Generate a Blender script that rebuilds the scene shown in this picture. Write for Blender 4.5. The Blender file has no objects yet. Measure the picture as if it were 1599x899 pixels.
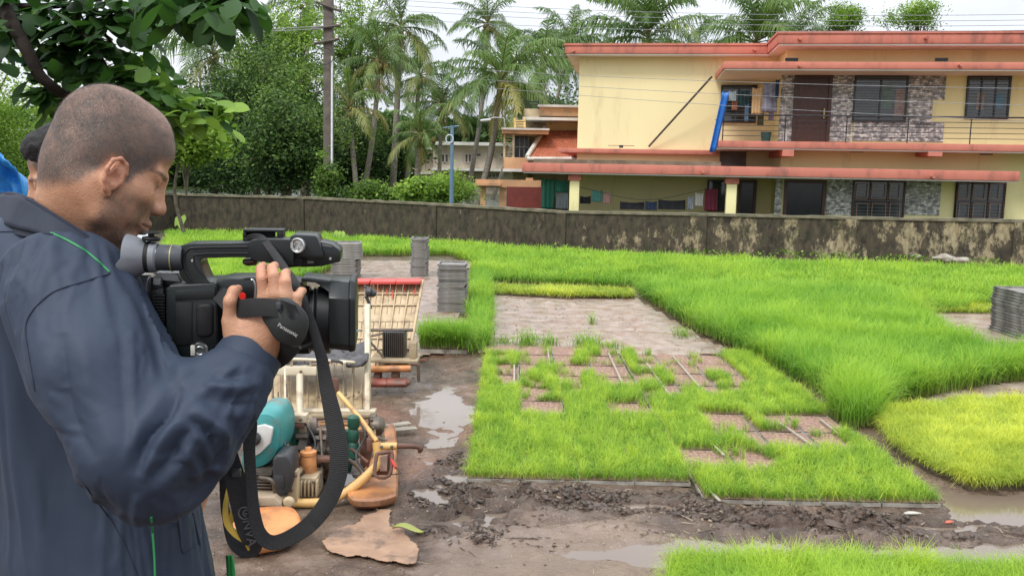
import bpy, math, random
import numpy as np
from mathutils import Vector, Matrix
from mathutils.bvhtree import BVHTree
random.seed(7); rng = np.random.default_rng(7)
SC = bpy.context.scene; COL = SC.collection
PI = math.pi
# ---------------------------------------------------------------- camera
FPX = 1400.0; CAMH = 1.6; PITCH = math.atan(181.5/FPX); ROLL = math.radians(1.1)
_F = np.array([0, math.cos(PITCH), -math.sin(PITCH)]); _r0 = np.array([1., 0, 0]); _u0 = np.array([0, math.sin(PITCH), math.cos(PITCH)])
_R = math.cos(ROLL)*_r0 + math.sin(ROLL)*_u0; _U = -math.sin(ROLL)*_r0 + math.cos(ROLL)*_u0
CO = np.array([0, 0, CAMH])
cd = bpy.data.cameras.new('camera'); cam = bpy.data.objects.new('camera', cd); COL.objects.link(cam)
cd.sensor_width = 36; cd.lens = FPX/1599*36; cd.clip_start = .05; cd.clip_end = 3000
cam.matrix_world = Matrix(((_R[0], _U[0], -_F[0], 0), (_R[1], _U[1], -_F[1], 0), (_R[2], _U[2], -_F[2], CAMH), (0, 0, 0, 1)))
cd.dof.use_dof = False
SC.camera = cam
# ---------------------------------------------------------------- light: bright overcast monsoon sky
W_ = bpy.data.worlds.new('World'); SC.world = W_; W_.use_nodes = True
SUN_EL, SUN_AZ = 52, 215      # degrees; azimuth from +Y clockwise (behind the camera, to the left)
def build_world():
    nt = W_.node_tree; nt.nodes.clear(); N = nt.nodes.new; L = nt.links.new
    out = N('ShaderNodeOutputWorld'); bg = N('ShaderNodeBackground'); sky = N('ShaderNodeTexSky')
    sky.sky_type = 'NISHITA'; sky.sun_disc = False; sky.sun_elevation = math.radians(SUN_EL); sky.sun_rotation = math.radians(SUN_AZ)
    sky.dust_density = 3; sky.air_density = 1.0
    tc = N('ShaderNodeTexCoord'); mp = N('ShaderNodeMapping'); mp.inputs['Scale'].default_value = (1, 1, 2.6)
    nz = N('ShaderNodeTexNoise'); nz.inputs['Scale'].default_value = 2.2; nz.inputs['Detail'].default_value = 6; nz.inputs['Roughness'].default_value = .5
    cr = N('ShaderNodeValToRGB'); cr.color_ramp.elements[0].position = .33; cr.color_ramp.elements[1].position = .68
    cr.color_ramp.elements[0].color = (6.6, 7.0, 7.7, 1); cr.color_ramp.elements[1].color = (10.2, 10.5, 11.0, 1)
    mx = N('ShaderNodeMix'); mx.data_type = 'RGBA'; mx.inputs['Factor'].default_value = .93
    L(tc.outputs['Generated'], mp.inputs['Vector']); L(mp.outputs[0], nz.inputs['Vector']); L(nz.outputs['Fac'], cr.inputs['Fac'])
    # overcast sky: the cloud deck is brighter towards the zenith than at the horizon
    sp = N('ShaderNodeSeparateXYZ'); L(tc.outputs['Generated'], sp.inputs[0]); zr = N('ShaderNodeMapRange'); zr.inputs['From Min'].default_value = 0; zr.inputs['From Max'].default_value = .9; zr.inputs['To Min'].default_value = .66; zr.inputs['To Max'].default_value = 1.62; L(sp.outputs['Z'], zr.inputs['Value'])
    vm = N('ShaderNodeVectorMath'); vm.operation = 'SCALE'; L(cr.outputs[0], vm.inputs[0]); L(zr.outputs[0], vm.inputs['Scale'])
    L(sky.outputs[0], mx.inputs['A']); L(vm.outputs[0], mx.inputs['B']); L(mx.outputs['Result'], bg.inputs['Color'])
    bg.inputs['Strength'].default_value = .1
    L(bg.outputs[0], out.inputs['Surface'])
build_world()
sl = bpy.data.lights.new('sun', 'SUN'); sun = bpy.data.objects.new('sun', sl); COL.objects.link(sun)
sl.energy = 1.5; sl.angle = math.radians(16); sl.color = (1, .96, .9)
_az = math.radians(SUN_AZ); _el = math.radians(SUN_EL)
_sd = Vector((math.sin(_az)*math.cos(_el), math.cos(_az)*math.cos(_el), math.sin(_el)))
sun.rotation_euler = _sd.to_track_quat('Z', 'Y').to_euler()
SC.view_settings.view_transform = 'Standard'; SC.view_settings.look = 'None'; SC.view_settings.exposure = .58; SC.view_settings.gamma = 1
SC.render.engine = 'CYCLES'; SC.cycles.use_denoising = True; SC.cycles.max_bounces = 7; SC.cycles.diffuse_bounces = 4
SC.cycles.glossy_bounces = 3; SC.cycles.transparent_max_bounces = 8; SC.cycles.caustics_reflective = False; SC.cycles.caustics_refractive = False
SC.cycles.sample_clamp_indirect = 6
# ---------------------------------------------------------------- measuring helpers (photo pixel -> point in the world)
def ray(px, py):
    d = _F + ((px-799.5)/FPX)*_R - ((py-449.5)/FPX)*_U
    return d
def G(px, py, z=0.0):
    d = ray(px, py); t = (z-CAMH)/d[2]; return CO + d*t
def PY(px, py, Y):
    d = ray(px, py); return CO + d*(Y/d[1])
def PP(px, py, p0, n):
    d = ray(px, py); return CO + d*(np.dot(np.asarray(p0)-CO, n)/np.dot(d, n))
def proj(p):
    q = np.asarray(p, float)-CO; w = q@_F
    return np.stack([799.5+FPX*(q@_R)/w, 449.5-FPX*(q@_U)/w], -1)
# ---------------------------------------------------------------- noise
def _hash(i, j, k, s=0):
    n = (i*374761393 + j*668265263 + k*2147483647 + s*974634777) & 0xffffffff
    n = ((n ^ (n >> 13))*1274126177) & 0xffffffff
    return ((n ^ (n >> 16)) & 0xffff)/65535.0
def vnoise(x, y, z=0.0, s=0):
    x, y, z = np.broadcast_arrays(np.asarray(x, float), y, z)
    i, j, k = np.floor(x).astype(np.int64), np.floor(y).astype(np.int64), np.floor(z).astype(np.int64)
    u, v, w = x-i, y-j, z-k; u = u*u*(3-2*u); v = v*v*(3-2*v); w = w*w*(3-2*w)
    r = 0
    for a in (0, 1):
        for b in (0, 1):
            for c in (0, 1):
                r = r + _hash(i+a, j+b, k+c, s)*(u if a else 1-u)*(v if b else 1-v)*(w if c else 1-w)
    return r*2-1
def fbm(x, y, z=0.0, o=4, s=0, g=.5):
    r = 0; a = 1; f = 1.0; t = 0
    for q in range(o):
        r = r + a*vnoise(np.asarray(x)*f+q*17.3, np.asarray(y)*f+q*5.1, np.asarray(z)*f, s+q); t += a; a *= g; f *= 2.03
    return r/t
def sstep(a, b, x):
    t = np.clip((x-a)/(b-a), 0, 1); return t*t*(3-2*t)
# ---------------------------------------------------------------- object helpers
def setp(o, label=None, cat=None, group=None, kind=None):
    if label: o['label'] = label
    if cat: o['category'] = cat
    if group: o['group'] = group
    if kind: o['kind'] = kind
    return o
def thing(name, loc, label, cat, group=None):
    o = bpy.data.objects.new(name, None); COL.objects.link(o); o.location = Vector([float(a) for a in loc]); o.empty_display_size = .1
    return setp(o, label, cat, group)
def rootloc(p):
    v = np.zeros(3)
    while p is not None: v += np.array(p.location); p = p.parent
    return v
def npmesh(name, V, Fq, mat=None, parent=None, smooth=True, sharp=None, attrs=None, world=True, normals=None):
    """V (n,3); Fq: (m,k) array or list of arrays of equal-size faces"""
    V = np.asarray(V, np.float64)
    if world and parent is not None: V = V - rootloc(parent)
    me = bpy.data.meshes.new(name); fl = Fq if isinstance(Fq, list) else [Fq]; fl = [np.asarray(f, np.int32) for f in fl if len(f)]
    me.vertices.add(len(V)); me.vertices.foreach_set('co', V.astype(np.float32).ravel())
    li = np.concatenate([f.ravel() for f in fl]); ls = []; c = 0
    for f in fl: ls.append(c+np.arange(len(f))*f.shape[1]); c += f.size
    me.loops.add(len(li)); me.loops.foreach_set('vertex_index', li)
    ls = np.concatenate(ls).astype(np.int32); me.polygons.add(len(ls)); me.polygons.foreach_set('loop_start', ls)
    me.update(calc_edges=True); me.validate()
    for k, a in (attrs or {}).items():
        a = np.asarray(a, np.float32)
        if a.ndim == 1: at = me.attributes.new(k, 'FLOAT', 'POINT'); at.data.foreach_set('value', a)
        else: at = me.attributes.new(k, 'FLOAT_COLOR', 'POINT'); at.data.foreach_set('color', np.concatenate([a, np.ones((len(a), 1))], 1).astype(np.float32).ravel())
    me.polygons.foreach_set('use_smooth', np.full(len(ls), bool(smooth)))
    if sharp: me.set_sharp_from_angle(angle=math.radians(sharp))
    if mat: me.materials.append(mat)
    o = bpy.data.objects.new(name, me); COL.objects.link(o)
    if parent is not None: o.parent = parent
    return o
class MB:
    """collects boxes, tubes, prisms, lathes into one mesh"""
    def __init__(s): s.v = []; s.f = []; s.sm = []
    def add(s, v, f, sm=False, M=None):
        v = np.asarray(v, float)
        if M is not None: v = v@np.asarray(M)[:3, :3].T + np.asarray(M)[:3, 3]
        b = len(s.v); s.v.extend(map(tuple, v)); s.f.extend([tuple(int(i)+b for i in q) for q in f]); s.sm.extend([sm]*len(f)); return s
    def box(s, c, d, M=None, R=None):
        x, y, z = [a/2 for a in d]
        v = np.array([(i*x, j*y, k*z) for i in (-1, 1) for j in (-1, 1) for k in (-1, 1)])
        if R is not None: v = v@np.asarray(R)[:3, :3].T
        v = v+np.array(c, float)
        return s.add(v, [(0, 1, 3, 2), (4, 6, 7, 5), (0, 4, 5, 1), (2, 3, 7, 6), (0, 2, 6, 4), (1, 5, 7, 3)], M=M)
    def hexa(s, a, b):  # a, b: two quads of 4 points each (matching order)
        return s.add(list(a)+list(b), [(3, 2, 1, 0), (4, 5, 6, 7), (0, 1, 5, 4), (1, 2, 6, 5), (2, 3, 7, 6), (3, 0, 4, 7)])
    def tube(s, pts, r, n=10, cap=True, smooth=None, M=None, flat=1.0):
        P = np.array(pts, float)
        if smooth: P = spline(P, smooth)
        R = np.broadcast_to(np.asarray(r, float), (len(pts),)) if not smooth else np.interp(np.linspace(0, 1, len(P)), np.linspace(0, 1, len(pts)), np.broadcast_to(np.asarray(r, float), (len(pts),)))
        T = np.gradient(P, axis=0); T /= np.linalg.norm(T, axis=1)[:, None]+1e-12
        u = np.cross(T[0], [0, 0, 1]);
        if np.linalg.norm(u) < .1: u = np.cross(T[0], [0, 1, 0])
        u /= np.linalg.norm(u); v = []; a = np.arange(n)*2*PI/n
        for i in range(len(P)):
            u = u - T[i]*(u@T[i]); u /= np.linalg.norm(u)+1e-12; w = np.cross(T[i], u)
            v.append(P[i]+R[i]*(np.cos(a)[:, None]*u+flat*np.sin(a)[:, None]*w))
        v = np.concatenate(v); m = len(P)
        f = [(i*n+j, i*n+(j+1) % n, (i+1)*n+(j+1) % n, (i+1)*n+j) for i in range(m-1) for j in range(n)]
        s.add(v, f, True, M)
        if cap: s.add(v[:n], [tuple(range(n))[::-1]], False, M); s.add(v[-n:], [tuple(range(n))], False, M)
        return s
    def lathe(s, prof, o=(0, 0, 0), ax=(0, 0, 1), n=24, M=None):
        """prof: (radius, height) list, revolved about ax through o"""
        ax = np.array(ax, float); ax /= np.linalg.norm(ax); u = np.cross(ax, [.3, .9, .2]); u /= np.linalg.norm(u); w = np.cross(ax, u)
        a = np.arange(n)*2*PI/n; v = np.concatenate([np.array(o)+h*ax+r*(np.cos(a)[:, None]*u+np.sin(a)[:, None]*w) for r, h in prof]); m = len(prof)
        f = [(i*n+j, i*n+(j+1) % n, (i+1)*n+(j+1) % n, (i+1)*n+j) for i in range(m-1) for j in range(n)]
        s.add(v, f, True, M)
        if prof[0][0] > 1e-4: s.add(v[:n], [tuple(range(n))[::-1]], False, M)
        if prof[-1][0] > 1e-4: s.add(v[-n:], [tuple(range(n))], False, M)
        return s
    def prism(s, poly, off, M=None):  # poly: list of 3D pts, extruded along off
        P = np.array(poly, float); n = len(P); off = np.array(off, float)
        f = [tuple(range(n))[::-1], tuple(range(n, 2*n))]+[(i, (i+1) % n, (i+1) % n+n, i+n) for i in range(n)]
        return s.add(np.concatenate([P, P+off]), f, M=M)
    def build(s, name, mat=None, parent=None, bevel=0, world=True, sharp=40, seg=2):
        V = np.array(s.v, float)
        if world and parent is not None: V = V-rootloc(parent)
        me = bpy.data.meshes.new(name); me.from_pydata(V.tolist(), [], s.f); me.polygons.foreach_set('use_smooth', [True]*len(s.f))
        me.set_sharp_from_angle(angle=math.radians(sharp))
        if mat: me.materials.append(mat)
        o = bpy.data.objects.new(name, me); COL.objects.link(o)
        if parent is not None: o.parent = parent
        if bevel:
            import bmesh
            bm = bmesh.new(); bm.from_mesh(me); bmesh.ops.remove_doubles(bm, verts=bm.verts, dist=1e-5)
            bmesh.ops.recalc_face_normals(bm, faces=bm.faces)
            es = [e for e in bm.edges if len(e.link_faces) == 2 and e.calc_face_angle(0) > .6]
            try: bmesh.ops.bevel(bm, geom=es, offset=bevel, segments=seg, affect='EDGES', profile=.5, clamp_overlap=True)
            except Exception: pass
            bm.to_mesh(me); bm.free(); me.polygons.foreach_set('use_smooth', [True]*len(me.polygons)); me.set_sharp_from_angle(angle=math.radians(sharp))
        else:
            import bmesh
            bm = bmesh.new(); bm.from_mesh(me); bmesh.ops.recalc_face_normals(bm, faces=bm.faces); bm.to_mesh(me); bm.free()
        return o
def spline(P, n=6):
    P = np.asarray(P, float)
    if len(P) < 3: return np.array([P[0]+(P[-1]-P[0])*t for t in np.linspace(0, 1, n+1)])
    Q = np.concatenate([[2*P[0]-P[1]], P, [2*P[-1]-P[-2]]]); out = []
    for i in range(1, len(Q)-2):
        p0, p1, p2, p3 = Q[i-1:i+3]
        for t in np.arange(n)/n:
            out.append(.5*((2*p1)+(-p0+p2)*t+(2*p0-5*p1+4*p2-p3)*t*t+(-p0+3*p1-3*p2+p3)*t**3))
    out.append(P[-1]); return np.array(out)
def copy_tree(o, parent=None):
    c = o.copy(); COL.objects.link(c)
    if parent is not None: c.parent = parent
    for ch in list(o.children): copy_tree(ch, c)
    return c
# ---------------------------------------------------------------- materials
def lin(c):
    return tuple(((x/255)/12.92 if x/255 <= .04045 else ((x/255+.055)/1.055)**2.4) for x in c)
_mc = {}
def mat(name, c1, c2=None, rough=.6, scale=8.0, detail=5, bump=0.0, bscale=None, metal=0.0, spec=.5, lo=.35, hi=.65, dirt=None, dscale=2.0, dlo=.5, dhi=.7, coord='Object', rvar=0.0, sheen=0, sss=0, stretch=None, coat=0):
    if name in _mc: return _mc[name]
    m = bpy.data.materials.new(name); m.use_nodes = True; nt = m.node_tree; b = nt.nodes['Principled BSDF']; N = nt.nodes.new; L = nt.links.new
    tc = N('ShaderNodeTexCoord'); vec = tc.outputs[coord]
    if stretch:
        mp = N('ShaderNodeMapping'); mp.inputs['Scale'].default_value = stretch; L(vec, mp.inputs['Vector']); vec = mp.outputs[0]
    def noise(sc, det=5, rg=.55):
        n = N('ShaderNodeTexNoise'); n.inputs['Scale'].default_value = sc; n.inputs['Detail'].default_value = det; n.inputs['Roughness'].default_value = rg; L(vec, n.inputs['Vector']); return n.outputs['Fac']
    def ramp(src, a, b_, ca, cb):
        r = N('ShaderNodeValToRGB'); e = r.color_ramp.elements; e[0].position = a; e[1].position = b_; e[0].color = (*ca, 1); e[1].color = (*cb, 1); L(src, r.inputs['Fac']); return r.outputs[0]
    c2 = c2 or tuple(x*.8 for x in c1)
    n1 = noise(scale, detail); col = ramp(n1, lo, hi, c1, c2)
    if dirt:
        f = ramp(noise(dscale, 8, .65), dlo, dhi, (0, 0, 0), (1, 1, 1)); mx = N('ShaderNodeMix'); mx.data_type = 'RGBA'; L(f, mx.inputs['Factor']); L(col, mx.inputs['A']); mx.inputs['B'].default_value = (*dirt, 1); col = mx.outputs['Result']
    L(col, b.inputs['Base Color']); b.inputs['Roughness'].default_value = rough; b.inputs['Metallic'].default_value = metal; b.inputs['Specular IOR Level'].default_value = spec
    if coat: b.inputs['Coat Weight'].default_value = coat; b.inputs['Coat Roughness'].default_value = .15
    if sheen: b.inputs['Sheen Weight'].default_value = sheen
    if sss: b.inputs['Subsurface Weight'].default_value = sss; b.inputs['Subsurface Scale'].default_value = .01; b.inputs['Subsurface Radius'].default_value = (1, .35, .2)
    if rvar:
        mr = N('ShaderNodeMapRange'); mr.inputs['To Min'].default_value = max(.03, rough-rvar); mr.inputs['To Max'].default_value = min(1, rough+rvar); mr.inputs['From Min'].default_value = .3; mr.inputs['From Max'].default_value = .7; L(noise(scale*.7), mr.inputs['Value']); L(mr.outputs[0], b.inputs['Roughness'])
    if bump:
        bp = N('ShaderNodeBump'); bp.inputs['Strength'].default_value = 1; bp.inputs['Distance'].default_value = bump; L(noise(bscale or scale*3, 6, .6), bp.inputs['Height']); L(bp.outputs[0], b.inputs['Normal'])
    _mc[name] = m; return m
def leafmat(name, ca, cb, cc=None, rough=.45, trans=.35, attr='tint', spec=.4):
    """leaf/blade: colour runs ca->cb->cc over the per-leaf 'tint' attribute"""
    if name in _mc: return _mc[name]
    m = bpy.data.materials.new(name); m.use_nodes = True; nt = m.node_tree; b = nt.nodes['Principled BSDF']; N = nt.nodes.new; L = nt.links.new
    at = N('ShaderNodeAttribute'); at.attribute_name = attr; r = N('ShaderNodeValToRGB'); e = r.color_ramp.elements; e[0].color = (*ca, 1); e[1].color = (*(cc or cb), 1)
    if cc: q = e.new(.55); q.color = (*cb, 1)
    L(at.outputs['Fac'], r.inputs['Fac']); L(r.outputs[0], b.inputs['Base Color']); b.inputs['Roughness'].default_value = rough; b.inputs['Specular IOR Level'].default_value = spec
    tr = N('ShaderNodeBsdfTranslucent'); hs = N('ShaderNodeHueSaturation'); hs.inputs['Value'].default_value = 1.3; hs.inputs['Saturation'].default_value = 1.1; L(r.outputs[0], hs.inputs['Color']); L(hs.outputs[0], tr.inputs['Color'])
    mx = N('ShaderNodeMixShader'); mx.inputs[0].default_value = trans; L(b.outputs[0], mx.inputs[1]); L(tr.outputs[0], mx.inputs[2]); L(mx.outputs[0], nt.nodes['Material Output'].inputs['Surface'])
    _mc[name] = m; return m
# ---------------------------------------------------------------- polygons
def inpoly(x, y, poly):
    r = np.zeros(np.shape(x), bool); n = len(poly)
    for i in range(n):
        x1, y1 = poly[i]; x2, y2 = poly[(i+1) % n]
        if y1 == y2: continue
        c = ((y1 > y) != (y2 > y)) & (x < (x2-x1)*(y-y1)/(y2-y1)+x1); r ^= c
    return r
def polydist(x, y, poly):
    d = np.full(np.shape(x), 1e9); n = len(poly)
    for i in range(n):
        a = np.array(poly[i]); b = np.array(poly[(i+1) % n]); e = b-a; L2 = e@e+1e-12
        t = np.clip(((x-a[0])*e[0]+(y-a[1])*e[1])/L2, 0, 1); d = np.minimum(d, np.hypot(x-a[0]-t*e[0], y-a[1]-t*e[1]))
    return np.where(inpoly(x, y, poly), -d, d)
def gpoly(pts): return [tuple(G(*p)[:2]) for p in pts]
# ================================================================ the ground: one sheet, fine near the camera, coarse to the horizon
P_PATH = gpoly([(745, 405), (700, 470), (752, 545), (738, 752), (1108, 765), (1130, 792), (1492, 800), (1640, 800), (1640, 872), (1058, 852), (1040, 960), (900, 1150), (200, 1150), (300, 700), (470, 480), (560, 405)])
P_CHAN = gpoly([(1140, 550), (1175, 560), (1260, 625), (1335, 665), (1352, 680), (1400, 725), (1490, 765), (1600, 772), (1640, 800), (1495, 800), (1480, 780), (1250, 650)])
P_FRONT = gpoly([(738, 756), (1108, 768), (1130, 795), (1640, 803), (1640, 850), (1000, 850), (700, 860), (640, 800)])
PUD = [gpoly(q) for q in ([(648, 752), (690, 755), (712, 785), (742, 800), (735, 835), (700, 845), (668, 800)], [(722, 750), (748, 762), (775, 800), (765, 818), (738, 792)], [(1055, 838), (1250, 845), (1500, 846), (1660, 850), (1660, 872), (1200, 866), (1050, 858)], [(1488, 775), (1640, 770), (1640, 806), (1500, 802)], [(860, 856), (1030, 852), (1015, 876), (880, 872)], [(470, 745), (540, 735), (560, 790), (480, 800)], [(640, 640), (700, 600), (735, 640), (730, 690), (690, 700)])]
P_CHURN = gpoly([(640, 745), (720, 700), (745, 762), (1108, 770), (1130, 797), (1640, 805), (1640, 845), (1250, 838), (1000, 800), (800, 806), (770, 860), (640, 830)])
P_WET_SHEEN = gpoly([(770, 815), (1000, 812), (1060, 850), (1030, 960), (640, 960), (700, 850)])
def ground_h(x, y):
    path = np.clip(.5-polydist(x, y, P_PATH)/.12, 0, 1); front = np.clip(.5-polydist(x, y, P_FRONT)/.25, 0, 1); chan = np.clip(.5-polydist(x, y, P_CHAN)/.1, 0, 1)
    n1 = fbm(x*1.3, y*1.3, 0, 4, 3); n2 = fbm(x*7, y*9, 0, 4, 11); n3 = 1-np.abs(fbm(x*4+n1, y*7, 0, 4, 23))*2.2
    rut = np.abs(fbm(x*1.1, y*5.5+.6*n1, 0, 3, 31)); clod = np.clip(fbm(x*16, y*18, 0, 3, 41)-.05, 0, 1)
    h = path*(.014*n1+.008*n2-.004) + front*(.012+.028*n3*sstep(-.2, .4, n1+.3)-.055*sstep(.14, .0, rut)+.050*clod*sstep(.0, .4, n1+.3))
    left = path*sstep(.6, -.1, np.abs(x+.2))*sstep(5.6, 4.7, y)          # churned wet corner left of the trays
    h = h+left*(.022*n3-.022)+path*.012*clod
    ch = np.clip(.5-(polydist(x, y, P_CHURN)+.1*n1)/.12, 0, 1); wet = np.clip(.5-polydist(x, y, P_WET_SHEEN)/.2, 0, 1)
    bl = np.abs(fbm(x*9, y*13, 0, 4, 83)); b2 = np.abs(fbm(x*22, y*26, 0, 3, 87)); h = h*(1-.75*wet)+ch*(.075*(.32-bl)*sstep(-.35, .2, n1+.2*n2)+.022*(.3-b2))
    for i_, q in enumerate(PUD):
        m = np.clip(.5-(polydist(x, y, q)+.09*n2+.05*n1)/.07, 0, 1); h = h-m*(.034, .036, .028, .04, .020, .03, .016)[i_]
    h = h-chan*.03+chan*.01*n2
    h = h+.006*fbm(x*3, y*3, 0, 3, 5)*(1-path)
    far = sstep(25, 60, np.hypot(x, y)); return h*(1-far)+far*.4*fbm(x*.02, y*.02, 0, 3, 9)
def ground():
    xs = np.concatenate([-np.geomspace(600, 2.3, 70), np.arange(-2.2, 3.4, .0145), np.arange(3.4, 5.6, .03), np.geomspace(5.7, 600, 42)])
    ys = np.concatenate([-np.geomspace(200, .8, 20), np.arange(0, 2.6, .1), np.arange(2.6, 3.4, .04), np.arange(3.4, 4.9, .011), np.arange(4.9, 9.5, .019), np.geomspace(9.6, 24, 160), np.geomspace(24.5, 900, 40)])
    X, Y = np.meshgrid(xs, ys); Z = ground_h(X, Y); V = np.stack([X, Y, Z], -1).reshape(-1, 3); nx, ny = len(xs), len(ys)
    i = (np.arange(ny-1)[:, None]*nx+np.arange(nx-1)[None]).ravel(); Fq = np.stack([i, i+1, i+nx+1, i+nx], 1)
    x, y = V[:, 0], V[:, 1]; churn = np.clip(.5-(polydist(x, y, P_CHURN)+.12*fbm(x*1.3, y*1.3, 0, 4, 3))/.15, 0, 1); wet = np.clip(.5-(polydist(x, y, P_WET_SHEEN)+.15*fbm(x*3, y*5, 0, 3, 9))/.25, 0, 1); red = .75*sstep(.0, .5, fbm(x*1.5+3, y*1.5, 0, 4, 51)+.45*sstep(.6, -.4, x)*sstep(4.9, 5.5, y)*sstep(9, 7, y)-.22); wall = sstep(12, 14, y)
    m = bpy.data.materials.new('wet_mud'); m.use_nodes = True; nt = m.node_tree; b = nt.nodes['Principled BSDF']; N = nt.nodes.new; L = nt.links.new
    geo = N('ShaderNodeNewGeometry')
    def noise(sc, det=8, rg=.6):
        n = N('ShaderNodeTexNoise'); n.inputs['Scale'].default_value = sc; n.inputs['Detail'].default_value = det; n.inputs['Roughness'].default_value = rg; L(geo.outputs['Position'], n.inputs['Vector']); return n.outputs['Fac']
    def ramp(src, st):
        r = N('ShaderNodeValToRGB'); e = r.color_ramp.elements; e[0].position = st[0][0]; e[0].color = (*st[0][1], 1); e[1].position = st[-1][0]; e[1].color = (*st[-1][1], 1)
        for p, c in st[1:-1]: q = e.new(p); q.color = (*c, 1)
        L(src, r.inputs['Fac']); return r.outputs[0]
    def mix(f, a, b_, mode='MIX'):
        x_ = N('ShaderNodeMix'); x_.data_type = 'RGBA'; x_.blend_type = mode
        if isinstance(f, float): x_.inputs['Factor'].default_value = f
        else: L(f, x_.inputs['Factor'])
        for s_, v_ in (('A', a), ('B', b_)):
            if isinstance(v_, tuple): x_.inputs[s_].default_value = (*v_, 1)
            else: L(v_, x_.inputs[s_])
        return x_.outputs['Result']
    base = ramp(noise(5), [(.32, (.050, .031, .021)), (.5, (.135, .088, .060)), (.72, (.27, .195, .148))])
    redc = ramp(noise(9), [(.3, (.15, .065, .038)), (.7, (.33, .17, .11))])
    ar = N('ShaderNodeAttribute'); ar.attribute_name = 'red'; col = mix(ar.outputs['Fac'], base, redc)
    speck = ramp(noise(70, 3), [(.60, (0, 0, 0)), (.68, (1, 1, 1))]); col = mix(speck, col, (.045, .032, .024))
    speck2 = ramp(noise(55, 2), [(.70, (0, 0, 0)), (.74, (1, 1, 1))]); col = mix(speck2, col, (.42, .36, .29))
    ag = N('ShaderNodeAttribute'); ag.attribute_name = 'green'; col = mix(ag.outputs['Fac'], col, ramp(noise(3), [(.3, (.03, .045, .015)), (.7, (.08, .11, .03))]))
    ac = N('ShaderNodeAttribute'); ac.attribute_name = 'churn'; aw = N('ShaderNodeAttribute'); aw.attribute_name = 'wet'
    cm = N('ShaderNodeMath'); cm.operation = 'MULTIPLY'; L(ac.outputs['Fac'], cm.inputs[0]); cm.inputs[1].default_value = .7; col = mix(cm.outputs[0], col, ramp(noise(16), [(.32, (.028, .018, .012)), (.68, (.13, .082, .056))]))
    wm_ = N('ShaderNodeMath'); wm_.operation = 'MULTIPLY'; L(aw.outputs['Fac'], wm_.inputs[0]); wm_.inputs[1].default_value = .6; col = mix(wm_.outputs[0], col, (.34, .25, .19))  # sky reflection on the wet film, painted in as a paler mud colour
    L(col, b.inputs['Base Color'])
    rr = ramp(noise(3.1, 6), [(.44, (.05,)*3), (.57, (.13,)*3), (.74, (.33,)*3)]); L(rr, b.inputs['Roughness']); b.inputs['Specular IOR Level'].default_value = .6
    bp = N('ShaderNodeBump'); bp.inputs['Strength'].default_value = .9; bp.inputs['Distance'].default_value = .022; L(noise(26, 10, .72), bp.inputs['Height']); L(bp.outputs[0], b.inputs['Normal'])
    o = npmesh('ground', V, Fq, m, attrs={'churn': churn, 'wet': wet, 'red': red, 'green': sstep(15, 24, y)}); o['kind'] = 'structure'
    # standing water that fills the low places of the mud
    wm = bpy.data.materials.new('muddy_water'); wm.use_nodes = True; nt = wm.node_tree; b = nt.nodes['Principled BSDF']; N = nt.nodes.new; L = nt.links.new
    b.inputs['Base Color'].default_value = (.19, .145, .11, 1); b.inputs['Roughness'].default_value = .03; b.inputs['Specular IOR Level'].default_value = .75
    geo = N('ShaderNodeNewGeometry'); n = N('ShaderNodeTexNoise'); n.inputs['Scale'].default_value = 12; L(geo.outputs['Position'], n.inputs['Vector']); bp = N('ShaderNodeBump'); bp.inputs['Distance'].default_value = .0012; bp.inputs['Strength'].default_value = .5; L(n.outputs['Fac'], bp.inputs['Height']); L(bp.outputs[0], b.inputs['Normal'])
    xs = np.arange(-3.6, 5.2, .2); ys = np.arange(2.9, 9, .2); X, Y = np.meshgrid(xs, ys); V = np.stack([X, Y, 0*X-.0145], -1).reshape(-1, 3); i = (np.arange(len(ys)-1)[:, None]*len(xs)+np.arange(len(xs)-1)[None]).ravel()
    o = npmesh('puddle_water', V, np.stack([i, i+1, i+len(xs)+1, i+len(xs)], 1), wm); o['kind'] = 'structure'
ground()

def clods():
    # loose lumps of churned earth: too many to count, one object
    k = np.array([(0, 0, 1.)]+[(math.sin(b)*math.cos(a), math.sin(b)*math.sin(a), math.cos(b)) for b in (.7, 1.35, 2.1) for a in np.arange(7)*2*PI/7+b]); f = [(0, 1+i, 1+(i+1) % 7) for i in range(7)]+[t for r in (0, 1) for i in range(7) for t in ((1+r*7+i, 8+r*7+i, 8+r*7+(i+1) % 7), (1+r*7+i, 8+r*7+(i+1) % 7, 1+r*7+(i+1) % 7))]; f = np.array(f)
    V = []; F = []; n = 0; P = np.array(P_CHURN); lo, hi = P.min(0), P.max(0)
    while n < 3000:
        x, y = rng.uniform(lo, hi)
        if not inpoly(x, y, P_CHURN) or fbm(x*3, y*4, 0, 2, 19) < -.02+.25*rng.random(): continue
        s = .003+.014*rng.random()**5; z = float(ground_h(x, y)); 
        if z < -.012: continue
        v = k*(1+rng.normal(0, .22, (len(k), 1)))*[s*rng.uniform(.9, 2.4), s, s*rng.uniform(.35, .65)]; a = rng.uniform(0, 6.3); c, q = math.cos(a), math.sin(a); V.append(np.column_stack([x+v[:, 0]*c-v[:, 1]*q, y+v[:, 0]*q+v[:, 1]*c, z+s*.2+v[:, 2]])); F.append(f+n*len(k)); n += 1
    o = npmesh('mud_clods', np.concatenate(V), np.concatenate(F), mat('clod_mud', (.15, .105, .08), (.06, .042, .032), .35, 9, bump=.004, bscale=90, rvar=.15)); setp(o, 'small wet lumps of churned earth scattered over the ruts', 'mud', kind='stuff')
clods()
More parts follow.
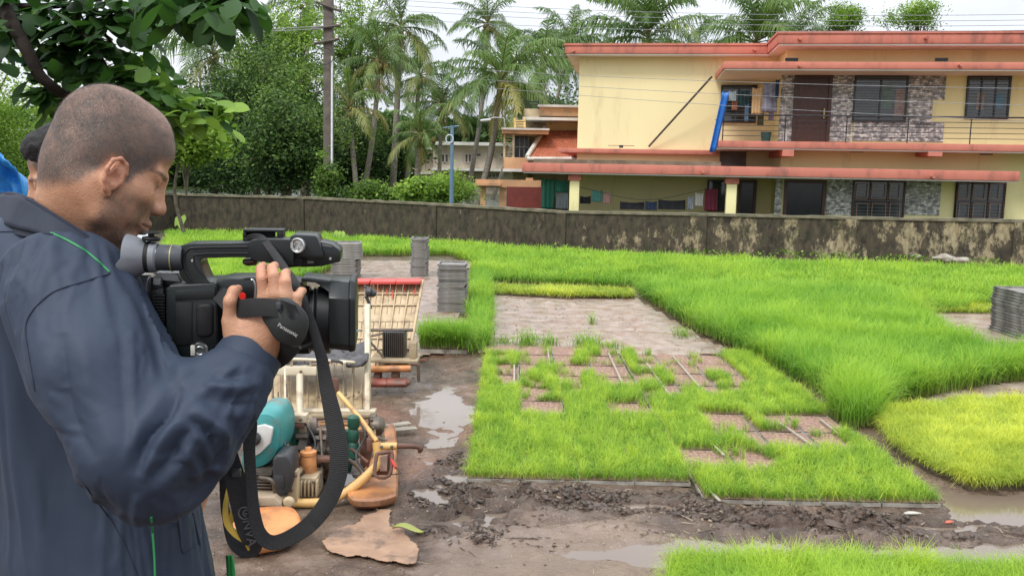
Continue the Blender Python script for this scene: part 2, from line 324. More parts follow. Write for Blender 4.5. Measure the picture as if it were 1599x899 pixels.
# ================================================================ blades
def blade_mesh(P, h, w, lean, az, bend, tint, seg=3):
    """P (n,3) roots; h, w heights/widths; lean (tilt), az (direction), bend; returns V, F, tint, t"""
    n = len(P); L = np.linspace(0, 1, seg+1); dx, dy = np.cos(az), np.sin(az); sa = az+PI/2+rng.uniform(-.9, .9, n); sx, sy = np.cos(sa), np.sin(sa)
    V = np.zeros((n, (seg+1)*2, 3)); T = np.zeros((n, (seg+1)*2))
    for k, t in enumerate(L):
        ang = lean+bend*t*t; r = h*t*np.sin(ang*.8); zz = h*t*np.cos(ang*.8)
        c = P+np.stack([dx*r, dy*r, zz], 1); ww = (w*(1-.85*t**2.2)*.5)[:, None]
        o = np.stack([sx, sy, 0*sx], 1)*ww; V[:, 2*k] = c-o; V[:, 2*k+1] = c+o; T[:, 2*k] = T[:, 2*k+1] = t
    b = np.arange(n)[:, None, None]*((seg+1)*2); q = np.array([[2*k, 2*k+1, 2*k+3, 2*k+2] for k in range(seg)])[None]
    return V.reshape(-1, 3), (b+q).reshape(-1, 4), np.repeat(tint, (seg+1)*2), T.ravel()
def grassmat(name, root, mid, tip, trans=.45):
    if name in _mc: return _mc[name]
    m = bpy.data.materials.new(name); m.use_nodes = True; nt = m.node_tree; b = nt.nodes['Principled BSDF']; N = nt.nodes.new; L = nt.links.new
    a = N('ShaderNodeAttribute'); a.attribute_name = 'along'; r = N('ShaderNodeValToRGB'); e = r.color_ramp.elements; e[0].color = (*root, 1); e[0].position = 0; e[1].color = (*tip, 1); e[1].position = .95; q = e.new(.3); q.color = (*mid, 1)
    L(a.outputs['Fac'], r.inputs['Fac']); t = N('ShaderNodeAttribute'); t.attribute_name = 'tint'
    hs = N('ShaderNodeHueSaturation'); mh = N('ShaderNodeMapRange'); mh.inputs['To Min'].default_value = .515; mh.inputs['To Max'].default_value = .465; L(t.outputs['Fac'], mh.inputs['Value']); L(mh.outputs[0], hs.inputs['Hue'])
    mv = N('ShaderNodeMapRange'); mv.inputs['To Min'].default_value = .72; mv.inputs['To Max'].default_value = 1.28; L(t.outputs['Fac'], mv.inputs['Value']); L(mv.outputs[0], hs.inputs['Value']); L(r.outputs[0], hs.inputs['Color'])
    L(hs.outputs[0], b.inputs['Base Color']); b.inputs['Roughness'].default_value = .5; b.inputs['Specular IOR Level'].default_value = .35
    tr = N('ShaderNodeBsdfTranslucent'); L(hs.outputs[0], tr.inputs['Color']); mx = N('ShaderNodeMixShader'); mx.inputs[0].default_value = trans; L(b.outputs[0], mx.inputs[1]); L(tr.outputs[0], mx.inputs[2]); L(mx.outputs[0], nt.nodes['Material Output'].inputs['Surface'])
    _mc[name] = m; return m
G_SEED = grassmat('seedling_green', (.36, .37, .14), (.22, .41, .035), (.42, .68, .09), .5)
G_TALL = grassmat('tall_rice_green', (.22, .29, .08), (.15, .34, .03), (.31, .59, .07), .5)
G_LIME = grassmat('lime_rice_green', (.24, .24, .08), (.33, .46, .05), (.58, .72, .11), .5)
def field(name, polyg, n, hgt, wid, material, label, cat='rice seedlings', lean=.15, bend=.7, z=0.02, seg=3, hvar=.25, edge=.0, minx=None, clump=.5, holes=0, tb=0.0):
    """rice seedlings over a ground polygon; n blades, thicker blades further away"""
    P = np.array(polyg); lo, hi = P.min(0), P.max(0); pts = []; got = 0
    while got < n:
        q = rng.uniform(lo, hi, (n, 2)); keep = inpoly(q[:, 0], q[:, 1], polyg)
        d = np.hypot(q[:, 0], q[:, 1]); dens = np.clip((hi[1]*.35/d)**1.3, .0, 1); keep &= rng.random(n) < dens
        pr = proj(np.column_stack([q, np.full(n, .15)])); keep &= (pr[:, 0] > -120) & (pr[:, 0] < 1720)
        if holes: keep &= rng.random(n) < 1-holes*sstep(.1, .35, fbm(q[:, 0]*2.1, q[:, 1]*2.1, 0, 3, 77))
        q = q[keep]; pts.append(q); got += len(q)
    q = np.concatenate(pts)[:n]; d = np.hypot(q[:, 0], q[:, 1]); x, y = q.T
    if edge: q = q+rng.normal(0, edge, q.shape)
    nn = fbm(x*1.7, y*1.7, 0, 3, 61); n2 = fbm(x*8, y*8, 0, 2, 67)
    ze = ground_h(q[:, 0], q[:, 1]); P3 = np.column_stack([q, np.maximum(ze, -.02)+z])
    h = hgt*(1+hvar*nn+.30*n2+rng.normal(0, .15, n)); w = wid*np.clip(d/6, .8, 3.5)
    az = 6.3*vnoise(x*2.2, y*2.2, 0, 71)+rng.normal(0, 1.5, n)
    V, Fq, T, A = blade_mesh(P3, np.clip(h, .03, 1), w, rng.normal(lean, .12, n), az, bend*rng.uniform(.2, 1.7, n), np.clip(.5+.5*nn+.35*n2+rng.normal(0, .2, n)+tb, 0, 1), seg)
    o = npmesh(name, V, Fq, material, attrs={'tint': T, 'along': A}); return setp(o, label, cat, kind='stuff')
gp = gpoly
# the compound-wall side of the field
_far = [(262, 367), (520, 373), (700, 386), (870, 398), (1100, 409), (1300, 418), (1640, 427)]
field('field_grass', gp(_far+[(1640, 470), (1530, 482), (1500, 490), (1430, 488), (1380, 470), (1000, 462), (988, 450), (760, 441), (745, 415), (700, 400), (560, 400), (500, 430), (340, 470), (240, 430)]), 120000, .16, .0055, G_TALL, 'bright green rice seedlings spread below the old compound wall', seg=2, hvar=.35, tb=.15)
field('tall_rice_seedlings', gp([(1000, 462), (1380, 470), (1425, 492), (1470, 535), (1540, 565), (1640, 568), (1640, 596), (1560, 600), (1500, 612), (1400, 630), (1360, 655), (1318, 642), (1248, 598), (1172, 556), (1095, 522)]), 88000, .245, .0042, G_TALL, 'tall dense rice seedlings in a broad dark-edged sweep right of the bare plot', lean=.12, bend=.75, edge=.03, hvar=.18)
field('rice_tuft', gp([(1295, 640), (1365, 640), (1368, 668), (1320, 668)]), 1500, .25, .004, G_TALL, 'tall rice tuft growing in the wet channel at the yellowish bed', 'rice seedlings', edge=.03)
field('yellowish_rice_bed', gp([(1370, 656), (1500, 640), (1640, 638), (1640, 766), (1512, 766), (1448, 738), (1388, 698)]), 52000, .095, .0036, G_LIME, 'yellow-green seedling mats lying at the right edge of the plot', lean=.2, bend=1.0, z=.03, edge=.01)
field('near_rice_bed', gp([(1052, 893), (1330, 898), (1700, 912), (1700, 1040), (1000, 1040)]), 42000, .11, .0030, G_SEED, 'green seedling mat cut off by the bottom of the picture', lean=.12, bend=1.0, z=.03, edge=.01)
field('lime_seedling_row', gp([(755, 452), (985, 458), (992, 468), (880, 468), (765, 462)]), 9000, .10, .0045, G_LIME, 'row of lime-yellow seedling mats along the back of the bare plot', lean=.25, bend=1.1, z=.035, seg=2)
field('grass_strip', gp([(740, 428), (764, 432), (762, 500), (760, 545), (744, 545), (737, 500)]), 6500, .21, .0042, G_TALL, 'strip of tall rice seedlings beside the muddy path and tray stack', lean=.1, bend=.7, edge=.03)
field('lime_seedling_edge', gp([(1420, 476), (1640, 486), (1640, 494), (1430, 490)]), 4000, .09, .0045, G_LIME, 'thin yellow-green seedling edge beyond the right-hand puddle', z=.02, seg=2)
def bed_base(name, poly, h, label):  # root mats: dark earth slabs under the yellowish and near beds
    mb = MB(); mb.prism([(*p, -.03) for p in poly], (0, 0, h+.03)); o = mb.build(name, mat('root_mat', (.10, .075, .045), (.05, .035, .022), .9, 14, bump=.006)); return setp(o, label, 'root mat')
bed_base('root_mat', gp([(1370, 660), (1500, 644), (1640, 642), (1640, 764), (1512, 765), (1448, 738), (1388, 698)]), .03, 'dark root mat under the yellowish seedlings at the right edge')
bed_base('root_mat', gp([(757, 455), (983, 460), (990, 467), (880, 468), (768, 462)]), .035, 'brown root mat under the lime-yellow row behind the bare plot')
bed_base('root_mat', gp([(1056, 897), (1330, 902), (1700, 916), (1700, 1040), (1005, 1040)]), .028, 'brown root mat under the near green seedlings at the bottom')
# flat wet sheets of the bare plots
def sheet(name, poly, z, material, label):
    P = np.array(poly); lo, hi = P.min(0), P.max(0); s = .06; xs = np.arange(lo[0], hi[0], s); ys = np.arange(lo[1], hi[1], s); X, Y = np.meshgrid(xs, ys)
    Z = z+.003*fbm(X*3, Y*3, 0, 4, 91); i = (np.arange(len(ys)-1)[:, None]*len(xs)+np.arange(len(xs)-1)[None]); ok = inpoly(X[:-1, :-1]+s/2, Y[:-1, :-1]+s/2, poly); i = i[ok]
    o = npmesh(name, np.stack([X, Y, Z], -1).reshape(-1, 3), np.stack([i, i+1, i+len(xs)+1, i+len(xs)], 1), material); o['kind'] = 'structure'; return o
M_BARE = mat('damp_pink_soil', (.40, .315, .265), (.25, .185, .15), .30, 6, 8, bump=.004, bscale=60, dirt=(.24, .125, .08), dscale=5, dlo=.50, dhi=.66, rvar=.2, spec=.6)
sheet('bare_soil', gp([(757, 462), (992, 466), (1090, 525), (1155, 556), (750, 552)]), .012, M_BARE, '')
sheet('bare_soil', gp([(1405, 484), (1660, 492), (1660, 540), (1560, 548), (1480, 520)]), .012, M_BARE, '')
sheet('bare_soil', gp([(1430, 625), (1520, 605), (1660, 590), (1660, 655), (1500, 655)]), .012, M_BARE, '')
sheet('bare_soil', gp([(560, 408), (738, 408), (700, 470), (752, 545), (640, 560), (520, 440)]), .014, M_BARE, '')
# twigs and straw bits over bare plots and mud: stuff
def litter():
    V = []; F = []; 
    def one(x, y, L, w, a, z):
        b = len(V); c, s = math.cos(a), math.sin(a); 
        for k, (u, v, zz) in enumerate([(-1, -1, 0), (1, -1, 0), (1, 1, 0), (-1, 1, 0), (-.8, 0, 1), (.8, 0, 1)]):
            V.append((x+u*L/2*c-v*w/2*s, y+u*L/2*s+v*w/2*c, z+zz*w*.7+.004*math.sin(u*3)))
        F.extend([(b, b+1, b+5, b+4), (b+3, b+4, b+5, b+2)])
    for poly, n in ((P_FRONT, 500), (P_PATH, 1300), (gp([(757, 462), (992, 466), (1090, 525), (1155, 556), (750, 552)]), 420)):
        P = np.array(poly); lo, hi = P.min(0), P.max(0); k = 0
        while k < n:
            x, y = rng.uniform(lo, hi)
            if not inpoly(x, y, poly): continue
            k += 1; L = rng.choice([.015, .03, .06, .11], p=[.45, .35, .15, .05])*rng.uniform(.6, 1.5); one(x, y, L, rng.uniform(.0015, .005)*(1+(L < .03)), rng.uniform(0, 6.3), float(ground_h(np.array(x), np.array(y)))+.013*(poly is not P_FRONT)*(y > 8)+.001)
    me = npmesh('mud_litter', V, np.array(F), mat('litter_brown', (.07, .045, .03), (.33, .27, .2), .7, 3, lo=.45, hi=.55), smooth=False); setp(me, 'twigs and straw bits scattered over the wet mud', 'litter', kind='stuff')
litter()
# ================================================================ the bed of seedling trays
TW, TD = .292, .398
M_TRAY = mat('grey_tray_plastic', (.38, .36, .32), (.20, .18, .16), .55, 9, dirt=(.12, .09, .07), dscale=6, dlo=.5, dhi=.62)
M_SOIL = mat('tray_soil', (.36, .215, .16), (.17, .10, .075), .85, 60, 4, bump=.006, bscale=120, dirt=(.42, .30, .23), dscale=40, dlo=.55, dhi=.6)
def tray_mesh():
    mb = MB(); w, d, h, t = TW-.006, TD-.006, .018, .007
    mb.box((0, -d/2+t/2, h/2), (w, t, h)); mb.box((0, d/2-t/2, h/2), (w, t, h)); mb.box((-w/2+t/2, 0, h/2), (t, d-2*t, h)); mb.box((w/2-t/2, 0, h/2), (t, d-2*t, h)); mb.box((0, 0, .003), (w-2*t, d-2*t, .006))
    return mb
def tray_grass(kind, seed):
    r = np.random.default_rng(seed); n = {'full': 2000, 'most': 1500, 'half': 850, 'few': 180}[kind]
    q = r.uniform((-TW/2, -TD/2), (TW/2, TD/2), (n*5, 2)); nn = fbm(q[:, 0]*9+seed*3, q[:, 1]*9, 0, 3, seed)
    if kind == 'full': q = q[nn > -.55]
    if kind == 'most': q = q[nn > -.18]
    if kind == 'half': q = q[nn+.9*(q[:, 0]/TW)*(1 if seed % 2 else -1) > .02]
    if kind == 'few': q = q[nn > .22]
    q = q[:n]; n = len(q); P = np.column_stack([q*.97, np.full(n, .022)]); nn = fbm(q[:, 0]*14+seed, q[:, 1]*14, 0, 2, seed+5)
    V, F, T, A = blade_mesh(P, .076*(1+.42*nn+r.normal(0, .15, n))*(.8 if kind == 'few' else 1), np.full(n, .0027), r.normal(.10, .09, n), r.uniform(0, 6.3, n), .9*r.uniform(.1, 2, n), np.clip(.5+.8*nn+r.normal(0, .2, n), 0, 1), 3)
    return V, F, T, A
_tm = tray_mesh().build('tray', M_TRAY); _tmesh = _tm.data; bpy.data.objects.remove(_tm)
_sm = MB()
_gx = np.linspace(-TW/2+.01, TW/2-.01, 8); _gy = np.linspace(-TD/2+.01, TD/2-.01, 10); X, Y = np.meshgrid(_gx, _gy); _i = (np.arange(9)[:, None]*8+np.arange(7)[None]).ravel()
_so = npmesh('soil', np.stack([X, Y, .022+.003*fbm(X*30, Y*30, 0, 2, 3)], -1).reshape(-1, 3), np.stack([_i, _i+1, _i+9, _i+8], 1), M_SOIL); _smesh = _so.data; bpy.data.objects.remove(_so)
_gm = {}
for kd, cnt in (('full', 5), ('most', 3), ('half', 4), ('few', 2)):
    for s in range(cnt):
        V, F, T, A = tray_grass(kd, s+1); o = npmesh('seedlings', V, F, G_SEED, attrs={'tint': T, 'along': A}); _gm[kd, s] = o.data; bpy.data.objects.remove(o)
ROWS = [  # from the front; F full, M most, H half, s few, . bare
 'FFFFFFFF', 'FFFFsHFF', 'FFFFFH.H', 'F.FsF.H.', 'FHMFFFFF', 'HMHsHHMF', 'HHs.H.HF', 'MsHsHs.F', '.s.HH.sF']
ORD = ['front', 'second', 'third', 'fourth', 'middle', 'sixth', 'seventh', 'eighth', 'back']; CO8 = ['leftmost', 'second from the left', 'third from the left', 'fourth from the left', 'fifth from the left', 'third from the right', 'second from the right', 'rightmost']
DESC = {'F': 'full of green seedlings', 'M': 'mostly grown with seedlings', 'H': 'half covered by seedlings', 's': 'with sparse seedlings', '.': 'of bare reddish soil'}
for r_, row in enumerate(ROWS):
    for c_, ch in enumerate(row):
        x = -.22+TW*(c_+.5)+(.012 if c_ > 3 else 0); y = 4.47+TD*(r_+.5)-(.24 if c_ > 3 else 0)
        if r_ == 8 and c_ > 3: y -= .02
        t = thing('seedling_tray', (x, y, 0.004), f'tray {DESC[ch]}, {CO8[c_]} in the {ORD[r_]} row of the bed', 'seedling tray', 'seedling trays laid out in a bed')
        t.rotation_euler = (0, 0, random.uniform(-.012, .012))
        a = bpy.data.objects.new('tray', _tmesh); COL.objects.link(a); a.parent = t
        a = bpy.data.objects.new('soil', _smesh); COL.objects.link(a); a.parent = t
        kd = {'F': 'full', 'M': 'most', 'H': 'half', 's': 'few', '.': None}[ch]
        if kd:
            k = {'full': 5, 'most': 3, 'half': 4, 'few': 2}[kd]; a = bpy.data.objects.new('seedlings', _gm[kd, random.randrange(k)]); COL.objects.link(a); a.parent = t
            a.scale = (random.choice((-1, 1)), random.choice((-1, 1)), random.uniform(.9, 1.15))
# pale wooden slats lying between the trays
M_SLAT = mat('pale_bamboo_slat', (.42, .38, .30), (.26, .23, .18), .7, 12, stretch=(1, 8, 1))
def slat(x0, y0, x1, y1, label, name='wooden_slat', z=.042, wd=.014):
    mb = MB(); a = np.array([x0, y0, z]); b = np.array([x1, y1, z+.002]); d = (b-a)/np.linalg.norm(b-a); nrm = np.array([-d[1], d[0], 0])*wd/2; u = np.array([0, 0, .008])
    mb.hexa([a-nrm, a+nrm, a+nrm+u, a-nrm+u], [b-nrm, b+nrm, b+nrm+u, b-nrm+u]); t = mb.build(name, M_SLAT, bevel=.0015); return setp(t, label, 'wooden slat', 'slats between the trays')
for (p0, p1, lb) in (((803, 548), (803, 612), 'long pale slat between trays near the bed\'s left end'), ((855, 545), (863, 605), 'thin slat between the second and third tray columns'), ((950, 552), (972, 600), 'pale slat across the middle of the tray bed'), ((1010, 568), (1048, 622), 'pale slat beside a bare tray, right of the middle'), ((1050, 556), (1098, 612), 'pale slat between two bare trays near the back right'), ((915, 595), (928, 622), 'short slat standing out among middle seedlings'),
                     ((1216, 660), (1284, 708), 'long diagonal slat between bare trays at the right'), ((1106, 688), (1130, 712), 'short slat beside the bare trays in the right half'), ((1280, 655), (1308, 678), 'slat end by the channel at the right border of the bed'), ((1100, 760), (1124, 784), 'loose slat end sticking out onto the mud in front')):
    a = G(*p0, .04); b = G(*p1, .04); slat(a[0], a[1], b[0], b[1], lb)
# tufts standing in the bare plot
def tuft(px, py, n, h, r, label, material=G_TALL):
    c = G(px, py); q = rng.normal(0, r, (n, 2)); P = np.column_stack([c[0]+q[:, 0], c[1]+q[:, 1], np.full(n, .008)])
    V, F, T, A = blade_mesh(P, h*rng.uniform(.5, 1.2, n), np.full(n, .0055), rng.normal(.2, .15, n), rng.uniform(0, 6.3, n), 1.1*rng.uniform(.2, 1.8, n), rng.uniform(.1, .9, n), 3)
    o = npmesh('grass_tuft', V, F, material, attrs={'tint': T, 'along': A}); return setp(o, label, 'grass tuft', 'tufts of rice in the bare plot')
tuft(822, 540, 130, .2, .06, 'bushy dark tuft at the front left of the bare plot'); tuft(857, 540, 70, .17, .04, 'small tuft right of the bushy dark one'); tuft(916, 545, 160, .2, .06, 'widest tuft at the front middle of the bare plot'); tuft(925, 508, 30, .2, .02, 'thin tall tuft standing alone in the bare plot')
tuft(1065, 528, 60, .2, .05, 'sparse tuft at the right corner of the bare plot'); tuft(783, 538, 60, .12, .05, 'low tuft at the left corner of the bare plot'); tuft(957, 545, 60, .12, .05, 'low tuft just behind the trays, right of the widest tuft')
# ================================================================ the compound wall
def wallmat():
    m = bpy.data.materials.new('mossy_wall'); m.use_nodes = True; nt = m.node_tree; b = nt.nodes['Principled BSDF']; N = nt.nodes.new; L = nt.links.new
    geo = N('ShaderNodeNewGeometry'); mp = N('ShaderNodeMapping'); mp.inputs['Scale'].default_value = (1, 1, .55); L(geo.outputs['Position'], mp.inputs['Vector'])
    def noise(sc, det=8, rg=.65, v=None):
        n = N('ShaderNodeTexNoise'); n.inputs['Scale'].default_value = sc; n.inputs['Detail'].default_value = det; n.inputs['Roughness'].default_value = rg; L(v or mp.outputs[0], n.inputs['Vector']); return n.outputs['Fac']
    def ramp(src, a, ca, b_, cb):
        r = N('ShaderNodeValToRGB'); e = r.color_ramp.elements; e[0].position = a; e[0].color = (*ca, 1); e[1].position = b_; e[1].color = (*cb, 1); L(src, r.inputs['Fac']); return r.outputs[0]
    dark = ramp(noise(9), .35, (.022, .018, .012), .65, (.085, .068, .042)); pale = ramp(noise(14), .35, (.20, .16, .085), .65, (.40, .34, .21))
    sx = N('ShaderNodeSeparateXYZ'); L(geo.outputs['Position'], sx.inputs[0]); mr = N('ShaderNodeMapRange'); mr.inputs['From Min'].default_value = -6; mr.inputs['From Max'].default_value = 8; mr.inputs['To Min'].default_value = -.09; mr.inputs['To Max'].default_value = .07; L(sx.outputs['X'], mr.inputs['Value'])
    ad = N('ShaderNodeMath'); ad.operation = 'ADD'; L(noise(2.6, 14, .78), ad.inputs[0]); L(mr.outputs[0], ad.inputs[1])
    f = ramp(ad.outputs[0], .56, (0, 0, 0), .62, (1, 1, 1)); mx = N('ShaderNodeMix'); mx.data_type = 'RGBA'; L(f, mx.inputs['Factor']); L(dark, mx.inputs['A']); L(pale, mx.inputs['B'])
    g = ramp(noise(5), .5, (0, 0, 0), .7, (.45,)*3); m2 = N('ShaderNodeMix'); m2.data_type = 'RGBA'; L(g, m2.inputs['Factor']); L(mx.outputs['Result'], m2.inputs['A']); m2.inputs['B'].default_value = (.045, .06, .02, 1)
    L(m2.outputs['Result'], b.inputs['Base Color']); b.inputs['Roughness'].default_value = .85
    bp = N('ShaderNodeBump'); bp.inputs['Distance'].default_value = .03; L(noise(8), bp.inputs['Height']); L(bp.outputs[0], b.inputs['Normal']); return m
M_WALL = wallmat(); M_COPE = mat('mossy_coping', (.10, .10, .06), (.22, .19, .13), .9, 5, bump=.01)
def wall():
    seg = [((60, 372), 293), ((274, 357), 302), ((470, 363), 307), ((675, 374), 317), ((875, 386), 329), ((1093, 396), 333), ((1325, 404), 338), ((1587, 412), 343), ((1800, 418), 347)]
    P = [G(*b) for b, t in seg]; T = []
    for p, (b, t) in zip(P, seg):
        T.append(CO[2]+(ray(b[0], t)*(p[1]/ray(b[0], t)[1]))[2])
    r = thing('compound_wall', P[4], 'long low compound wall stained black and green, plaster flaking, behind the rice field', 'wall'); a = MB(); c = MB(); pl = MB()
    for i in range(len(P)-1):
        p, q = P[i].copy(), P[i+1].copy(); d = (q-p)[:2]; d /= np.linalg.norm(d); n = np.array([-d[1], d[0], 0])*.16; p[2] = q[2] = -.1
        n_ = 16; ts = np.linspace(0, 1, n_+1)
        for k in range(n_):
            A = p+(q-p)*ts[k]; B = p+(q-p)*ts[k+1]; za = T[i]+(T[i+1]-T[i])*ts[k]; zb = T[i]+(T[i+1]-T[i])*ts[k+1]
            a.hexa([A, B, B+n, A+n], [(*A[:2], za-.05), (*B[:2], zb-.05), (*(B+n)[:2], zb-.05), (*(A+n)[:2], za-.05)])
            o = np.array([d[1], -d[0], 0])*.03; ja, jb = [.014*vnoise((i*n_+k+w)*.9, 3.3, 0, 4) for w in (0, 1)]
            c.hexa([(*(A+o)[:2], za-.053), (*(B+o)[:2], zb-.053), (*(B+n-o)[:2], zb-.053), (*(A+n-o)[:2], za-.053)], [(*(A+o)[:2], za+ja), (*(B+o)[:2], zb+jb), (*(B+n-o)[:2], zb+jb), (*(A+n-o)[:2], za+ja)])
        if i: 
            o = np.array([d[1], -d[0], 0])*.035; w = np.array([*d, 0])*.11; A = P[i]; pl.prism([(*(A-w+o)[:2], -.1), (*(A+w+o)[:2], -.1), (*(A+w+n)[:2], -.1), (*(A-w+n)[:2], -.1)], (0, 0, T[i]+.045))
    a.build('wall_body', M_WALL, r); c.build('coping', M_COPE, r); pl.build('pilasters', M_WALL, r)
wall()
# ================================================================ the yellow house
YAW = math.radians(8); HU = np.array([math.cos(YAW), -math.sin(YAW), 0]); HN = np.array([-math.sin(YAW), -math.cos(YAW), 0]); HA = PY(1010, 200, 29)
def hp(px, py, k):
    p = PP(px, py, HA+HN*k, HN); return (p-HA)@HU, p[2]
def hw(s, k, z): p = HA+HU*s+HN*k; return np.array([p[0], p[1], z])
def hbox(mb, s0, s1, k0, k1, z0, z1):
    f = lambda k: [hw(s0, k, z0), hw(s1, k, z0), hw(s1, k, z1), hw(s0, k, z1)]
    return mb.hexa(f(k0), f(k1))
def hq(x0, y0, x1, y1, k):  # pixel rect -> s0,s1,z0,z1
    a = hp(x0, (y0+y1)/2, k)[0]; b = hp(x1, (y0+y1)/2, k)[0]; c = (x0+x1)/2; return a, b, hp(c, y1, k)[1], hp(c, y0, k)[1]
M_YEL = mat('yellow_wall_paint', (.87, .75, .42), (.82, .71, .40), .75, .5, 6, dirt=(.66, .55, .30), dscale=1.3, dlo=.56, dhi=.78, bump=.002, bscale=30, stretch=(1.6, 1.6, .35))
M_YEL2 = mat('pale_yellow_paint', (.86, .79, .42), (.82, .75, .38), .7, .8, 6, dirt=(.64, .56, .28), dscale=1.4, dlo=.56, dhi=.76, stretch=(1.6, 1.6, .35))
M_ORG = mat('terracotta_paint', (.56, .20, .145), (.49, .165, .12), .75, 2.2, 6, spec=.3, dirt=(.26, .12, .095), dscale=2.2, dlo=.52, dhi=.72, stretch=(1.2, 1.2, .5))
M_SOF = mat('grey_white_soffit', (.78, .76, .72), (.70, .68, .64), .8, 1.2)
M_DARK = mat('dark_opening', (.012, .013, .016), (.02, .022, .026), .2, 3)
M_GLASS = mat('dark_window_glass', (.03, .042, .05), (.055, .075, .08), .06, 2.5, spec=.8)
M_FRAME = mat('dark_window_frame', (.02, .024, .03), (.035, .04, .045), .4)
M_WOOD = mat('dark_brown_wood', (.075, .028, .018), (.045, .018, .012), .45, 5, stretch=(6, 6, 1))
M_BAND = mat('dark_band', (.10, .09, .06), (.20, .17, .12), .9, 3)
M_CEM = mat('bare_cement', (.22, .2, .18), (.13, .12, .1), .85, 2)
def stonemat():
    m = bpy.data.materials.new('stone_tile'); m.use_nodes = True; nt = m.node_tree; b = nt.nodes['Principled BSDF']; N = nt.nodes.new; L = nt.links.new
    tc = N('ShaderNodeTexCoord'); mp = N('ShaderNodeMapping'); mp.inputs['Rotation'].default_value = (PI/2, 0, 0); L(tc.outputs['Object'], mp.inputs['Vector'])
    br = N('ShaderNodeTexBrick'); br.inputs['Scale'].default_value = 1; br.inputs['Brick Width'].default_value = .13; br.inputs['Row Height'].default_value = .045; br.inputs['Mortar Size'].default_value = .003; br.inputs['Color1'].default_value = (.27, .28, .28, 1); br.inputs['Color2'].default_value = (.84, .86, .86, 1); br.inputs['Mortar'].default_value = (.10, .095, .09, 1); br.offset = .37; br.inputs['Bias'].default_value = -.1
    L(mp.outputs[0], br.inputs['Vector']); n = N('ShaderNodeTexNoise'); n.inputs['Scale'].default_value = 9; n.inputs['Detail'].default_value = 6; L(tc.outputs['Object'], n.inputs['Vector'])
    r = N('ShaderNodeValToRGB'); r.color_ramp.elements[0].position = .42; r.color_ramp.elements[1].position = .6; r.color_ramp.elements[0].color = (.55, .55, .55, 1); r.color_ramp.elements[1].color = (1.35, 1.3, 1.2, 1); L(n.outputs['Fac'], r.inputs['Fac'])
    mx = N('ShaderNodeMix'); mx.data_type = 'RGBA'; mx.blend_type = 'MULTIPLY'; mx.inputs['Factor'].default_value = 1; L(br.outputs['Color'], mx.inputs['A']); L(r.outputs[0], mx.inputs['B']); L(mx.outputs['Result'], b.inputs['Base Color']); b.inputs['Roughness'].default_value = .5
    bp = N('ShaderNodeBump'); bp.inputs['Distance'].default_value = .02; L(mx.outputs['Result'], bp.inputs['Height']); L(bp.outputs[0], b.inputs['Normal']); return m
M_STONE = stonemat()
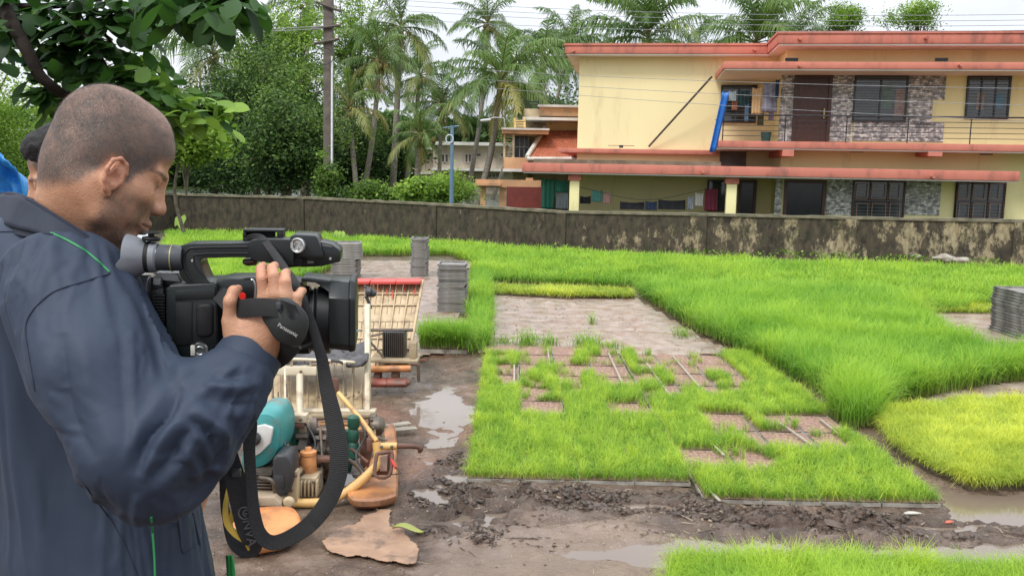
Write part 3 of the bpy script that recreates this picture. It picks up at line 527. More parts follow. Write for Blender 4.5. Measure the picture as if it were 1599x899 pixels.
def house():
    r = thing('house', hw(hp(1150, 300, 0)[0], 1, 0), 'two-storey yellow house with terracotta roof bands and a long railed balcony', 'house')
    E_ = 60; KA, KB, KC, KR, KS, KW = 0, 1.6, 2.9, 2.6, 2.8, 3.0; DEEP = -9; send = hp(1900, 200, KB)[0]
    sl = hp(903, 170, KA)[0]; zr0, zr1 = hp(1040, 84, .5)[1], hp(1040, 69, .5)[1]; sB = hp(1224, 170, KB)[0]
    # walls
    w = MB(); hbox(w, sl, sB+.3, DEEP, KA, -.1, zr0); w.build('wall', M_YEL, r)
    w = MB(); hbox(w, sB, send, DEEP, KB, -.1, zr0+.002); w.build('wall', M_YEL2, r)
    # roofs
    w = MB(); srf = hp(1215, 58, KR)[0]; hbox(w, hp(882, 76, .5)[0], srf, DEEP-.6, .5, zr0, zr1); w.build('roof', M_ORG, r, bevel=.015)
    zq0, zq1 = hp(1400, 68, KR)[1], hp(1400, 50, KR)[1]
    w = MB(); hbox(w, srf, send, DEEP-.6, KR, zq0, zq1); w.build('roof', M_ORG, r, bevel=.015)
    w = MB(); hbox(w, hp(882, 76, .5)[0]+.05, srf+.1, DEEP, .46, zr0-.045, zr0-.002); hbox(w, srf+.05, send, DEEP, KR-.05, zq0-.05, zq0-.002); w.build('soffit', M_SOF, r)
    w = MB(); hbox(w, hp(882, 76, .5)[0]-.03, srf-.03, DEEP-.6, .53, zr1-.045, zr1+.02); hbox(w, srf-.03, send, DEEP-.6, KR+.03, zq1-.045, zq1+.02); w.build('roof_edge', M_ORG, r)
    # canopy over the balcony
    s0 = hp(1130, 102, KC)[0]; a = hq(1300, 97, 1500, 108, KC); w = MB(); hbox(w, s0, send, KA+.004, KC, a[2], a[3]); cn = w.build('canopy', M_ORG, r, bevel=.012)
    w = MB(); hbox(w, s0+.04, send, KA+.006, KC-.04, a[2]-.04, a[2]-.002); w.build('soffit', M_SOF, r)
    zc = a[2]
    # balcony slab, underside and beams
    s0 = hp(1121, 227, KS)[0]; a = hq(1200, 222, 1400, 232.5, KS); zs = a[3]; w = MB(); hbox(w, s0, send, KA+.004, KS, a[2], a[3]); w.build('balcony_slab', M_ORG, r, bevel=.01)
    w = MB(); hbox(w, s0+.04, send, KA+.005, KS-.05, a[2]-.04, a[2]-.002); w.build('soffit', M_SOF, r)
    for x0, x1 in ((1222, 1240), (1450, 1472)):
        b = hq(x0, 233, x1, 244, KS); w = MB(); hbox(w, b[0], b[1], KA+.004, KS-.01, b[2], a[2]-.042); w.build('beam', M_ORG, r)
    # cement patch below the slab's left end
    b = hq(1124, 234, 1165, 262, KA+.02); w = MB(); hbox(w, b[0], b[1], KA, KA+.03, b[2], b[3]); w.build('wall_patch', M_CEM, r)
    # middle ledge of the left wall
    b = hq(872, 233, 1121, 240, .35); w = MB(); hbox(w, b[0], b[1], DEEP, .35, b[2], b[3]); w.build('ledge', M_ORG, r, bevel=.01)
    # awning over the ground floor
    aw0, aw1 = hp(815, 265, KW)[0], hp(1592, 277, KW)[0]; b = hq(1000, 259, 1200, 273.5, KW); w = MB(); hbox(w, aw0, aw1, DEEP, KW, b[2], b[3]); w.build('awning', M_ORG, r, bevel=.012)
    zaw = b[2]; w = MB(); hbox(w, aw0+.04, aw1-.04, DEEP+.1, KW-.05, zaw-.04, zaw-.002); w.build('soffit', M_SOF, r)
    b2 = hq(905, 250, 1121, 259, KW-.3); w = MB(); hbox(w, aw0+.3, hp(1126, 250, KW-.3)[0], .5, KW-.3, b[3]+.002, b2[3]-.02); w.build('awning_band', M_BAND, r)  # thin dark band set on top of the awning
    # porch pillars
    for x0, x1 in ((889, 904), (1134, 1150)):
        c = hq(x0, 280, x1, 335, KW-.3); w = MB(); hbox(w, c[0], c[1], KW-.6, KW-.3, -.1, zaw-.05); f = w.build('pillar', M_YEL2, r, bevel=.01)
        w = MB(); hbox(w, c[0]-.05, c[1]+.05, KW-.65, KW-.25, hp(900, 282, KW-.3)[1], zaw-.042); w.build('capital', M_ORG, f, bevel=.01)
    # stone cladding, upper
    def clad(x0, y0, x1, y1, k=KB, nm='stone_cladding'):
        q = hq(x0, y0, x1, y1, k); w = MB(); hbox(w, q[0], q[1], k-.05, k+.03, q[2], q[3]); return w.build(nm, M_STONE, r)
    clad(1218, 118, 1238, 221); clad(1296, 118, 1331, 221); clad(1416, 118, 1476, 156); clad(1416, 156.5, 1455, 195.5); clad(1331, 191, 1473, 221)
    clad(1210, 280, 1220, 336); clad(1290, 280, 1330, 336); clad(1413, 281, 1468, 336)
    # openings
    def window(x0, y0, x1, y1, k, nx, ny, fm=M_FRAME, bars=0, nm='window', gl=M_GLASS, curt=()):
        q = hq(x0, y0, x1, y1, k); w = MB(); t = .05; a0, a1, z0, z1 = q
        for (u0, u1, v0, v1) in ((a0, a1, z0, z0+t), (a0, a1, z1-t, z1), (a0, a0+t, z0+t, z1-t), (a1-t, a1, z0+t, z1-t)): hbox(w, u0, u1, k+.012, k+.075, v0, v1)
        for i in range(1, nx): u = a0+(a1-a0)*i/nx; hbox(w, u-.02, u+.02, k+.013, k+.07, z0+t, z1-t)
        for i in range(1, ny): v = z0+(z1-z0)*i/ny; hbox(w, a0+t, a1-t, k+.014, k+.066, v-.02, v+.02)
        f = w.build(nm, fm, r, bevel=.004); w = MB(); hbox(w, a0+.02, a1-.02, k+.002, k+.03, z0+.02, z1-.02); w.build('pane', gl, f)
        if bars:
            w = MB()
            for i in range(1, bars): v = z0+(z1-z0)*i/bars; hbox(w, a0+t, a1-t, k+.071, k+.080, v-.007, v+.007)
            w.build('grille', mat('grille_steel', (.16, .17, .17), None, .5), f)
        for (fx0, fx1, fz0, fz1, c) in curt:
            w = MB(); hbox(w, a0+(a1-a0)*fx0, a0+(a1-a0)*fx1, k+.031, k+.036, z0+(z1-z0)*fz0, z0+(z1-z0)*fz1); w.build('curtain', c, f)
        return f
    cg = mat('curtain_green', (.22, .33, .30), (.14, .22, .2), .8); cwm = mat('curtain_pink', (.45, .36, .32), (.3, .22, .2), .8); cb = mat('curtain_blue', (.12, .3, .42), None, .7)
    window(1332, 117.5, 1416, 191, KB, 2, 1, bars=18, curt=((.5, .72, .3, .8, cg), (.78, .98, .1, .7, cwm)))
    window(1508, 117.5, 1576, 186, KB, 3, 1, bars=14, curt=((.25, .42, .2, .6, cwm), (.68, .85, .25, .55, cb)))
    window(1125, 133, 1181, 192, KA, 2, 1, bars=12)
    def door(x0, y0, x1, y1, k, m=M_WOOD, hand=True):
        q = hq(x0, y0, x1, y1, k); w = MB(); a0, a1, z0, z1 = q; hbox(w, a0, a1, k+.001, k+.04, z0, z1); n = 4; d = w.build('door', m, r)
        w = MB(); t = .09
        for (u0, u1, v0, v1) in ((a0, a0+t, z0, z1), (a1-t, a1, z0, z1), (a0+t, a1-t, z1-t, z1)): hbox(w, u0, u1, k+.012, k+.09, v0, v1)
        w.build('frame', M_WOOD, d)
        if hand: w = MB(); p = hw(a1-.2, k+.09, z0+(z1-z0)*.42); w.box(p, (.03, .06, .28)); w.build('handle', mat('brass', (.5, .35, .12), None, .3, metal=1), d)
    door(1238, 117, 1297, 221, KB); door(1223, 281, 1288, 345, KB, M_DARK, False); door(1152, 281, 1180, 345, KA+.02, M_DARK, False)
    M_SH = mat('shutter_brown', (.11, .045, .03), (.07, .03, .02), .5, 6)
    f = window(1330, 282, 1412, 345, KB, 3, 2, M_WOOD, 12); f = window(1490, 284, 1568, 345, KB, 3, 2, M_WOOD, 12)
    window(1104, 281, 1134, 330, KA+.01, 1, 1)
    # thin pale edges on the wooden shutters
    for xs in ((1334, 1358, 1386, 1408), (1494, 1516, 1542, 1564)):
        for a_, b_ in zip(xs[:-1], xs[1:]):
            for y0, y1 in ((287, 311), (317, 341)):
                q = hq(a_+3, y0, b_-3, y1, KB+.08); w = MB(); t = .018
                for (u0, u1, v0, v1) in ((q[0], q[1], q[2], q[2]+t), (q[0], q[1], q[3]-t, q[3]), (q[0], q[0]+t, q[2]+t, q[3]-t), (q[1]-t, q[1], q[2]+t, q[3]-t)): hbox(w, u0, u1, KB+.08, KB+.09, v0, v1)
                w.build('shutter_trim', mat('pink_trim', (.35, .22, .18), None, .6), r)
    for x, y, k in ((1303, 68, KB), (1543, 69, KB), (1226, 91, KB), (1460, 91, KB), (1328, 233, KB), (1530, 237, KB)):
        q = hq(x, y, x+20, y+5, k); w = MB(); hbox(w, q[0], q[1], k, k+.02, q[2], q[3]); w.build('vent', M_DARK, r)
    for x, y, k in ((895, 80, .5), (1178, 78, .5), (1248, 61, KR), (1445, 60, KR), (1248, 103, KC), (1498, 102, KC), (1097, 268, KW), (1455, 276, KW)):
        s, z = hp(x, y, k); p = hw(s, k-.05, z); w = MB(); w.tube([p, p+HN*.22], .05, 8); w.build('water_spout', M_ORG, r)
    # balcony railing
    rail = MB(); sA = hp(1128, 200, KS-.08)[0]; z0 = zs; zt = hp(1300, 181, KS-.08)[1]; k = KS-.1
    for j, zz in enumerate(np.linspace(z0, zt, 6)[1:]): 
        rr = .022 if j == 4 else .009; rail.tube([hw(sA, k, zz), hw(send, k, zz)], rr, 8); 
    rail.tube([hw(sA, k, zt), hw(sA, .2, zt)], .02, 8)
    for x in (1129, 1226, 1322, 1418, 1516, 1613): s = hp(x, 200, k)[0]; rail.tube([hw(s, k, z0-.02), hw(s, k, zt)], .017, 8)
    rail.build('railing', mat('black_steel', (.03, .03, .035), (.06, .06, .06), .4, metal=.6), r)
    # bracing pole on the left wall
    a_ = hp(1013, 229, .12); b_ = hp(1113, 118, 1.2); w = MB(); w.tube([hw(a_[0], .1, a_[1]), hw(b_[0], .9, b_[1])], .032, 10); w.build('diagonal_pipe', mat('rusty_pipe', (.10, .07, .055), (.05, .04, .035), .6), r)
    w = MB(); q = hp(970, 229, .2); w.box(hw(q[0], .25, q[1]), (.12, .12, .08)); w.tube([hw(q[0]-.42, .2, q[1]+.03), hw(q[0]+.42, .2, q[1]+.03)], .01, 6); w.build('wall_lamp', M_FRAME, r)
    # ---- clothes and tarp
    def cloth(x0, y0, x1, y1, k, m, label, name='hanging_cloth', folds=3, cat='laundry', slant=0, grp='washing on the house lines'):
        nx, nz = 14, 12; q = hq(x0, y0, x1, y1, k); S = np.linspace(0, 1, nx); Z = np.linspace(0, 1, nz); V = []
        for zt_ in Z:
            for s in S: V.append(hw(q[0]+(q[1]-q[0])*s+slant*(1-zt_)*-1, k+.035*math.sin(s*folds*6.28+x0)*(1.1-.6*zt_)+.02*math.sin(zt_*4+s*3), q[2]+(q[3]-q[2])*zt_-.03*math.sin(s*PI)*zt_))
        V = np.array(V); i = (np.arange(nz-1)[:, None]*nx+np.arange(nx-1)[None]).ravel(); o = npmesh(name, V, np.stack([i, i+1, i+nx+1, i+nx], 1), m)
        sd = o.modifiers.new('thick', 'SOLIDIFY'); sd.thickness = .012; setp(o, label, cat, grp); return o
    c = lambda n, a, b=None: mat(n, a, b, .85, 4)
    cloth(1126, 143, 1137, 238, KS+.02, mat('blue_tarp', (.02, .17, .55), (.012, .10, .38), .4, 3, bump=.01), 'long blue tarpaulin strip hanging at the balcony\'s left end', 'tarpaulin', 1.5, 'tarpaulin', slant=.30, grp=None)
    cloth(1174, 137, 1189, 179, KS-.6, c('peach_towel', (.62, .40, .20), (.5, .3, .14)), 'peach towel on the upper balcony line')
    cloth(1191, 128, 1214, 176, KS-.6, c('patterned_cloth', (.32, .30, .36), (.10, .09, .12)), 'grey patterned cloth on the upper balcony line')
    cloth(1139, 142, 1149, 158, KS-.6, c('pale_cloth', (.5, .55, .55)), 'small pale cloth hung beside the blue tarpaulin')
    cloth(1152, 140, 1170, 168, KS-.9, c('dark_teal_cloth', (.04, .08, .09)), 'dark teal garment in front of the balcony window')
    cloth(1163, 163, 1168, 190, KS-.8, c('blue_cloth', (.2, .35, .5)), 'narrow light blue cloth low in front of the balcony window')
    cloth(1211, 124, 1217, 153, KS-.5, c('navy_cloth', (.03, .05, .10)), 'narrow navy cloth at the stone column')
    cloth(1143, 158, 1151, 172, KS-.7, c('rust_cloth', (.4, .15, .08)), 'small rust cloth below the pale one beside the tarpaulin')
    cloth(1183, 176, 1192, 196, KS-1.2, c('olive_cloth', (.16, .17, .08)), 'olive cloth hanging below the peach towel'); cloth(1200, 172, 1208, 188, KS-1.1, c('lilac_cloth', (.38, .33, .45)), 'lilac cloth under the patterned cloth')
    kk = KW-.8
    cloth(906, 306, 922, 318, kk, c('black_cloth', (.02, .02, .025)), 'small black clothes at the porch\'s left pillar')
    cloth(924, 297, 940, 315, kk, c('teal_cloth', (.10, .28, .25)), 'teal cloth on the porch line'); cloth(941, 300, 954, 318, kk, c('pink_cloth', (.5, .3, .27)), 'pinkish cloth on the porch line')
    cloth(968, 315, 1006, 327, kk, c('black_cloth', (.02, .02, .025)), 'dark cloth hanging left of the middle of the porch'); cloth(1008, 314, 1026, 328, kk, c('navy_cloth', (.03, .05, .10)), 'navy cloth in the middle of the porch'); cloth(1028, 312, 1070, 327, kk, c('black_cloth', (.02, .02, .025)), 'wide dark cloth right of the middle of the porch')
    cloth(1073, 306, 1084, 327, kk, c('grey_cloth', (.35, .38, .42)), 'light grey cloth beside the white one on the porch'); cloth(1085, 301, 1099, 322, kk, c('white_cloth', (.6, .57, .52)), 'white cloth next to the maroon one on the porch'); cloth(1100, 294, 1120, 329, kk, c('maroon_cloth', (.17, .02, .045)), 'maroon cloth hanging at the porch\'s right end')
    w = MB(); pa = hp(904, 292, kk); pm = hp(1010, 312, kk); pb = hp(1134, 288, kk); w.tube([hw(pa[0], kk, pa[1]), hw(pm[0], kk, pm[1]), hw(pb[0], kk, pb[1])], .006, 5, smooth=8); setp(w.build('clothes_line', M_FRAME), 'sagging clothes line across the open porch', 'clothes line')
    w = MB(); pa = hp(1136, 139, KS-.6); pb = hp(1219, 126, KS-.6); w.tube([hw(pa[0], KS-.6, pa[1]), hw(pb[0], KS-.6, pb[1])], .006, 5); setp(w.build('clothes_line', M_FRAME), 'short clothes line across the upper balcony', 'clothes line')
    # bucket and things on the balcony, green sheet beside the porch
    p = hw(hp(1196, 212, 1.4)[0], 1.4, zs); w = MB(); w.lathe([(.12, 0), (.16, .3), (.17, .32), (.15, .32), (.11, .03)], p, (0, 0, 1), 20); setp(w.build('bucket', mat('teal_plastic', (.04, .14, .13), None, .5)), 'dark teal bucket standing on the upper balcony', 'bucket')
    cloth(846, 279, 866, 326, KW-1.2, mat('green_sheet', (.015, .16, .11), (.01, .11, .08), .6, 2), 'dark green sheet hung left of the porch pillar', 'sheet', 3, 'sheet', grp=None)
    cloth(868, 281, 887, 300, KW-1.3, mat('teal_shutter', (.03, .28, .21), (.02, .18, .14), .6, 2), 'bright teal sheet next to the porch pillar', 'sheet', 6, 'sheet', grp=None)
    cloth(869, 300, 887, 326, KW-1.35, c('grey_cloth', (.35, .38, .42)), 'grey clothes under the bright teal sheet', 'hanging_cloth', 4)
house()
# ================================================================ buildings further back
def pbox(mb, x0, y0, x1, y1, Y, depth=3.0):
    a = PY(x0, (y0+y1)/2, Y)[0]; b = PY(x1, (y0+y1)/2, Y)[0]; z0 = PY((x0+x1)/2, y1, Y)[2]; z1 = PY((x0+x1)/2, y0, Y)[2]
    return mb.box(((a+b)/2, Y+depth/2, (z0+z1)/2), (abs(b-a), depth, abs(z1-z0)))
M_PEACH = mat('peach_paint', (.62, .36, .19), (.50, .28, .15), .8, 1.5, dirt=(.22, .17, .12), dscale=1.1, dlo=.52, dhi=.7)
M_CREAM = mat('weathered_cream', (.60, .50, .33), (.42, .34, .22), .85, 1.5, dirt=(.14, .11, .08), dscale=1.3, dlo=.5, dhi=.66)
M_WHT = mat('white_trim', (.68, .66, .62), (.5, .48, .44), .7, 2)
def building2():
    Y = 36.; r = thing('house', (PY(850, 320, Y)[0], Y+2, 0), 'peach two-storey neighbour house with red tiled lean-to roof', 'house')
    w = MB(); pbox(w, 800, 188, 925, 345, Y+1.5, 5); w.build('wall', M_CREAM, r)
    w = MB(); pbox(w, 853, 184, 925, 205, Y+1.3, .3); w.build('upper_wall', mat('light_peach', (.74, .52, .26), (.66, .45, .22), .8, 2), r)
    w = MB(); pbox(w, 842, 166, 925, 182, Y, 5); w.build('parapet', M_PEACH, r, bevel=.02)
    w = MB(); pbox(w, 818, 170, 842.5, 184, Y+.1, 5); w.build('parapet', M_CREAM, r, bevel=.02)
    w = MB(); pbox(w, 840, 164, 926, 167.5, Y-.15, 5.4); pbox(w, 816, 183.5, 925, 188, Y-.25, 5.3); pbox(w, 783, 200, 858, 203, Y-1.1, 3); w.build('coping', M_WHT, r)
    w = MB(); pbox(w, 784, 203, 857, 209, Y-1, 2.8); w.build('balcony_roof', M_PEACH, r)
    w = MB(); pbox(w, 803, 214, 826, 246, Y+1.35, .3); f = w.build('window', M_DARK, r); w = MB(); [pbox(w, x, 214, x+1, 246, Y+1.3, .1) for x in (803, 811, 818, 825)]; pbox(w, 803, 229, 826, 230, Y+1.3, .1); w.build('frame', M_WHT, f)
    w = MB(); [pbox(w, x, 209, x+3, 262, Y-.8, .3) for x in (786, 800)]; w.build('balcony_pillar', M_CREAM, r)
    w = MB(); [pbox(w, 787, y, 801, y+2, Y-.6, .1) for y in range(212, 245, 6)]; w.build('balcony_screen', M_CREAM, r)
    w = MB(); pbox(w, 787, 246, 825, 266, Y-1, .25); w.build('balcony_wall', M_PEACH, r, bevel=.02)
    w = MB(); pbox(w, 785, 264, 862, 268.5, Y-1.2, 3); pbox(w, 783, 287, 830, 291, Y-1.3, .5); w.build('slab', M_WHT, r)
    w = MB(); pbox(w, 742, 281, 845, 293, Y-2.3, .4); pbox(w, 738, 286, 782, 290, Y-2.6, .4); w.build('porch_beam', M_PEACH, r)
    w = MB(); pbox(w, 750, 292, 758, 345, Y-2.3, .4); pbox(w, 780, 283, 790, 345, Y-2.2, .4); pbox(w, 821, 278, 832, 300, Y-2.25, .4); w.build('porch_pillar', M_PEACH, r)
    # tiled lean-to: a sloping sheet with tile rows
    a = [PY(824, 247, Y-1.6), PY(925, 247, Y-1.6), PY(925, 204, Y+1.2), PY(853, 204, Y+1.2)]; V = []; nx, ny = 90, 40
    for j in range(ny+1):
        for i in range(nx+1):
            s, t = i/nx, j/ny; p = (a[0]*(1-s)+a[1]*s)*(1-t)+(a[3]*(1-s)+a[2]*s)*t; p = p+np.array([0, -.03, .05])*(((1-t)*14) % 1)+np.array([0, 0, .02])*math.sin(s*2*PI*26); V.append(p)
    i = (np.arange(ny)[:, None]*(nx+1)+np.arange(nx)[None]).ravel(); t = npmesh('tiled_roof', V, np.stack([i, i+1, i+nx+2, i+nx+1], 1), mat('red_tiles', (.50, .16, .085), (.36, .11, .06), .7, 6, dirt=(.24, .09, .05), dscale=5), r, sharp=30)
    t.modifiers.new('s', 'SOLIDIFY').thickness = .06
    w = MB(); w.tube([PY(823, 247, Y-1.7)+[0, 0, .05], PY(852, 203, Y+1.1)+[0, 0, .12]], .09, 8); w.tube([PY(823, 248, Y-1.75), PY(925, 248, Y-1.75)], .07, 8); w.build('roof_edge', M_WHT, t)
    w = MB(); pbox(w, 820, 158, 842, 160, Y+.2, .05); [pbox(w, x, 160, x+.8, 171, Y+.2, .05) for x in range(820, 843, 3)]; [pbox(w, 820, y, 842, y+.8, Y+.18, .05) for y in (163, 167)]; w.build('roof_grille', M_FRAME, r)
    w = MB(); [w.tube([PY(x, 185, Y-.3), PY(x+.5, 200, Y-.5)], .05, 6) for x in (804, 819)]; [w.tube([PY(804, y, Y-.4), PY(819, y, Y-.4)], .035, 6) for y in (189, 193, 197)]; setp(w.build('ladder', mat('yellow_wood', (.6, .42, .15), None, .6)), 'small yellow ladder leaning below the neighbour\'s parapet', 'ladder')
    w = MB(); pbox(w, 791, 292, 846, 345, Y-4.0, .15); setp(w.build('gate', mat('red_oxide', (.20, .035, .025), (.14, .025, .02), .6, 3)), 'dull red sheet gate behind the compound wall', 'gate')
building2()
def building3():
    Y = 62.; r = thing('house', (PY(730, 320, Y)[0], Y+2, 0), 'far pale beige building with small windows behind the palms', 'house')
    M_B = mat('beige_plaster', (.60, .52, .42), (.50, .42, .34), .85, .6, dirt=(.30, .25, .2), dscale=.8)
    w = MB(); pbox(w, 676, 226, 800, 345, Y, 6); w.build('wall', M_B, r); w = MB(); pbox(w, 560, 232, 676, 345, Y+3, 6); w.build('wall', M_B, r)
    w = MB(); pbox(w, 672, 222, 802, 227, Y-.8, 7.5); pbox(w, 674, 263, 800, 267, Y-1, 1.2); pbox(w, 556, 228, 674, 233, Y+2, 7); pbox(w, 556, 268, 674, 271, Y+2.2, 1); w.build('roof_slab', M_WHT, r)
    for x0, x1, y0, y1 in ((684, 700, 240, 254), (726, 736, 240, 254), (744, 751, 239, 245), (765, 770, 239, 245), (781, 786, 239, 245), (762, 780, 271, 278), (688, 700, 276, 290), (734, 744, 276, 290), (590, 606, 242, 256), (630, 646, 242, 256), (580, 600, 278, 292), (640, 655, 278, 292)):
        YY = Y if x0 > 676 else Y+3; w = MB(); pbox(w, x0, y0, x1, y1, YY-.12, .1); f = w.build('window', M_WHT, r, bevel=.01); n = max(1, int((x1-x0)/5)); d = (x1-x0)/n; w = MB(); [pbox(w, x0+i*d+.8, y0+1.2, x0+(i+1)*d-.8, y1-1.2, YY-.14, .06) for i in range(n)]; w.build('pane', mat('brown_glass', (.10, .08, .07), None, .2), f)
building3()
# ================================================================ poles and wires
M_CONC = mat('weathered_concrete_pole', (.15, .125, .105), (.085, .07, .06), .85, 4, bump=.004)
def poles():
    Y = 27.; b = PY(513, 330, Y); t = PY(513, -12, Y); r = thing('utility_pole', (b[0], Y, 0), 'tall concrete electricity pole with crossarms and a white conduit', 'pole')
    w = MB(); w.prism([(b[0]-.14, Y-.1, -.2), (b[0]+.14, Y-.1, -.2), (b[0]+.14, Y+.1, -.2), (b[0]-.14, Y+.1, -.2)], (t[0]-b[0], 0, t[2]+.2)); w.build('pole', M_CONC, r, bevel=.02)
    for (x0, y0, x1, y1) in ((496, 4, 532, 18), (488, 45, 532, 40), (490, 69, 530, 61)):
        w = MB(); w.tube([PY(x0, y0, Y-.15), PY(x1, y1, Y-.15)], .045, 6); f = w.build('crossarm', M_CONC, r)
        for fr in (.08, .9): p = PY(x0+(x1-x0)*fr, y0+(y1-y0)*fr, Y-.15); w = MB(); w.lathe([(.02, 0), (.05, .04), (.03, .07), (.05, .10), (.02, .14)], p, (0, 0, 1), 10); w.build('insulator', M_WHT, f)
    w = MB(); w.tube([PY(518.5, 88, Y-.14), PY(518, 262, Y-.14)], .03, 8); w.build('conduit', mat('white_pvc', (.75, .78, .8), None, .4), r)
    w = MB(); [w.tube([PY(506, 88, Y-.2)+np.array([.28*math.cos(a), 0, .24*math.sin(a)]) for a in np.linspace(0, 6.28, 18)], .012, 5)]; w.build('wire_coil', M_FRAME, r)
    for i, (x, y0) in enumerate(((418, 25),)):
        b = PY(x, 320, 40); t = PY(x, y0, 40); w = MB(); w.tube([(b[0], 40, -.2), t], .07, 8); setp(w.build('pole', mat('dark_pole', (.07, .055, .05), None, .8)), 'slender dark pole among the trees left of the electricity pole', 'pole')
    Y = 22.6; b = PY(705, 320, Y); t = PY(706, 196, Y); r = thing('street_pole', (b[0], Y, 0), 'light blue steel pole with a small ring bracket, behind the wall', 'pole')
    M_BLUE = mat('blue_paint', (.13, .22, .32), (.09, .16, .24), .5, 3); w = MB(); w.tube([(b[0], Y, -.2), (b[0], Y, (t[2])*.6)], .055, 12); w.tube([(b[0], Y, t[2]*.6), t], .042, 12); w.build('pole', M_BLUE, r)
    w = MB(); w.tube([PY(702, 217, Y-.05)+np.array([.09*math.cos(a), 0, .10*math.sin(a)]) for a in np.linspace(0, 6.28, 16)], .018, 6); w.build('ring', mat('pale_plastic', (.5, .55, .6), None, .5), r)
    w = MB(); w.tube([PY(692, 200, Y), PY(716, 197, Y)], .018, 6); w.build('crossarm', M_BLUE, r)
    w = MB(); p, q = PY(756, 188, 34.6), PY(787, 184, 34.6); w.tube([p, (p+q)/2+[0, 0, .06], q, q+[.05, 0, -.35]], [.02, .02, .018, .018], 6); w.lathe([(.03, -.15), (.05, -.05), (.055, .15), (.03, .25)], p, (1, 0, .1), 10); setp(w.build('street_lamp', mat('lamp_white', (.55, .56, .58), None, .4)), 'small white street lamp on an arm near the peach house', 'street lamp')
    # wires
    def wire(a, b, sag, label, rad=.0065):
        a, b = np.array(a), np.array(b); P = [a+(b-a)*t-np.array([0, 0, sag*4*t*(1-t)]) for t in np.linspace(0, 1, 24)]; w = MB(); w.tube(P, rad, 5); setp(w.build('power_line', mat('wire_grey', (.30, .31, .33), (.2, .2, .22), .5)), label, 'power line', 'overhead wires')
    A = 27.
    for i, (y0, y1, lb) in enumerate(((-6, 26, 'highest overhead wire crossing the sky above the roof'), (2, 35, 'second overhead wire under the highest one'), (10, 43, 'third overhead wire over the palm tops'), (24, 50, 'lowest overhead wire just above the roof edge'))):
        wire(PY(530, y0, A), PY(1750, y1-6, 22), .25, lb)
    for i, (y0, y1, y2, lb) in enumerate(((118, 128, 150, 'upper service wire passing before the yellow wall'), (133, 142, 178, 'middle service wire passing before the yellow wall'), (145, 165, 205, 'lower service wire passing before the yellow wall'))):
        wire(PY(760, y0-8, 26), PY(1750, y2-10, 20), .1, lb, .006)
    wire(PY(-40, 204, 30), PY(80, 201, 30), .02, 'pale wire across the light green trees at the far left', .015)
    wire(PY(200, 50, 26), PY(505, 41, 26.6), .05, 'white wire running left from the pole\'s second crossarm', .012); wire(PY(200, 53, 26), PY(505, 45, 26.6), .05, 'second white wire just under the one left of the pole', .012)
poles()
# ================================================================ vegetation
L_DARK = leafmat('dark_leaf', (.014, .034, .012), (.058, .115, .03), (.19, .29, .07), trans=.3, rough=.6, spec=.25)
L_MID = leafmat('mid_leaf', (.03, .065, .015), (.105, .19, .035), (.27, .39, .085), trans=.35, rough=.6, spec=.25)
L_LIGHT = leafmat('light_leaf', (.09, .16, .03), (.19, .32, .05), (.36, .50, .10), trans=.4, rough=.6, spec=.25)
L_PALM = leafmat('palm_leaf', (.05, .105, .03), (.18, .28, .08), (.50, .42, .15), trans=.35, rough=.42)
M_BARK = mat('grey_bark', (.16, .13, .10), (.07, .055, .04), .9, 6, bump=.01); M_PTRUNK = mat('palm_trunk', (.34, .30, .26), (.19, .165, .14), .9, 7, bump=.01, stretch=(1, 1, 3))
def leaves(C, size, tint, flat=.5, asp=.5, fold=False, droop=.3):
    """rhombus leaves at centres C"""
    n = len(C); d = rng.normal(0, 1, (n, 3)); d[:, 2] = d[:, 2]*.6-droop; d /= np.linalg.norm(d, axis=1)[:, None]
    u = np.cross(d, rng.normal(0, 1, (n, 3))*[1, 1, flat]+[0, 0, .9]); u /= np.linalg.norm(u, axis=1)[:, None]+1e-9
    s = (size*rng.uniform(.6, 1.35, n))[:, None]; V = np.stack([C-d*s*.5, C+u*s*asp*.5, C+d*s*.5, C-u*s*asp*.5], 1)
    return V.reshape(-1, 3), np.arange(4*n).reshape(n, 4), np.repeat(tint, 4)
def crown_pts(c, r, ncl, per, spread, seed=0, shell=.55):
    cs = []; r = np.array(r)
    while len(cs) < ncl:
        p = rng.normal(0, 1, 3); p /= np.linalg.norm(p); q = rng.random()**.5*(1-shell)+shell*rng.random()**.25; k = .72+.62*vnoise(p[0]*2.2+seed, p[1]*2.2, p[2]*2.2, seed)+.25*vnoise(p[0]*5+seed, p[1]*5, p[2]*5, seed+3)
        cs.append(np.array(c)+p*r*q*k*1.15)
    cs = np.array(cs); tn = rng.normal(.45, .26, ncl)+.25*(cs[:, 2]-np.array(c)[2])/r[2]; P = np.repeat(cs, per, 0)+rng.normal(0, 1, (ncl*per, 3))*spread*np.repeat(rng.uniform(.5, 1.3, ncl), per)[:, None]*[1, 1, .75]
    return P, np.clip(np.repeat(tn, per)+rng.normal(0, .13, ncl*per), 0, 1), cs
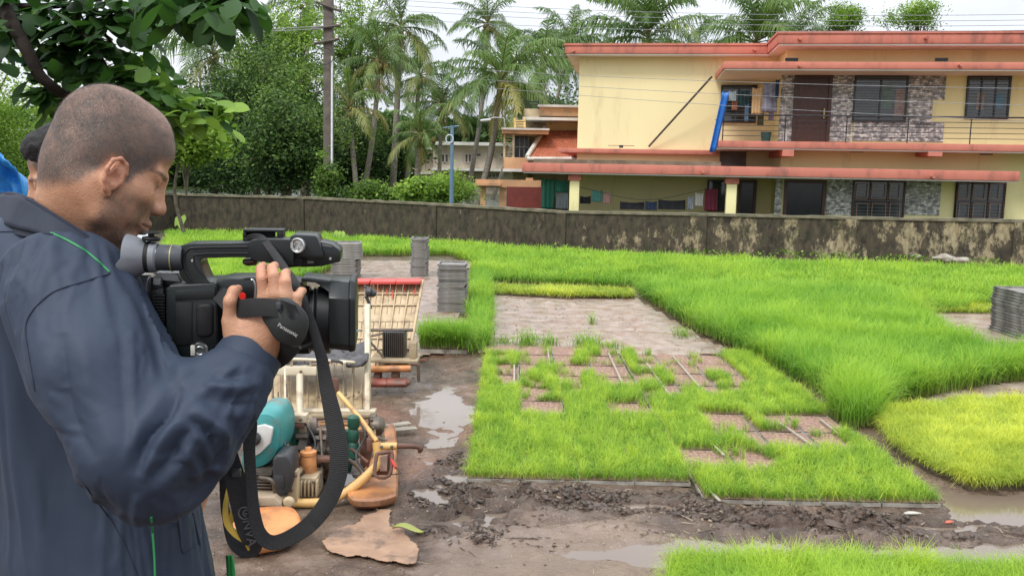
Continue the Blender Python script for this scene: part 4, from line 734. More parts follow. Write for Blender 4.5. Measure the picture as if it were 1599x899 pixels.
def tree(px, py, Y, rx, ry, label, leaf=L_MID, base=None, ncl=170, per=80, ls=.17, spread=.45, trunk=.16, name='broadleaf_tree', cat='tree', limbs=14, shell=.55, group='trees behind the compound wall'):
    c = PY(px, py, Y); s = Y/FPX; R = (rx*s, rx*s*.8, ry*s); bx = PY(base or px, 320, Y)[0]
    r = thing(name, (bx, Y, 0), label, cat, group); P, tn, cs = crown_pts(c, R, ncl, per, spread, int(px), shell)
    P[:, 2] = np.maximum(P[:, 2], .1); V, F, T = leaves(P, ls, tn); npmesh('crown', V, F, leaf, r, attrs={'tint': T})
    w = MB(); top = np.array([c[0], c[1], max(c[2], 1)]); b0 = np.array([bx, Y, -.2]); mid = (b0+top)/2+[rng.normal(0, .3), 0, 0]; w.tube([b0, mid, top, top+[0, 0, R[2]*.5]], [trunk, trunk*.75, trunk*.45, trunk*.12], 8, smooth=5)
    for q in cs[rng.choice(len(cs), limbs, replace=False)]:
        t = rng.uniform(.3, .9); a = b0+(top-b0)*t; w.tube([a, (a+q)/2+[0, 0, .2], q], [trunk*.35, trunk*.2, .02], 5, smooth=3)
    w.build('trunk', M_BARK, r); return r
def frond(o, az, el, L, droop, nleaf, tint, V, F, T, R, wide=1.0):
    n = 18; P = [np.array(o, float)]; a = el; d = np.array([math.cos(az), math.sin(az), 0])
    for i in range(n): P.append(P[-1]+(d*math.cos(a)+np.array([0, 0, 1])*math.sin(a))*L/n); a -= droop/n*(.5+1.3*i/n)
    P = np.array(P); side = np.array([-d[1], d[0], 0]); R.append(P)
    tt = np.linspace(.12, 1, nleaf); idx = tt*n; i0 = np.clip(idx.astype(int), 0, n-1); C = P[i0]+(P[i0+1]-P[i0])*(idx-i0)[:, None]; tg = P[i0+1]-P[i0]; tg /= np.linalg.norm(tg, axis=1)[:, None]
    ll = L*.28*wide*np.sin(np.clip(tt*1.02, 0, 1)*PI*.86+.30)**.7*(1-.35*tt)+.05; up = np.cross(side, tg); up *= -np.sign(up[:, 2:3]+1e-9)*-1
    for sg in (-1, 1):
        m = len(tt); dr = (side*sg*.70+tg*.70+up*.12); dr = dr/np.linalg.norm(dr, axis=1)[:, None]+rng.normal(0, .09, (m, 3)); l = (ll*rng.uniform(.8, 1.15, m))[:, None]
        M1 = C+dr*l*.5+[0, 0, -.04]; E1 = C+dr*l*.85-np.array([0, 0, 1])*l*rng.uniform(.35, .85, (m, 1)); w = tg*.024*(L/3.2)
        b = len(V)*0+sum(len(v) for v in V); vs = np.stack([C-w, C+w, M1-w*1.2, M1+w*1.2, E1-w*.3, E1+w*.3], 1).reshape(-1, 3); V.append(vs)
        k = b+np.arange(m)[:, None]*6; F.append(np.concatenate([k+[0, 1, 3, 2], k+[2, 3, 5, 4]])); T.append(np.repeat(np.clip(tint+rng.normal(0, .06, m), 0, 1), 6))
def palm(px, py, Y, rp, basepx, label, nf=21, nl=44, old=.25, up=0.0, tr=.15, bend=0.0, wide=1.0, name='coconut_palm'):
    c = PY(px, py, Y); L = rp*Y/FPX*1.12; b = PY(basepx, 320, Y); r = thing(name, (b[0], Y, 0), label, 'palm tree', 'coconut palms behind the wall')
    b0 = np.array([b[0], Y, -.3]); w = MB(); mid = (b0+c)/2+np.array([bend, 0, 0]); P = spline([b0, mid, c-[0, 0, .1]], 10); w.tube(P, np.interp(np.linspace(0, 1, len(P)), [0, .08, 1], [tr*1.5, tr, tr*.75]), 9); w.build('trunk', M_PTRUNK, r)
    V, F, T, R = [], [], [], []
    for i in range(nf):
        t = i/(nf-1); az = i*2.399+rng.normal(0, .15); el = math.radians(78-110*t+rng.normal(0, 11)+up*18); tn = np.clip(rng.normal(.32, .12), 0, .6)+(.35 if t > 1-old and rng.random() < .6 else 0)
        frond(c+[0, 0, .15*(1-t)], az, el, L*rng.uniform(.85, 1.1)*(1-.12*abs(t-.4)), rng.uniform(1.0, 1.75), nl, tn, V, F, T, R, wide)
    for i in range(4):   # hanging dead fronds along the trunk
        if old > .2 and rng.random() < .7: frond(c-[0, 0, .1], rng.uniform(0, 6.3), -1.15, L*.7, .5, nl//2, .95, V, F, T, R, .6)
    npmesh('crown', np.concatenate(V), np.concatenate(F), L_PALM, r, attrs={'tint': np.concatenate(T)})
    w = MB(); [w.tube(p[::3], np.linspace(.035, .008, len(p[::3])), 4) for p in R]; w.build('frond_stems', mat('frond_stem', (.20, .19, .06), (.12, .11, .04), .6), r)
    if old > .1:
        w = MB()
        for i in range(9): q = c+[rng.normal(0, .22), rng.normal(0, .22)-.1, -.25+rng.normal(0, .12)]; w.lathe([(0, -.13), (.09, -.08), (.12, 0), (.09, .09), (0, .13)], q, (0, 0, 1), 8)
        w.build('coconuts', mat('coconut_green', (.15, .15, .04), (.22, .14, .05), .6), r)
    return r
palm(333, 88, 42, 125, 336, 'leftmost coconut palm, wide crown over the big leafy branch', nf=22, old=.3)
palm(592, 95, 40, 72, 562, 'shorter palm left of the tall palm, trunk leaning left at its foot', old=.4, tr=.13, bend=.15)
palm(626, 45, 44, 88, 612, 'tall palm with a shaggy crown just right of the electricity pole', old=.35, tr=.17)
palm(655, 120, 50, 70, 628, 'palm with thin trunk close behind the tall shaggy one', old=.3, tr=.12, bend=.1)
palm(655, 212, 36, 62, 648, 'low young palm above the bush by the wall', nf=16, old=.5, tr=.13)
palm(782, 128, 38, 112, 742, 'big full palm in front of the beige building, two trunks beneath', nf=26, nl=48, old=.3, tr=.15, bend=.15)
palm(762, 40, 48, 62, 727, 'tallest palm rising behind the big full one', old=.4, tr=.13, bend=.2)
palm(850, 95, 50, 85, 765, 'palm leaning right behind the big full palm', old=.3, tr=.12)
palm(890, 70, 55, 70, 830, 'palm showing above the peach house roof', old=.3, tr=.12)
palm(545, 170, 38, 70, 560, 'palm with yellowing fronds low beside the electricity pole', nf=16, old=.8, tr=.12)
palm(1012, 62, 50, 118, 1012, 'big palm crown rising behind the left part of the yellow house', nf=30, nl=44, old=.2, up=.9)
palm(1180, 68, 50, 112, 1180, 'dense palm crown behind the step of the roof', nf=30, nl=44, old=.1, up=.9)
palm(1243, 60, 58, 80, 1243, 'palm half hidden right of the dense crown behind the roof', nf=18, old=.2, up=.6)
palm(1085, 95, 60, 80, 1085, 'palm with sparse fronds between the two crowns behind the house', nf=9, old=.1, up=.5)
palm(820, 160, 46, 80, 800, 'palm fronds close beside the peach house\'s parapet', nf=18, old=.3, tr=.12)
palm(480, 8, 55, 75, 480, 'palm top high above the middle trees', nf=20, old=.3, tr=.12)
palm(565, 128, 47, 66, 575, 'slim palm with pale trunk between the electricity pole and the tall shaggy palm', old=.4, tr=.12)
palm(440, 95, 48, 60, 452, 'pale palm half hidden among the trees left of the electricity pole', nf=22, old=.4, tr=.12)
palm(690, 165, 44, 62, 684, 'palm with drooping fronds just left of the blue pole', nf=22, old=.4, tr=.11)
# broadleaf trees
tree(-60, 190, 26, 135, 110, 'pale green feathery tree at the far left behind the heads', L_LIGHT, None, 260, 110, .10, .4, .2)
tree(395, 190, 34, 80, 105, 'dark dense tree at the wall behind the camera handle', L_DARK, 400, 300, 95, .14, .36, shell=.35)
tree(450, 225, 31, 75, 85, 'dark low tree left of the electricity pole', L_DARK, 455, 300, 95, .13, .34, shell=.3)
tree(415, 110, 40, 75, 85, 'tall mid-green tree above the dark one', L_MID, 420, 120, 70, .15, .34)
tree(470, 70, 44, 85, 95, 'tall thin-leaved tree left of the pole top', L_LIGHT, 480, 110, 60, .15, .32, shell=.6)
tree(548, 70, 46, 52, 80, 'open light tree with sky between its leaves, right of the pole top', L_LIGHT, 555, 110, 60, .15, .32)
tree(548, 245, 43, 52, 62, 'dark tree right of the electricity pole near the wall', L_DARK, 575, 230, 90, .14, .36, shell=.35)
tree(470, 160, 38, 65, 80, 'leafy tree with brighter leaves directly left of the pole', L_MID, 470, 120, 80, .14, .32)
tree(600, 240, 52, 70, 50, 'hazy dark tree far behind the tall palm', L_DARK, 600, 240, 60, .26, .6, shell=.35)
tree(350, 230, 40, 70, 90, 'dark tree behind the small yellow-green tree', L_DARK, 340, 240, 60, .2, .45, shell=.35)
tree(288, 215, 20, 50, 40, 'small yellow-green tree right of the man\'s head', L_LIGHT, 292, 90, 70, .15, .2, .05, limbs=10)
tree(120, 230, 40, 95, 90, 'green tree hidden mostly behind the man\'s head', L_MID, 120, 220, 60, .2, .45)
tree(30, 260, 33, 90, 60, 'dark shrubby tree above the blue sheet', L_MID, 30, 200, 60, .16, .4)
tree(1320, 30, 60, 38, 26, 'small feathery light tree above the roof, left of its twin', L_LIGHT, 1320, 110, 60, .14, .28)
tree(1432, 26, 60, 40, 26, 'small feathery light tree above the roof, right of its twin', L_LIGHT, 1432, 110, 60, .14, .28)
tree(860, 190, 60, 70, 45, 'dark tree between the palms and the yellow house', L_DARK, 860, 180, 50, .26, .55, shell=.4)
tree(688, 294, 25, 50, 25, 'bright rounded bush over the wall at the blue pole', L_LIGHT, 685, 150, 60, .085, .13, .04, 'bush', 'bush', 6, group='bushes along the wall')
tree(650, 300, 24, 28, 18, 'bright broad-leaved bush left of the rounded one', L_LIGHT, 655, 60, 40, .16, .14, .03, 'bush', 'bush', 6, group='bushes along the wall')
tree(590, 305, 26, 40, 16, 'low dark bush behind the wall under the palms', L_MID, 590, 70, 60, .12, .2, .04, 'bush', 'bush', 6, group='bushes along the wall')
tree(510, 290, 26, 16, 55, 'creeper climbing the foot of the electricity pole', L_MID, 512, 60, 50, .10, .14, .02, 'climbing_plant', 'climbing plant', 4, group='bushes along the wall')
# the far wood closing the view
def wood():
    n = 70000; x = rng.uniform(-62, 22, n); y = rng.uniform(70, 84, n); top = 4.2+1.8*vnoise(x*.12, 0, 0, 5)+1.2*vnoise(x*.5, 2, 0, 6); z = top*rng.random(n)**.7; C = np.column_stack([x, y, z]); tn = np.clip(.35+.4*fbm(x*.4, z*.5, y*.3, 3, 8)+rng.normal(0, .15, n), 0, 1)
    V, F, T = leaves(C, .75, tn, asp=.6); setp(npmesh('far_wood', V, F, L_DARK, attrs={'tint': T}), 'far dark wood closing the view behind the trees', 'wood', kind='stuff')
wood()
# weeds at the foot of the wall
def weed(px, py, n, size, label, material=L_MID, h=.25, name='weed', spread=.12):
    c = G(px, py); P = c+np.column_stack([rng.normal(0, spread, n), rng.normal(0, spread*.4, n), rng.uniform(.03, h, n)]); V, F, T = leaves(P, size, rng.uniform(.2, 1, n), asp=.65); setp(npmesh(name, V, F, material, attrs={'tint': T}), label, 'weed', 'weeds along the foot of the wall', 'stuff')
for px, py, n, s, h, lb in ((1100, 398, 60, .07, .25, 'weeds where the second pilaster meets the grass'), (1180, 400, 50, .06, .2, 'low weeds along the wall right of the second pilaster'), (1240, 402, 60, .08, .3, 'leafy weeds under the balcony stretch of wall'), (1310, 405, 90, .08, .3, 'taller weeds at the third pilaster of the wall'), (1385, 407, 60, .07, .25, 'weeds right of the third pilaster'), (1440, 409, 70, .07, .3, 'weeds beside the pale stones'), (1540, 412, 80, .06, .25, 'weeds at the right end of the wall'), (870, 388, 40, .06, .25, 'weed at the foot of the middle pilaster'), (650, 376, 30, .07, .3, 'small weed behind the far tray stack')):
    weed(px, py+2, n, s, lb, h=h*.55, spread=.22)
def taro(px, py, H, ls, n, label):
    c = G(px, py); r = thing('taro_plant', c, label, 'plant', 'broad-leaved plants by the wall'); st = MB(); V = []; F = []; T = []
    for i in range(n):
        a = rng.uniform(0, 6.3); h = H*rng.uniform(.6, 1); t = c+np.array([math.cos(a)*.12*(i > 0), math.sin(a)*.08, h]); st.tube([c, c+(t-c)*[.3, .3, .6], t], .008, 5, smooth=3); b = len(V); s = ls*rng.uniform(.7, 1.1); dx = np.array([math.cos(a)*.5, -.6, -.75]); dx /= np.linalg.norm(dx); sx = np.cross(dx, [0, -1, .4]); sx /= np.linalg.norm(sx)
        for k, (u, v, q) in enumerate([(-.35, 0, 0), (-.5, .28, .02), (-.1, .46, .03), (.5, .26, .02), (1, 0, -.02), (.5, -.26, .02), (-.1, -.46, .03), (-.5, -.28, .02), (.2, 0, -.02)]): V.append(t+dx*u*s+sx*v*s+np.array([0, -1, 0])*q*s)
        F += [(b+8, b+k, b+(k+1) % 8) for k in range(8)]; T += [rng.uniform(.4, 1)]*9
    npmesh('leaf', V, np.array(F), L_LIGHT, r, attrs={'tint': T}); st.build('stem', mat('green_stem', (.10, .2, .04), None, .6), r)
taro(285, 362, .32, .26, 2, 'broad-leaved plant in the corner of the wall'); taro(502, 376, .16, .16, 4, 'low broad-leaved plant left of the far tray stacks'); taro(528, 378, .2, .18, 5, 'broad-leaved plants just above the pair of far tray stacks')
for k, (px, py, s, lb) in enumerate(((1474, 411, .22, 'larger pale stone at the foot of the wall'), (1500, 414, .14, 'small pale stone right of the larger one'), (1430, 408, .1, 'little pale stone left of the larger one'))):
    c = G(px, py); v = rng.normal(0, 1, (60, 3)); v /= np.linalg.norm(v, axis=1)[:, None]
    import bmesh
    bm = bmesh.new(); bmesh.ops.create_icosphere(bm, subdivisions=3, radius=1)
    for q in bm.verts: f = 1+.25*float(vnoise(q.co.x*1.5+k, q.co.y*1.5, q.co.z*1.5, 3)); q.co = Vector((c[0]+q.co.x*f*s, c[1]+q.co.y*f*s*.6, .1+q.co.z*f*s*.4))
    me = bpy.data.meshes.new('stone'); bm.to_mesh(me); bm.free(); me.materials.append(mat('pale_stone', (.42, .38, .32), (.25, .22, .18), .9, 6)); o = bpy.data.objects.new('stone', me); COL.objects.link(o); setp(o, lb, 'stone', 'stones by the wall')
# ================================================================ signed-distance modelling
class SDF:
    def __init__(s, lo, hi, res):
        s.lo = np.array(lo, float); s.res = res; n = np.ceil((np.array(hi)-s.lo)/res).astype(int)+1
        s.ax = [s.lo[i]+np.arange(n[i])*res for i in range(3)]; s.D = np.full(n, .05, np.float32)
    def _sub(s, lo, hi):
        sl = []
        for i in range(3):
            a = int(np.clip(np.floor((lo[i]-s.lo[i])/s.res), 0, len(s.ax[i])-1)); b = int(np.clip(np.ceil((hi[i]-s.lo[i])/s.res)+1, 0, len(s.ax[i]))); sl.append(slice(a, max(a, b)))
        g = [s.ax[i][sl[i]] for i in range(3)]
        return tuple(sl), g[0][:, None, None], g[1][None, :, None], g[2][None, None, :]
    def _op(s, sl, d, k, sub):
        A = s.D[sl]
        if A.size == 0: return
        if sub: h = np.maximum(k-np.abs(A+d), 0)/max(k, 1e-6); s.D[sl] = np.maximum(A, -d)+h*h*k*.25
        else: h = np.maximum(k-np.abs(A-d), 0)/max(k, 1e-6); s.D[sl] = np.minimum(A, d)-h*h*k*.25
    def cap(s, a, b, ra, rb=None, k=.01, sub=False):
        a, b = np.array(a, float), np.array(b, float); rb = ra if rb is None else rb; m = max(ra, rb)+.045+k
        sl, x, y, z = s._sub(np.minimum(a, b)-m, np.maximum(a, b)+m); e = b-a; L = e@e+1e-12
        t = np.clip(((x-a[0])*e[0]+(y-a[1])*e[1]+(z-a[2])*e[2])/L, 0, 1)
        s._op(sl, np.sqrt((x-a[0]-t*e[0])**2+(y-a[1]-t*e[1])**2+(z-a[2]-t*e[2])**2)-(ra+(rb-ra)*t), k, sub)
    def chain(s, P, r, k=.01, sub=False):
        for i in range(len(P)-1): s.cap(P[i], P[i+1], r[i], r[i+1], k, sub)
    def ell(s, c, r, R=None, k=.01, sub=False):
        c = np.array(c, float); r = np.array(r, float); m = r.max()+.045+k; sl, x, y, z = s._sub(c-m, c+m); x, y, z = x-c[0], y-c[1], z-c[2]
        if R is not None: R = np.asarray(R); x, y, z = R[0, 0]*x+R[1, 0]*y+R[2, 0]*z, R[0, 1]*x+R[1, 1]*y+R[2, 1]*z, R[0, 2]*x+R[1, 2]*y+R[2, 2]*z
        k0 = np.sqrt((x/r[0])**2+(y/r[1])**2+(z/r[2])**2); k1 = np.sqrt((x/r[0]**2)**2+(y/r[1]**2)**2+(z/r[2]**2)**2)+1e-9
        s._op(sl, k0*(k0-1)/k1, k, sub)
    def mesh(s, smooth=1):
        D = s.D; ins = D < 0; nx, ny, nz = D.shape
        c = np.zeros((nx-1, ny-1, nz-1), np.int8)
        for i in (0, 1):
            for j in (0, 1):
                for k in (0, 1): c += ins[i:nx-1+i, j:ny-1+j, k:nz-1+k]
        act = (c > 0) & (c < 8); idx = np.argwhere(act); ids = -np.ones(act.shape, np.int64); ids[act] = np.arange(len(idx))
        S = np.zeros((len(idx), 3)); N = np.zeros(len(idx)); co = [(i, j, k) for i in (0, 1) for j in (0, 1) for k in (0, 1)]
        for a in range(8):
            for b in range(a+1, 8):
                A, B = np.array(co[a]), np.array(co[b])
                if np.abs(A-B).sum() != 1: continue
                da = D[tuple((idx+A).T)]; db = D[tuple((idx+B).T)]; m = (da < 0) != (db < 0); t = np.where(m, da/(da-db+1e-12*(~m)), 0)
                S += np.where(m[:, None], A+(B-A)*t[:, None], 0); N += m
        V = s.lo+(idx+S/N[:, None])*s.res; F = []
        for ax in range(3):
            o = [q for q in range(3) if q != ax]; sl0 = [slice(1, -1)]*3; sl0[ax] = slice(0, -1); sl1 = list(sl0); sl1[ax] = slice(1, None)
            a = ins[tuple(sl0)]; b = ins[tuple(sl1)]; e = np.argwhere(a != b); fl = a[tuple(e.T)]; e = e+1; e[:, ax] -= 1
            def cell(d0, d1): q = e.copy(); q[:, o[0]] -= d0; q[:, o[1]] -= d1; return ids[tuple(q.T)]
            q = np.stack([cell(1, 1), cell(0, 1), cell(0, 0), cell(1, 0)], 1)
            if ax == 1: fl = ~fl
            q = np.where(fl[:, None], q, q[:, ::-1]); F.append(q)
        F = np.concatenate(F); F = F[(F >= 0).all(1)]
        for _ in range(smooth):
            A = np.zeros_like(V); n = np.zeros(len(V))
            for i in range(4): np.add.at(A, F[:, i], V[F[:, (i+1) % 4]]); np.add.at(A, F[:, i], V[F[:, i-1]]); np.add.at(n, F[:, i], 2)
            V = V*.5+.5*A/n[:, None]
        return V, F
def vnormals(V, F):
    n = np.cross(V[F[:, 2]]-V[F[:, 0]], V[F[:, 3]]-V[F[:, 1]]); N = np.zeros_like(V)
    for i in range(4): np.add.at(N, F[:, i], n)
    return N/(np.linalg.norm(N, axis=1)[:, None]+1e-12)
def rot(yaw, pitch=0, roll=0):
    cy, sy, cp, sp, cr, sr = math.cos(yaw), math.sin(yaw), math.cos(pitch), math.sin(pitch), math.cos(roll), math.sin(roll)
    return np.array([[cy, -sy, 0], [sy, cy, 0], [0, 0, 1]])@np.array([[cp, 0, sp], [0, 1, 0], [-sp, 0, cp]])@np.array([[1, 0, 0], [0, cr, -sr], [0, sr, cr]])
W = PY
EARX, EARZ = .018, -.026
def head_prims(s, O, R, sc):
    T = lambda p: O+R@(np.array(p, float)*sc)
    cap = lambda a, b, ra, rb=None, k=.01, sub=False: s.cap(T(a), T(b), ra*sc, (rb if rb is not None else ra)*sc, k*sc, sub)
    ell = lambda c, r, k=.01, sub=False, R2=None: s.ell(T(c), np.array(r)*sc, R if R2 is None else R@R2, k*sc, sub)
    ell((-.007, 0, .036), (.086, .075, .084)); ell((-.029, 0, .010), (.060, .066, .062), .012); ell((-.020, 0, .05), (.07, .07, .068), .01); ell((.030, 0, .055), (.054, .060, .058), .012); ell((.035, 0, .04), (.052, .060, .058), .012)
    ell((.03, 0, -.02), (.054, .057, .080), .02); ell((.058, 0, -.040), (.036, .037, .036), .02)
    for q in (-1, 1):
        cap((-.008, q*.058, -.04), (.018, q*.052, -.083),   .014, .014, .014); cap((.018, q*.052, -.083), (.072, q*.014, -.108), .014, .013, .014)
        ell((.050, q*.038, -.028), (.028, .022, .022), .02); ell((.045, q*.036, -.065), (.028, .020, .028), .012)
        ell((.016, q*.047, -.048), (.034, .016, .036), .02)
    ell((.074, 0, -.104), (.017, .022, .015), .012); ell((.066, 0, -.068), (.027, .030, .030), .012)
    for q in (-1, 1): cap((.087, q*.008, .013), (.071, q*.046, .012), .009, .007, .012)
    ell((.07, 0, .045), (.020, .045, .028), .012)
    for q in (-1, 1):
        ell((.093, q*.031, -.001), (.014, .019, .012), .014, True); ell((.070, q*.031, -.003), (.0135, .0135, .0125), .003)
        cap((.081, q*.018, .005), (.074, q*.045, .003), .0052, .0046, .004)
        cap((.0795, q*.020, -.0105), (.072, q*.043, -.0095), .0035, .003, .004)
    cap((.086, 0, .012), (.101, 0, -.032), .0080, .0105, .014); ell((.104, 0, -.037), (.011, .0115, .010), .010)
    for q in (-1, 1):
        ell((.094, q*.0125, -.041), (.011, .0078, .008), .008); ell((.098, q*.008, -.049), (.006, .004, .004), .003, True)
    for q in (-1, 1):
        cap((.097, q*.004, -.066), (.080, q*.025, -.071), .0062, .003, .006); cap((.095, 0, -.078), (.079, q*.023, -.073), .0070, .003, .006)
    cap((.104, 0, -.0718), (.083, .024, -.0718), .0014, .001, .004, True); cap((.104, 0, -.0718), (.083, -.024, -.0718), .0014, .001, .004, True)
    for q in (-1, 1):   # ears
        eo = np.array([EARX, 0, EARZ]); E = lambda a, b, c: np.array([a, q*(b-.002), c])*[.84, 1, .90]+eo
        H = [(.006, .074, -.002), (.007, .078, .014), (.0, .083, .028), (-.014, .088, .034), (-.026, .091, .026), (-.030, .092, .008), (-.026, .089, -.010), (-.017, .083, -.023), (-.008, .076, -.030)]
        ell(E(-.012, .081, .004), (.015, .004, .026), .004, R2=rot(q*.22)); ell(E(-.009, .074, -.002), (.012, .010, .020), .006)
        s.chain([T(E(a, b, c)) for a, b, c in H], [x*sc for x in (.0024, .003, .0034, .0036, .0036, .0034, .0034, .0042, .005)], .003*sc)
        s.chain([T(E(a, b, c)) for a, b, c in [(-.006, .084, .02), (-.016, .087, .017), (-.021, .087, .004), (-.018, .085, -.010), (-.010, .082, -.016)]], [x*sc for x in (.0018, .0026, .0028, .0026, .002)], .003*sc)
        ell(E(-.009, .091, -.001), (.0075, .010, .010), .004, True); ell(E(-.010, .090, .022), (.006, .006, .004), .004, True); ell(E(.003, .080, -.003), (.004, .005, .006), .003)
def hairline(L):
    """>0 inside the hair; L in head units"""
    hx = np.interp(L[:, 0], [-.12, -.09, -.06, -.04, -.02, -.006, .010, .020, .030, .04, .055, .075, .1], [-.075, -.075, -.070, -.058, -.035, .002, .004, -.016, -.024, -.004, .016, .036, .048])
    return L[:, 2]-hx
def skinmat(name, base, dark, hair):
    m = bpy.data.materials.new(name); m.use_nodes = True; nt = m.node_tree; b = nt.nodes['Principled BSDF']; N = nt.nodes.new; L = nt.links.new
    tc = N('ShaderNodeTexCoord')
    def noise(sc, det=6): n = N('ShaderNodeTexNoise'); n.inputs['Scale'].default_value = sc; n.inputs['Detail'].default_value = det; n.inputs['Roughness'].default_value = .6; L(tc.outputs['Object'], n.inputs['Vector']); return n.outputs['Fac']
    r = N('ShaderNodeValToRGB'); e = r.color_ramp.elements; e[0].position = .35; e[1].position = .65; e[0].color = (*base, 1); e[1].color = (*dark, 1); L(noise(16), r.inputs['Fac'])
    def mixin(col, attr, c, mode='MIX', str_=1.0):
        a = N('ShaderNodeAttribute'); a.attribute_name = attr; ml = N('ShaderNodeMath'); ml.operation = 'MULTIPLY'; L(a.outputs['Fac'], ml.inputs[0]); ml.inputs[1].default_value = str_
        x = N('ShaderNodeMix'); x.data_type = 'RGBA'; x.blend_type = mode; L(ml.outputs[0], x.inputs['Factor']); L(col, x.inputs['A']); x.inputs['B'].default_value = (*c, 1); return x.outputs['Result']
    c = mixin(r.outputs[0], 'red', (.42, .13, .09), str_=.55); c = mixin(c, 'beard', hair, str_=.75); c = mixin(c, 'hair', (.070, .063, .060), str_=.9)
    L(c, b.inputs['Base Color']); b.inputs['Roughness'].default_value = .46; b.inputs['Specular IOR Level'].default_value = .45
    b.inputs['Subsurface Weight'].default_value = .12; b.inputs['Subsurface Scale'].default_value = .008; b.inputs['Subsurface Radius'].default_value = (1, .4, .25)
    bp = N('ShaderNodeBump'); bp.inputs['Distance'].default_value = .0010; L(noise(380, 4), bp.inputs['Height']); bp2 = N('ShaderNodeBump'); bp2.inputs['Distance'].default_value = .0012; L(noise(60, 5), bp2.inputs['Height']); L(bp.outputs[0], bp2.inputs['Normal']); L(bp2.outputs[0], b.inputs['Normal']); return m
M_SKIN = skinmat('brown_skin', (.52, .285, .175), (.44, .22, .13), (.040, .032, .030))
def head_attrs(V, O, R, sc):
    L = (V-O)@R/sc; nz = fbm(L[:, 0]*60, L[:, 1]*60, L[:, 2]*60, 4, 3); hl = hairline(L); hair = sstep(-.012, .016, hl+.008*nz)*(np.linalg.norm(L, axis=1) < .16)*(L[:, 2] > -.08)
    ear = (np.abs(L[:, 1]) > .0765) & ((((L[:, 0]-EARX+.010)/.021)**2+((L[:, 2]-EARZ)/.033)**2) < 1); hair = np.where(ear, 0, hair)
    thin = 1-.55*np.exp(-(((L[:, 0]-.035)/.05)**2+(L[:, 1]/.05)**2))*(L[:, 2] > .08); hair = hair*thin*(.82+.25*nz)
    beard = 1.15*sstep(-.025, -.05, L[:, 2])*sstep(.0, .02, L[:, 0])*sstep(.11, .09, L[:, 0])*sstep(-.14, -.11, L[:, 2])*(.6+.5*nz)+.75*np.exp(-((L[:, 0]-.014)/.009)**2)*sstep(-.05, -.01, L[:, 2])*(L[:, 2] < .03)
    brow = .8*np.exp(-((L[:, 2]-.0125)/.0036)**4)*(np.abs(L[:, 1]) > .012)*(np.abs(L[:, 1]) < .055)*(L[:, 0] > .05)*(.75+.4*nz); beard = np.clip(np.where(ear, 0, beard)+brow*1.3, 0, 1.2)
    eye = np.exp(-(((L[:, 2]+.006)/.0028)**2+((np.abs(L[:, 1])-.031)/.012)**2))*(L[:, 0] > .07); beard = np.clip(beard+1.3*eye, 0, 1.5)
    red = np.where(ear, .55, 0)+.5*np.exp(-(((L[:, 0]-.112)/.014)**2+((L[:, 2]+.04)/.014)**2))+.8*np.exp(-(((L[:, 0]-.092)/.012)**2+((L[:, 2]+.073)/.008)**2+(L[:, 1]/.024)**2))
    return {'hair': np.clip(hair, 0, 1), 'beard': beard, 'red': np.clip(red, 0, 1)}
def merge(parts):
    V, F, A = [], [], {}; n = 0
    for v, f, a in parts:
        V.append(v); F.append(f+n); n += len(v)
        for k in ('hair', 'beard', 'red'): A.setdefault(k, []).append(a.get(k, np.zeros(len(v))))
    return np.concatenate(V), np.concatenate(F), {k: np.concatenate(q) for k, q in A.items()}
HO = W(165, 253, 1.27); HR = rot(math.radians(33), math.radians(25), math.radians(-3)); HS = .87
CAMERA_BODY_ANG = math.radians(35)
def fabric(name, c1, c2, rough=.55, bump=.0004, sc=9):
    m = bpy.data.materials.new(name); m.use_nodes = True; nt = m.node_tree; b = nt.nodes['Principled BSDF']; N = nt.nodes.new; L = nt.links.new; tc = N('ShaderNodeTexCoord')
    n = N('ShaderNodeTexNoise'); n.inputs['Scale'].default_value = 5; n.inputs['Detail'].default_value = 5; L(tc.outputs['Object'], n.inputs['Vector']); r = N('ShaderNodeValToRGB'); e = r.color_ramp.elements; e[0].position = .3; e[1].position = .7; e[0].color = (*c1, 1); e[1].color = (*c2, 1); L(n.outputs['Fac'], r.inputs['Fac']); L(r.outputs[0], b.inputs['Base Color'])
    b.inputs['Roughness'].default_value = rough; b.inputs['Specular IOR Level'].default_value = .3; b.inputs['Sheen Weight'].default_value = .03; b.inputs['Sheen Roughness'].default_value = .4
    w = N('ShaderNodeTexNoise'); w.inputs['Scale'].default_value = sc; w.inputs['Detail'].default_value = 4; w.inputs['Distortion'].default_value = .8; mp = N('ShaderNodeMapping'); mp.inputs['Scale'].default_value = (1.6, 1.6, .8); L(tc.outputs['Object'], mp.inputs[0]); L(mp.outputs[0], w.inputs['Vector'])
    g = N('ShaderNodeTexNoise'); g.inputs['Scale'].default_value = 900; g.inputs['Detail'].default_value = 1; L(tc.outputs['Object'], g.inputs['Vector'])
    bp = N('ShaderNodeBump'); bp.inputs['Distance'].default_value = bump*8; bp.inputs['Strength'].default_value = .5; L(w.outputs['Fac'], bp.inputs['Height']); b2 = N('ShaderNodeBump'); b2.inputs['Distance'].default_value = .0003; L(g.outputs['Fac'], b2.inputs['Height']); L(bp.outputs[0], b2.inputs['Normal']); L(b2.outputs[0], b.inputs['Normal']); return m
M_JKT = fabric('navy_nylon', (.024, .036, .062), (.030, .043, .072), .62)
M_JKT_IN = fabric('dark_navy_lining', (.012, .015, .028), (.018, .022, .038), .7)
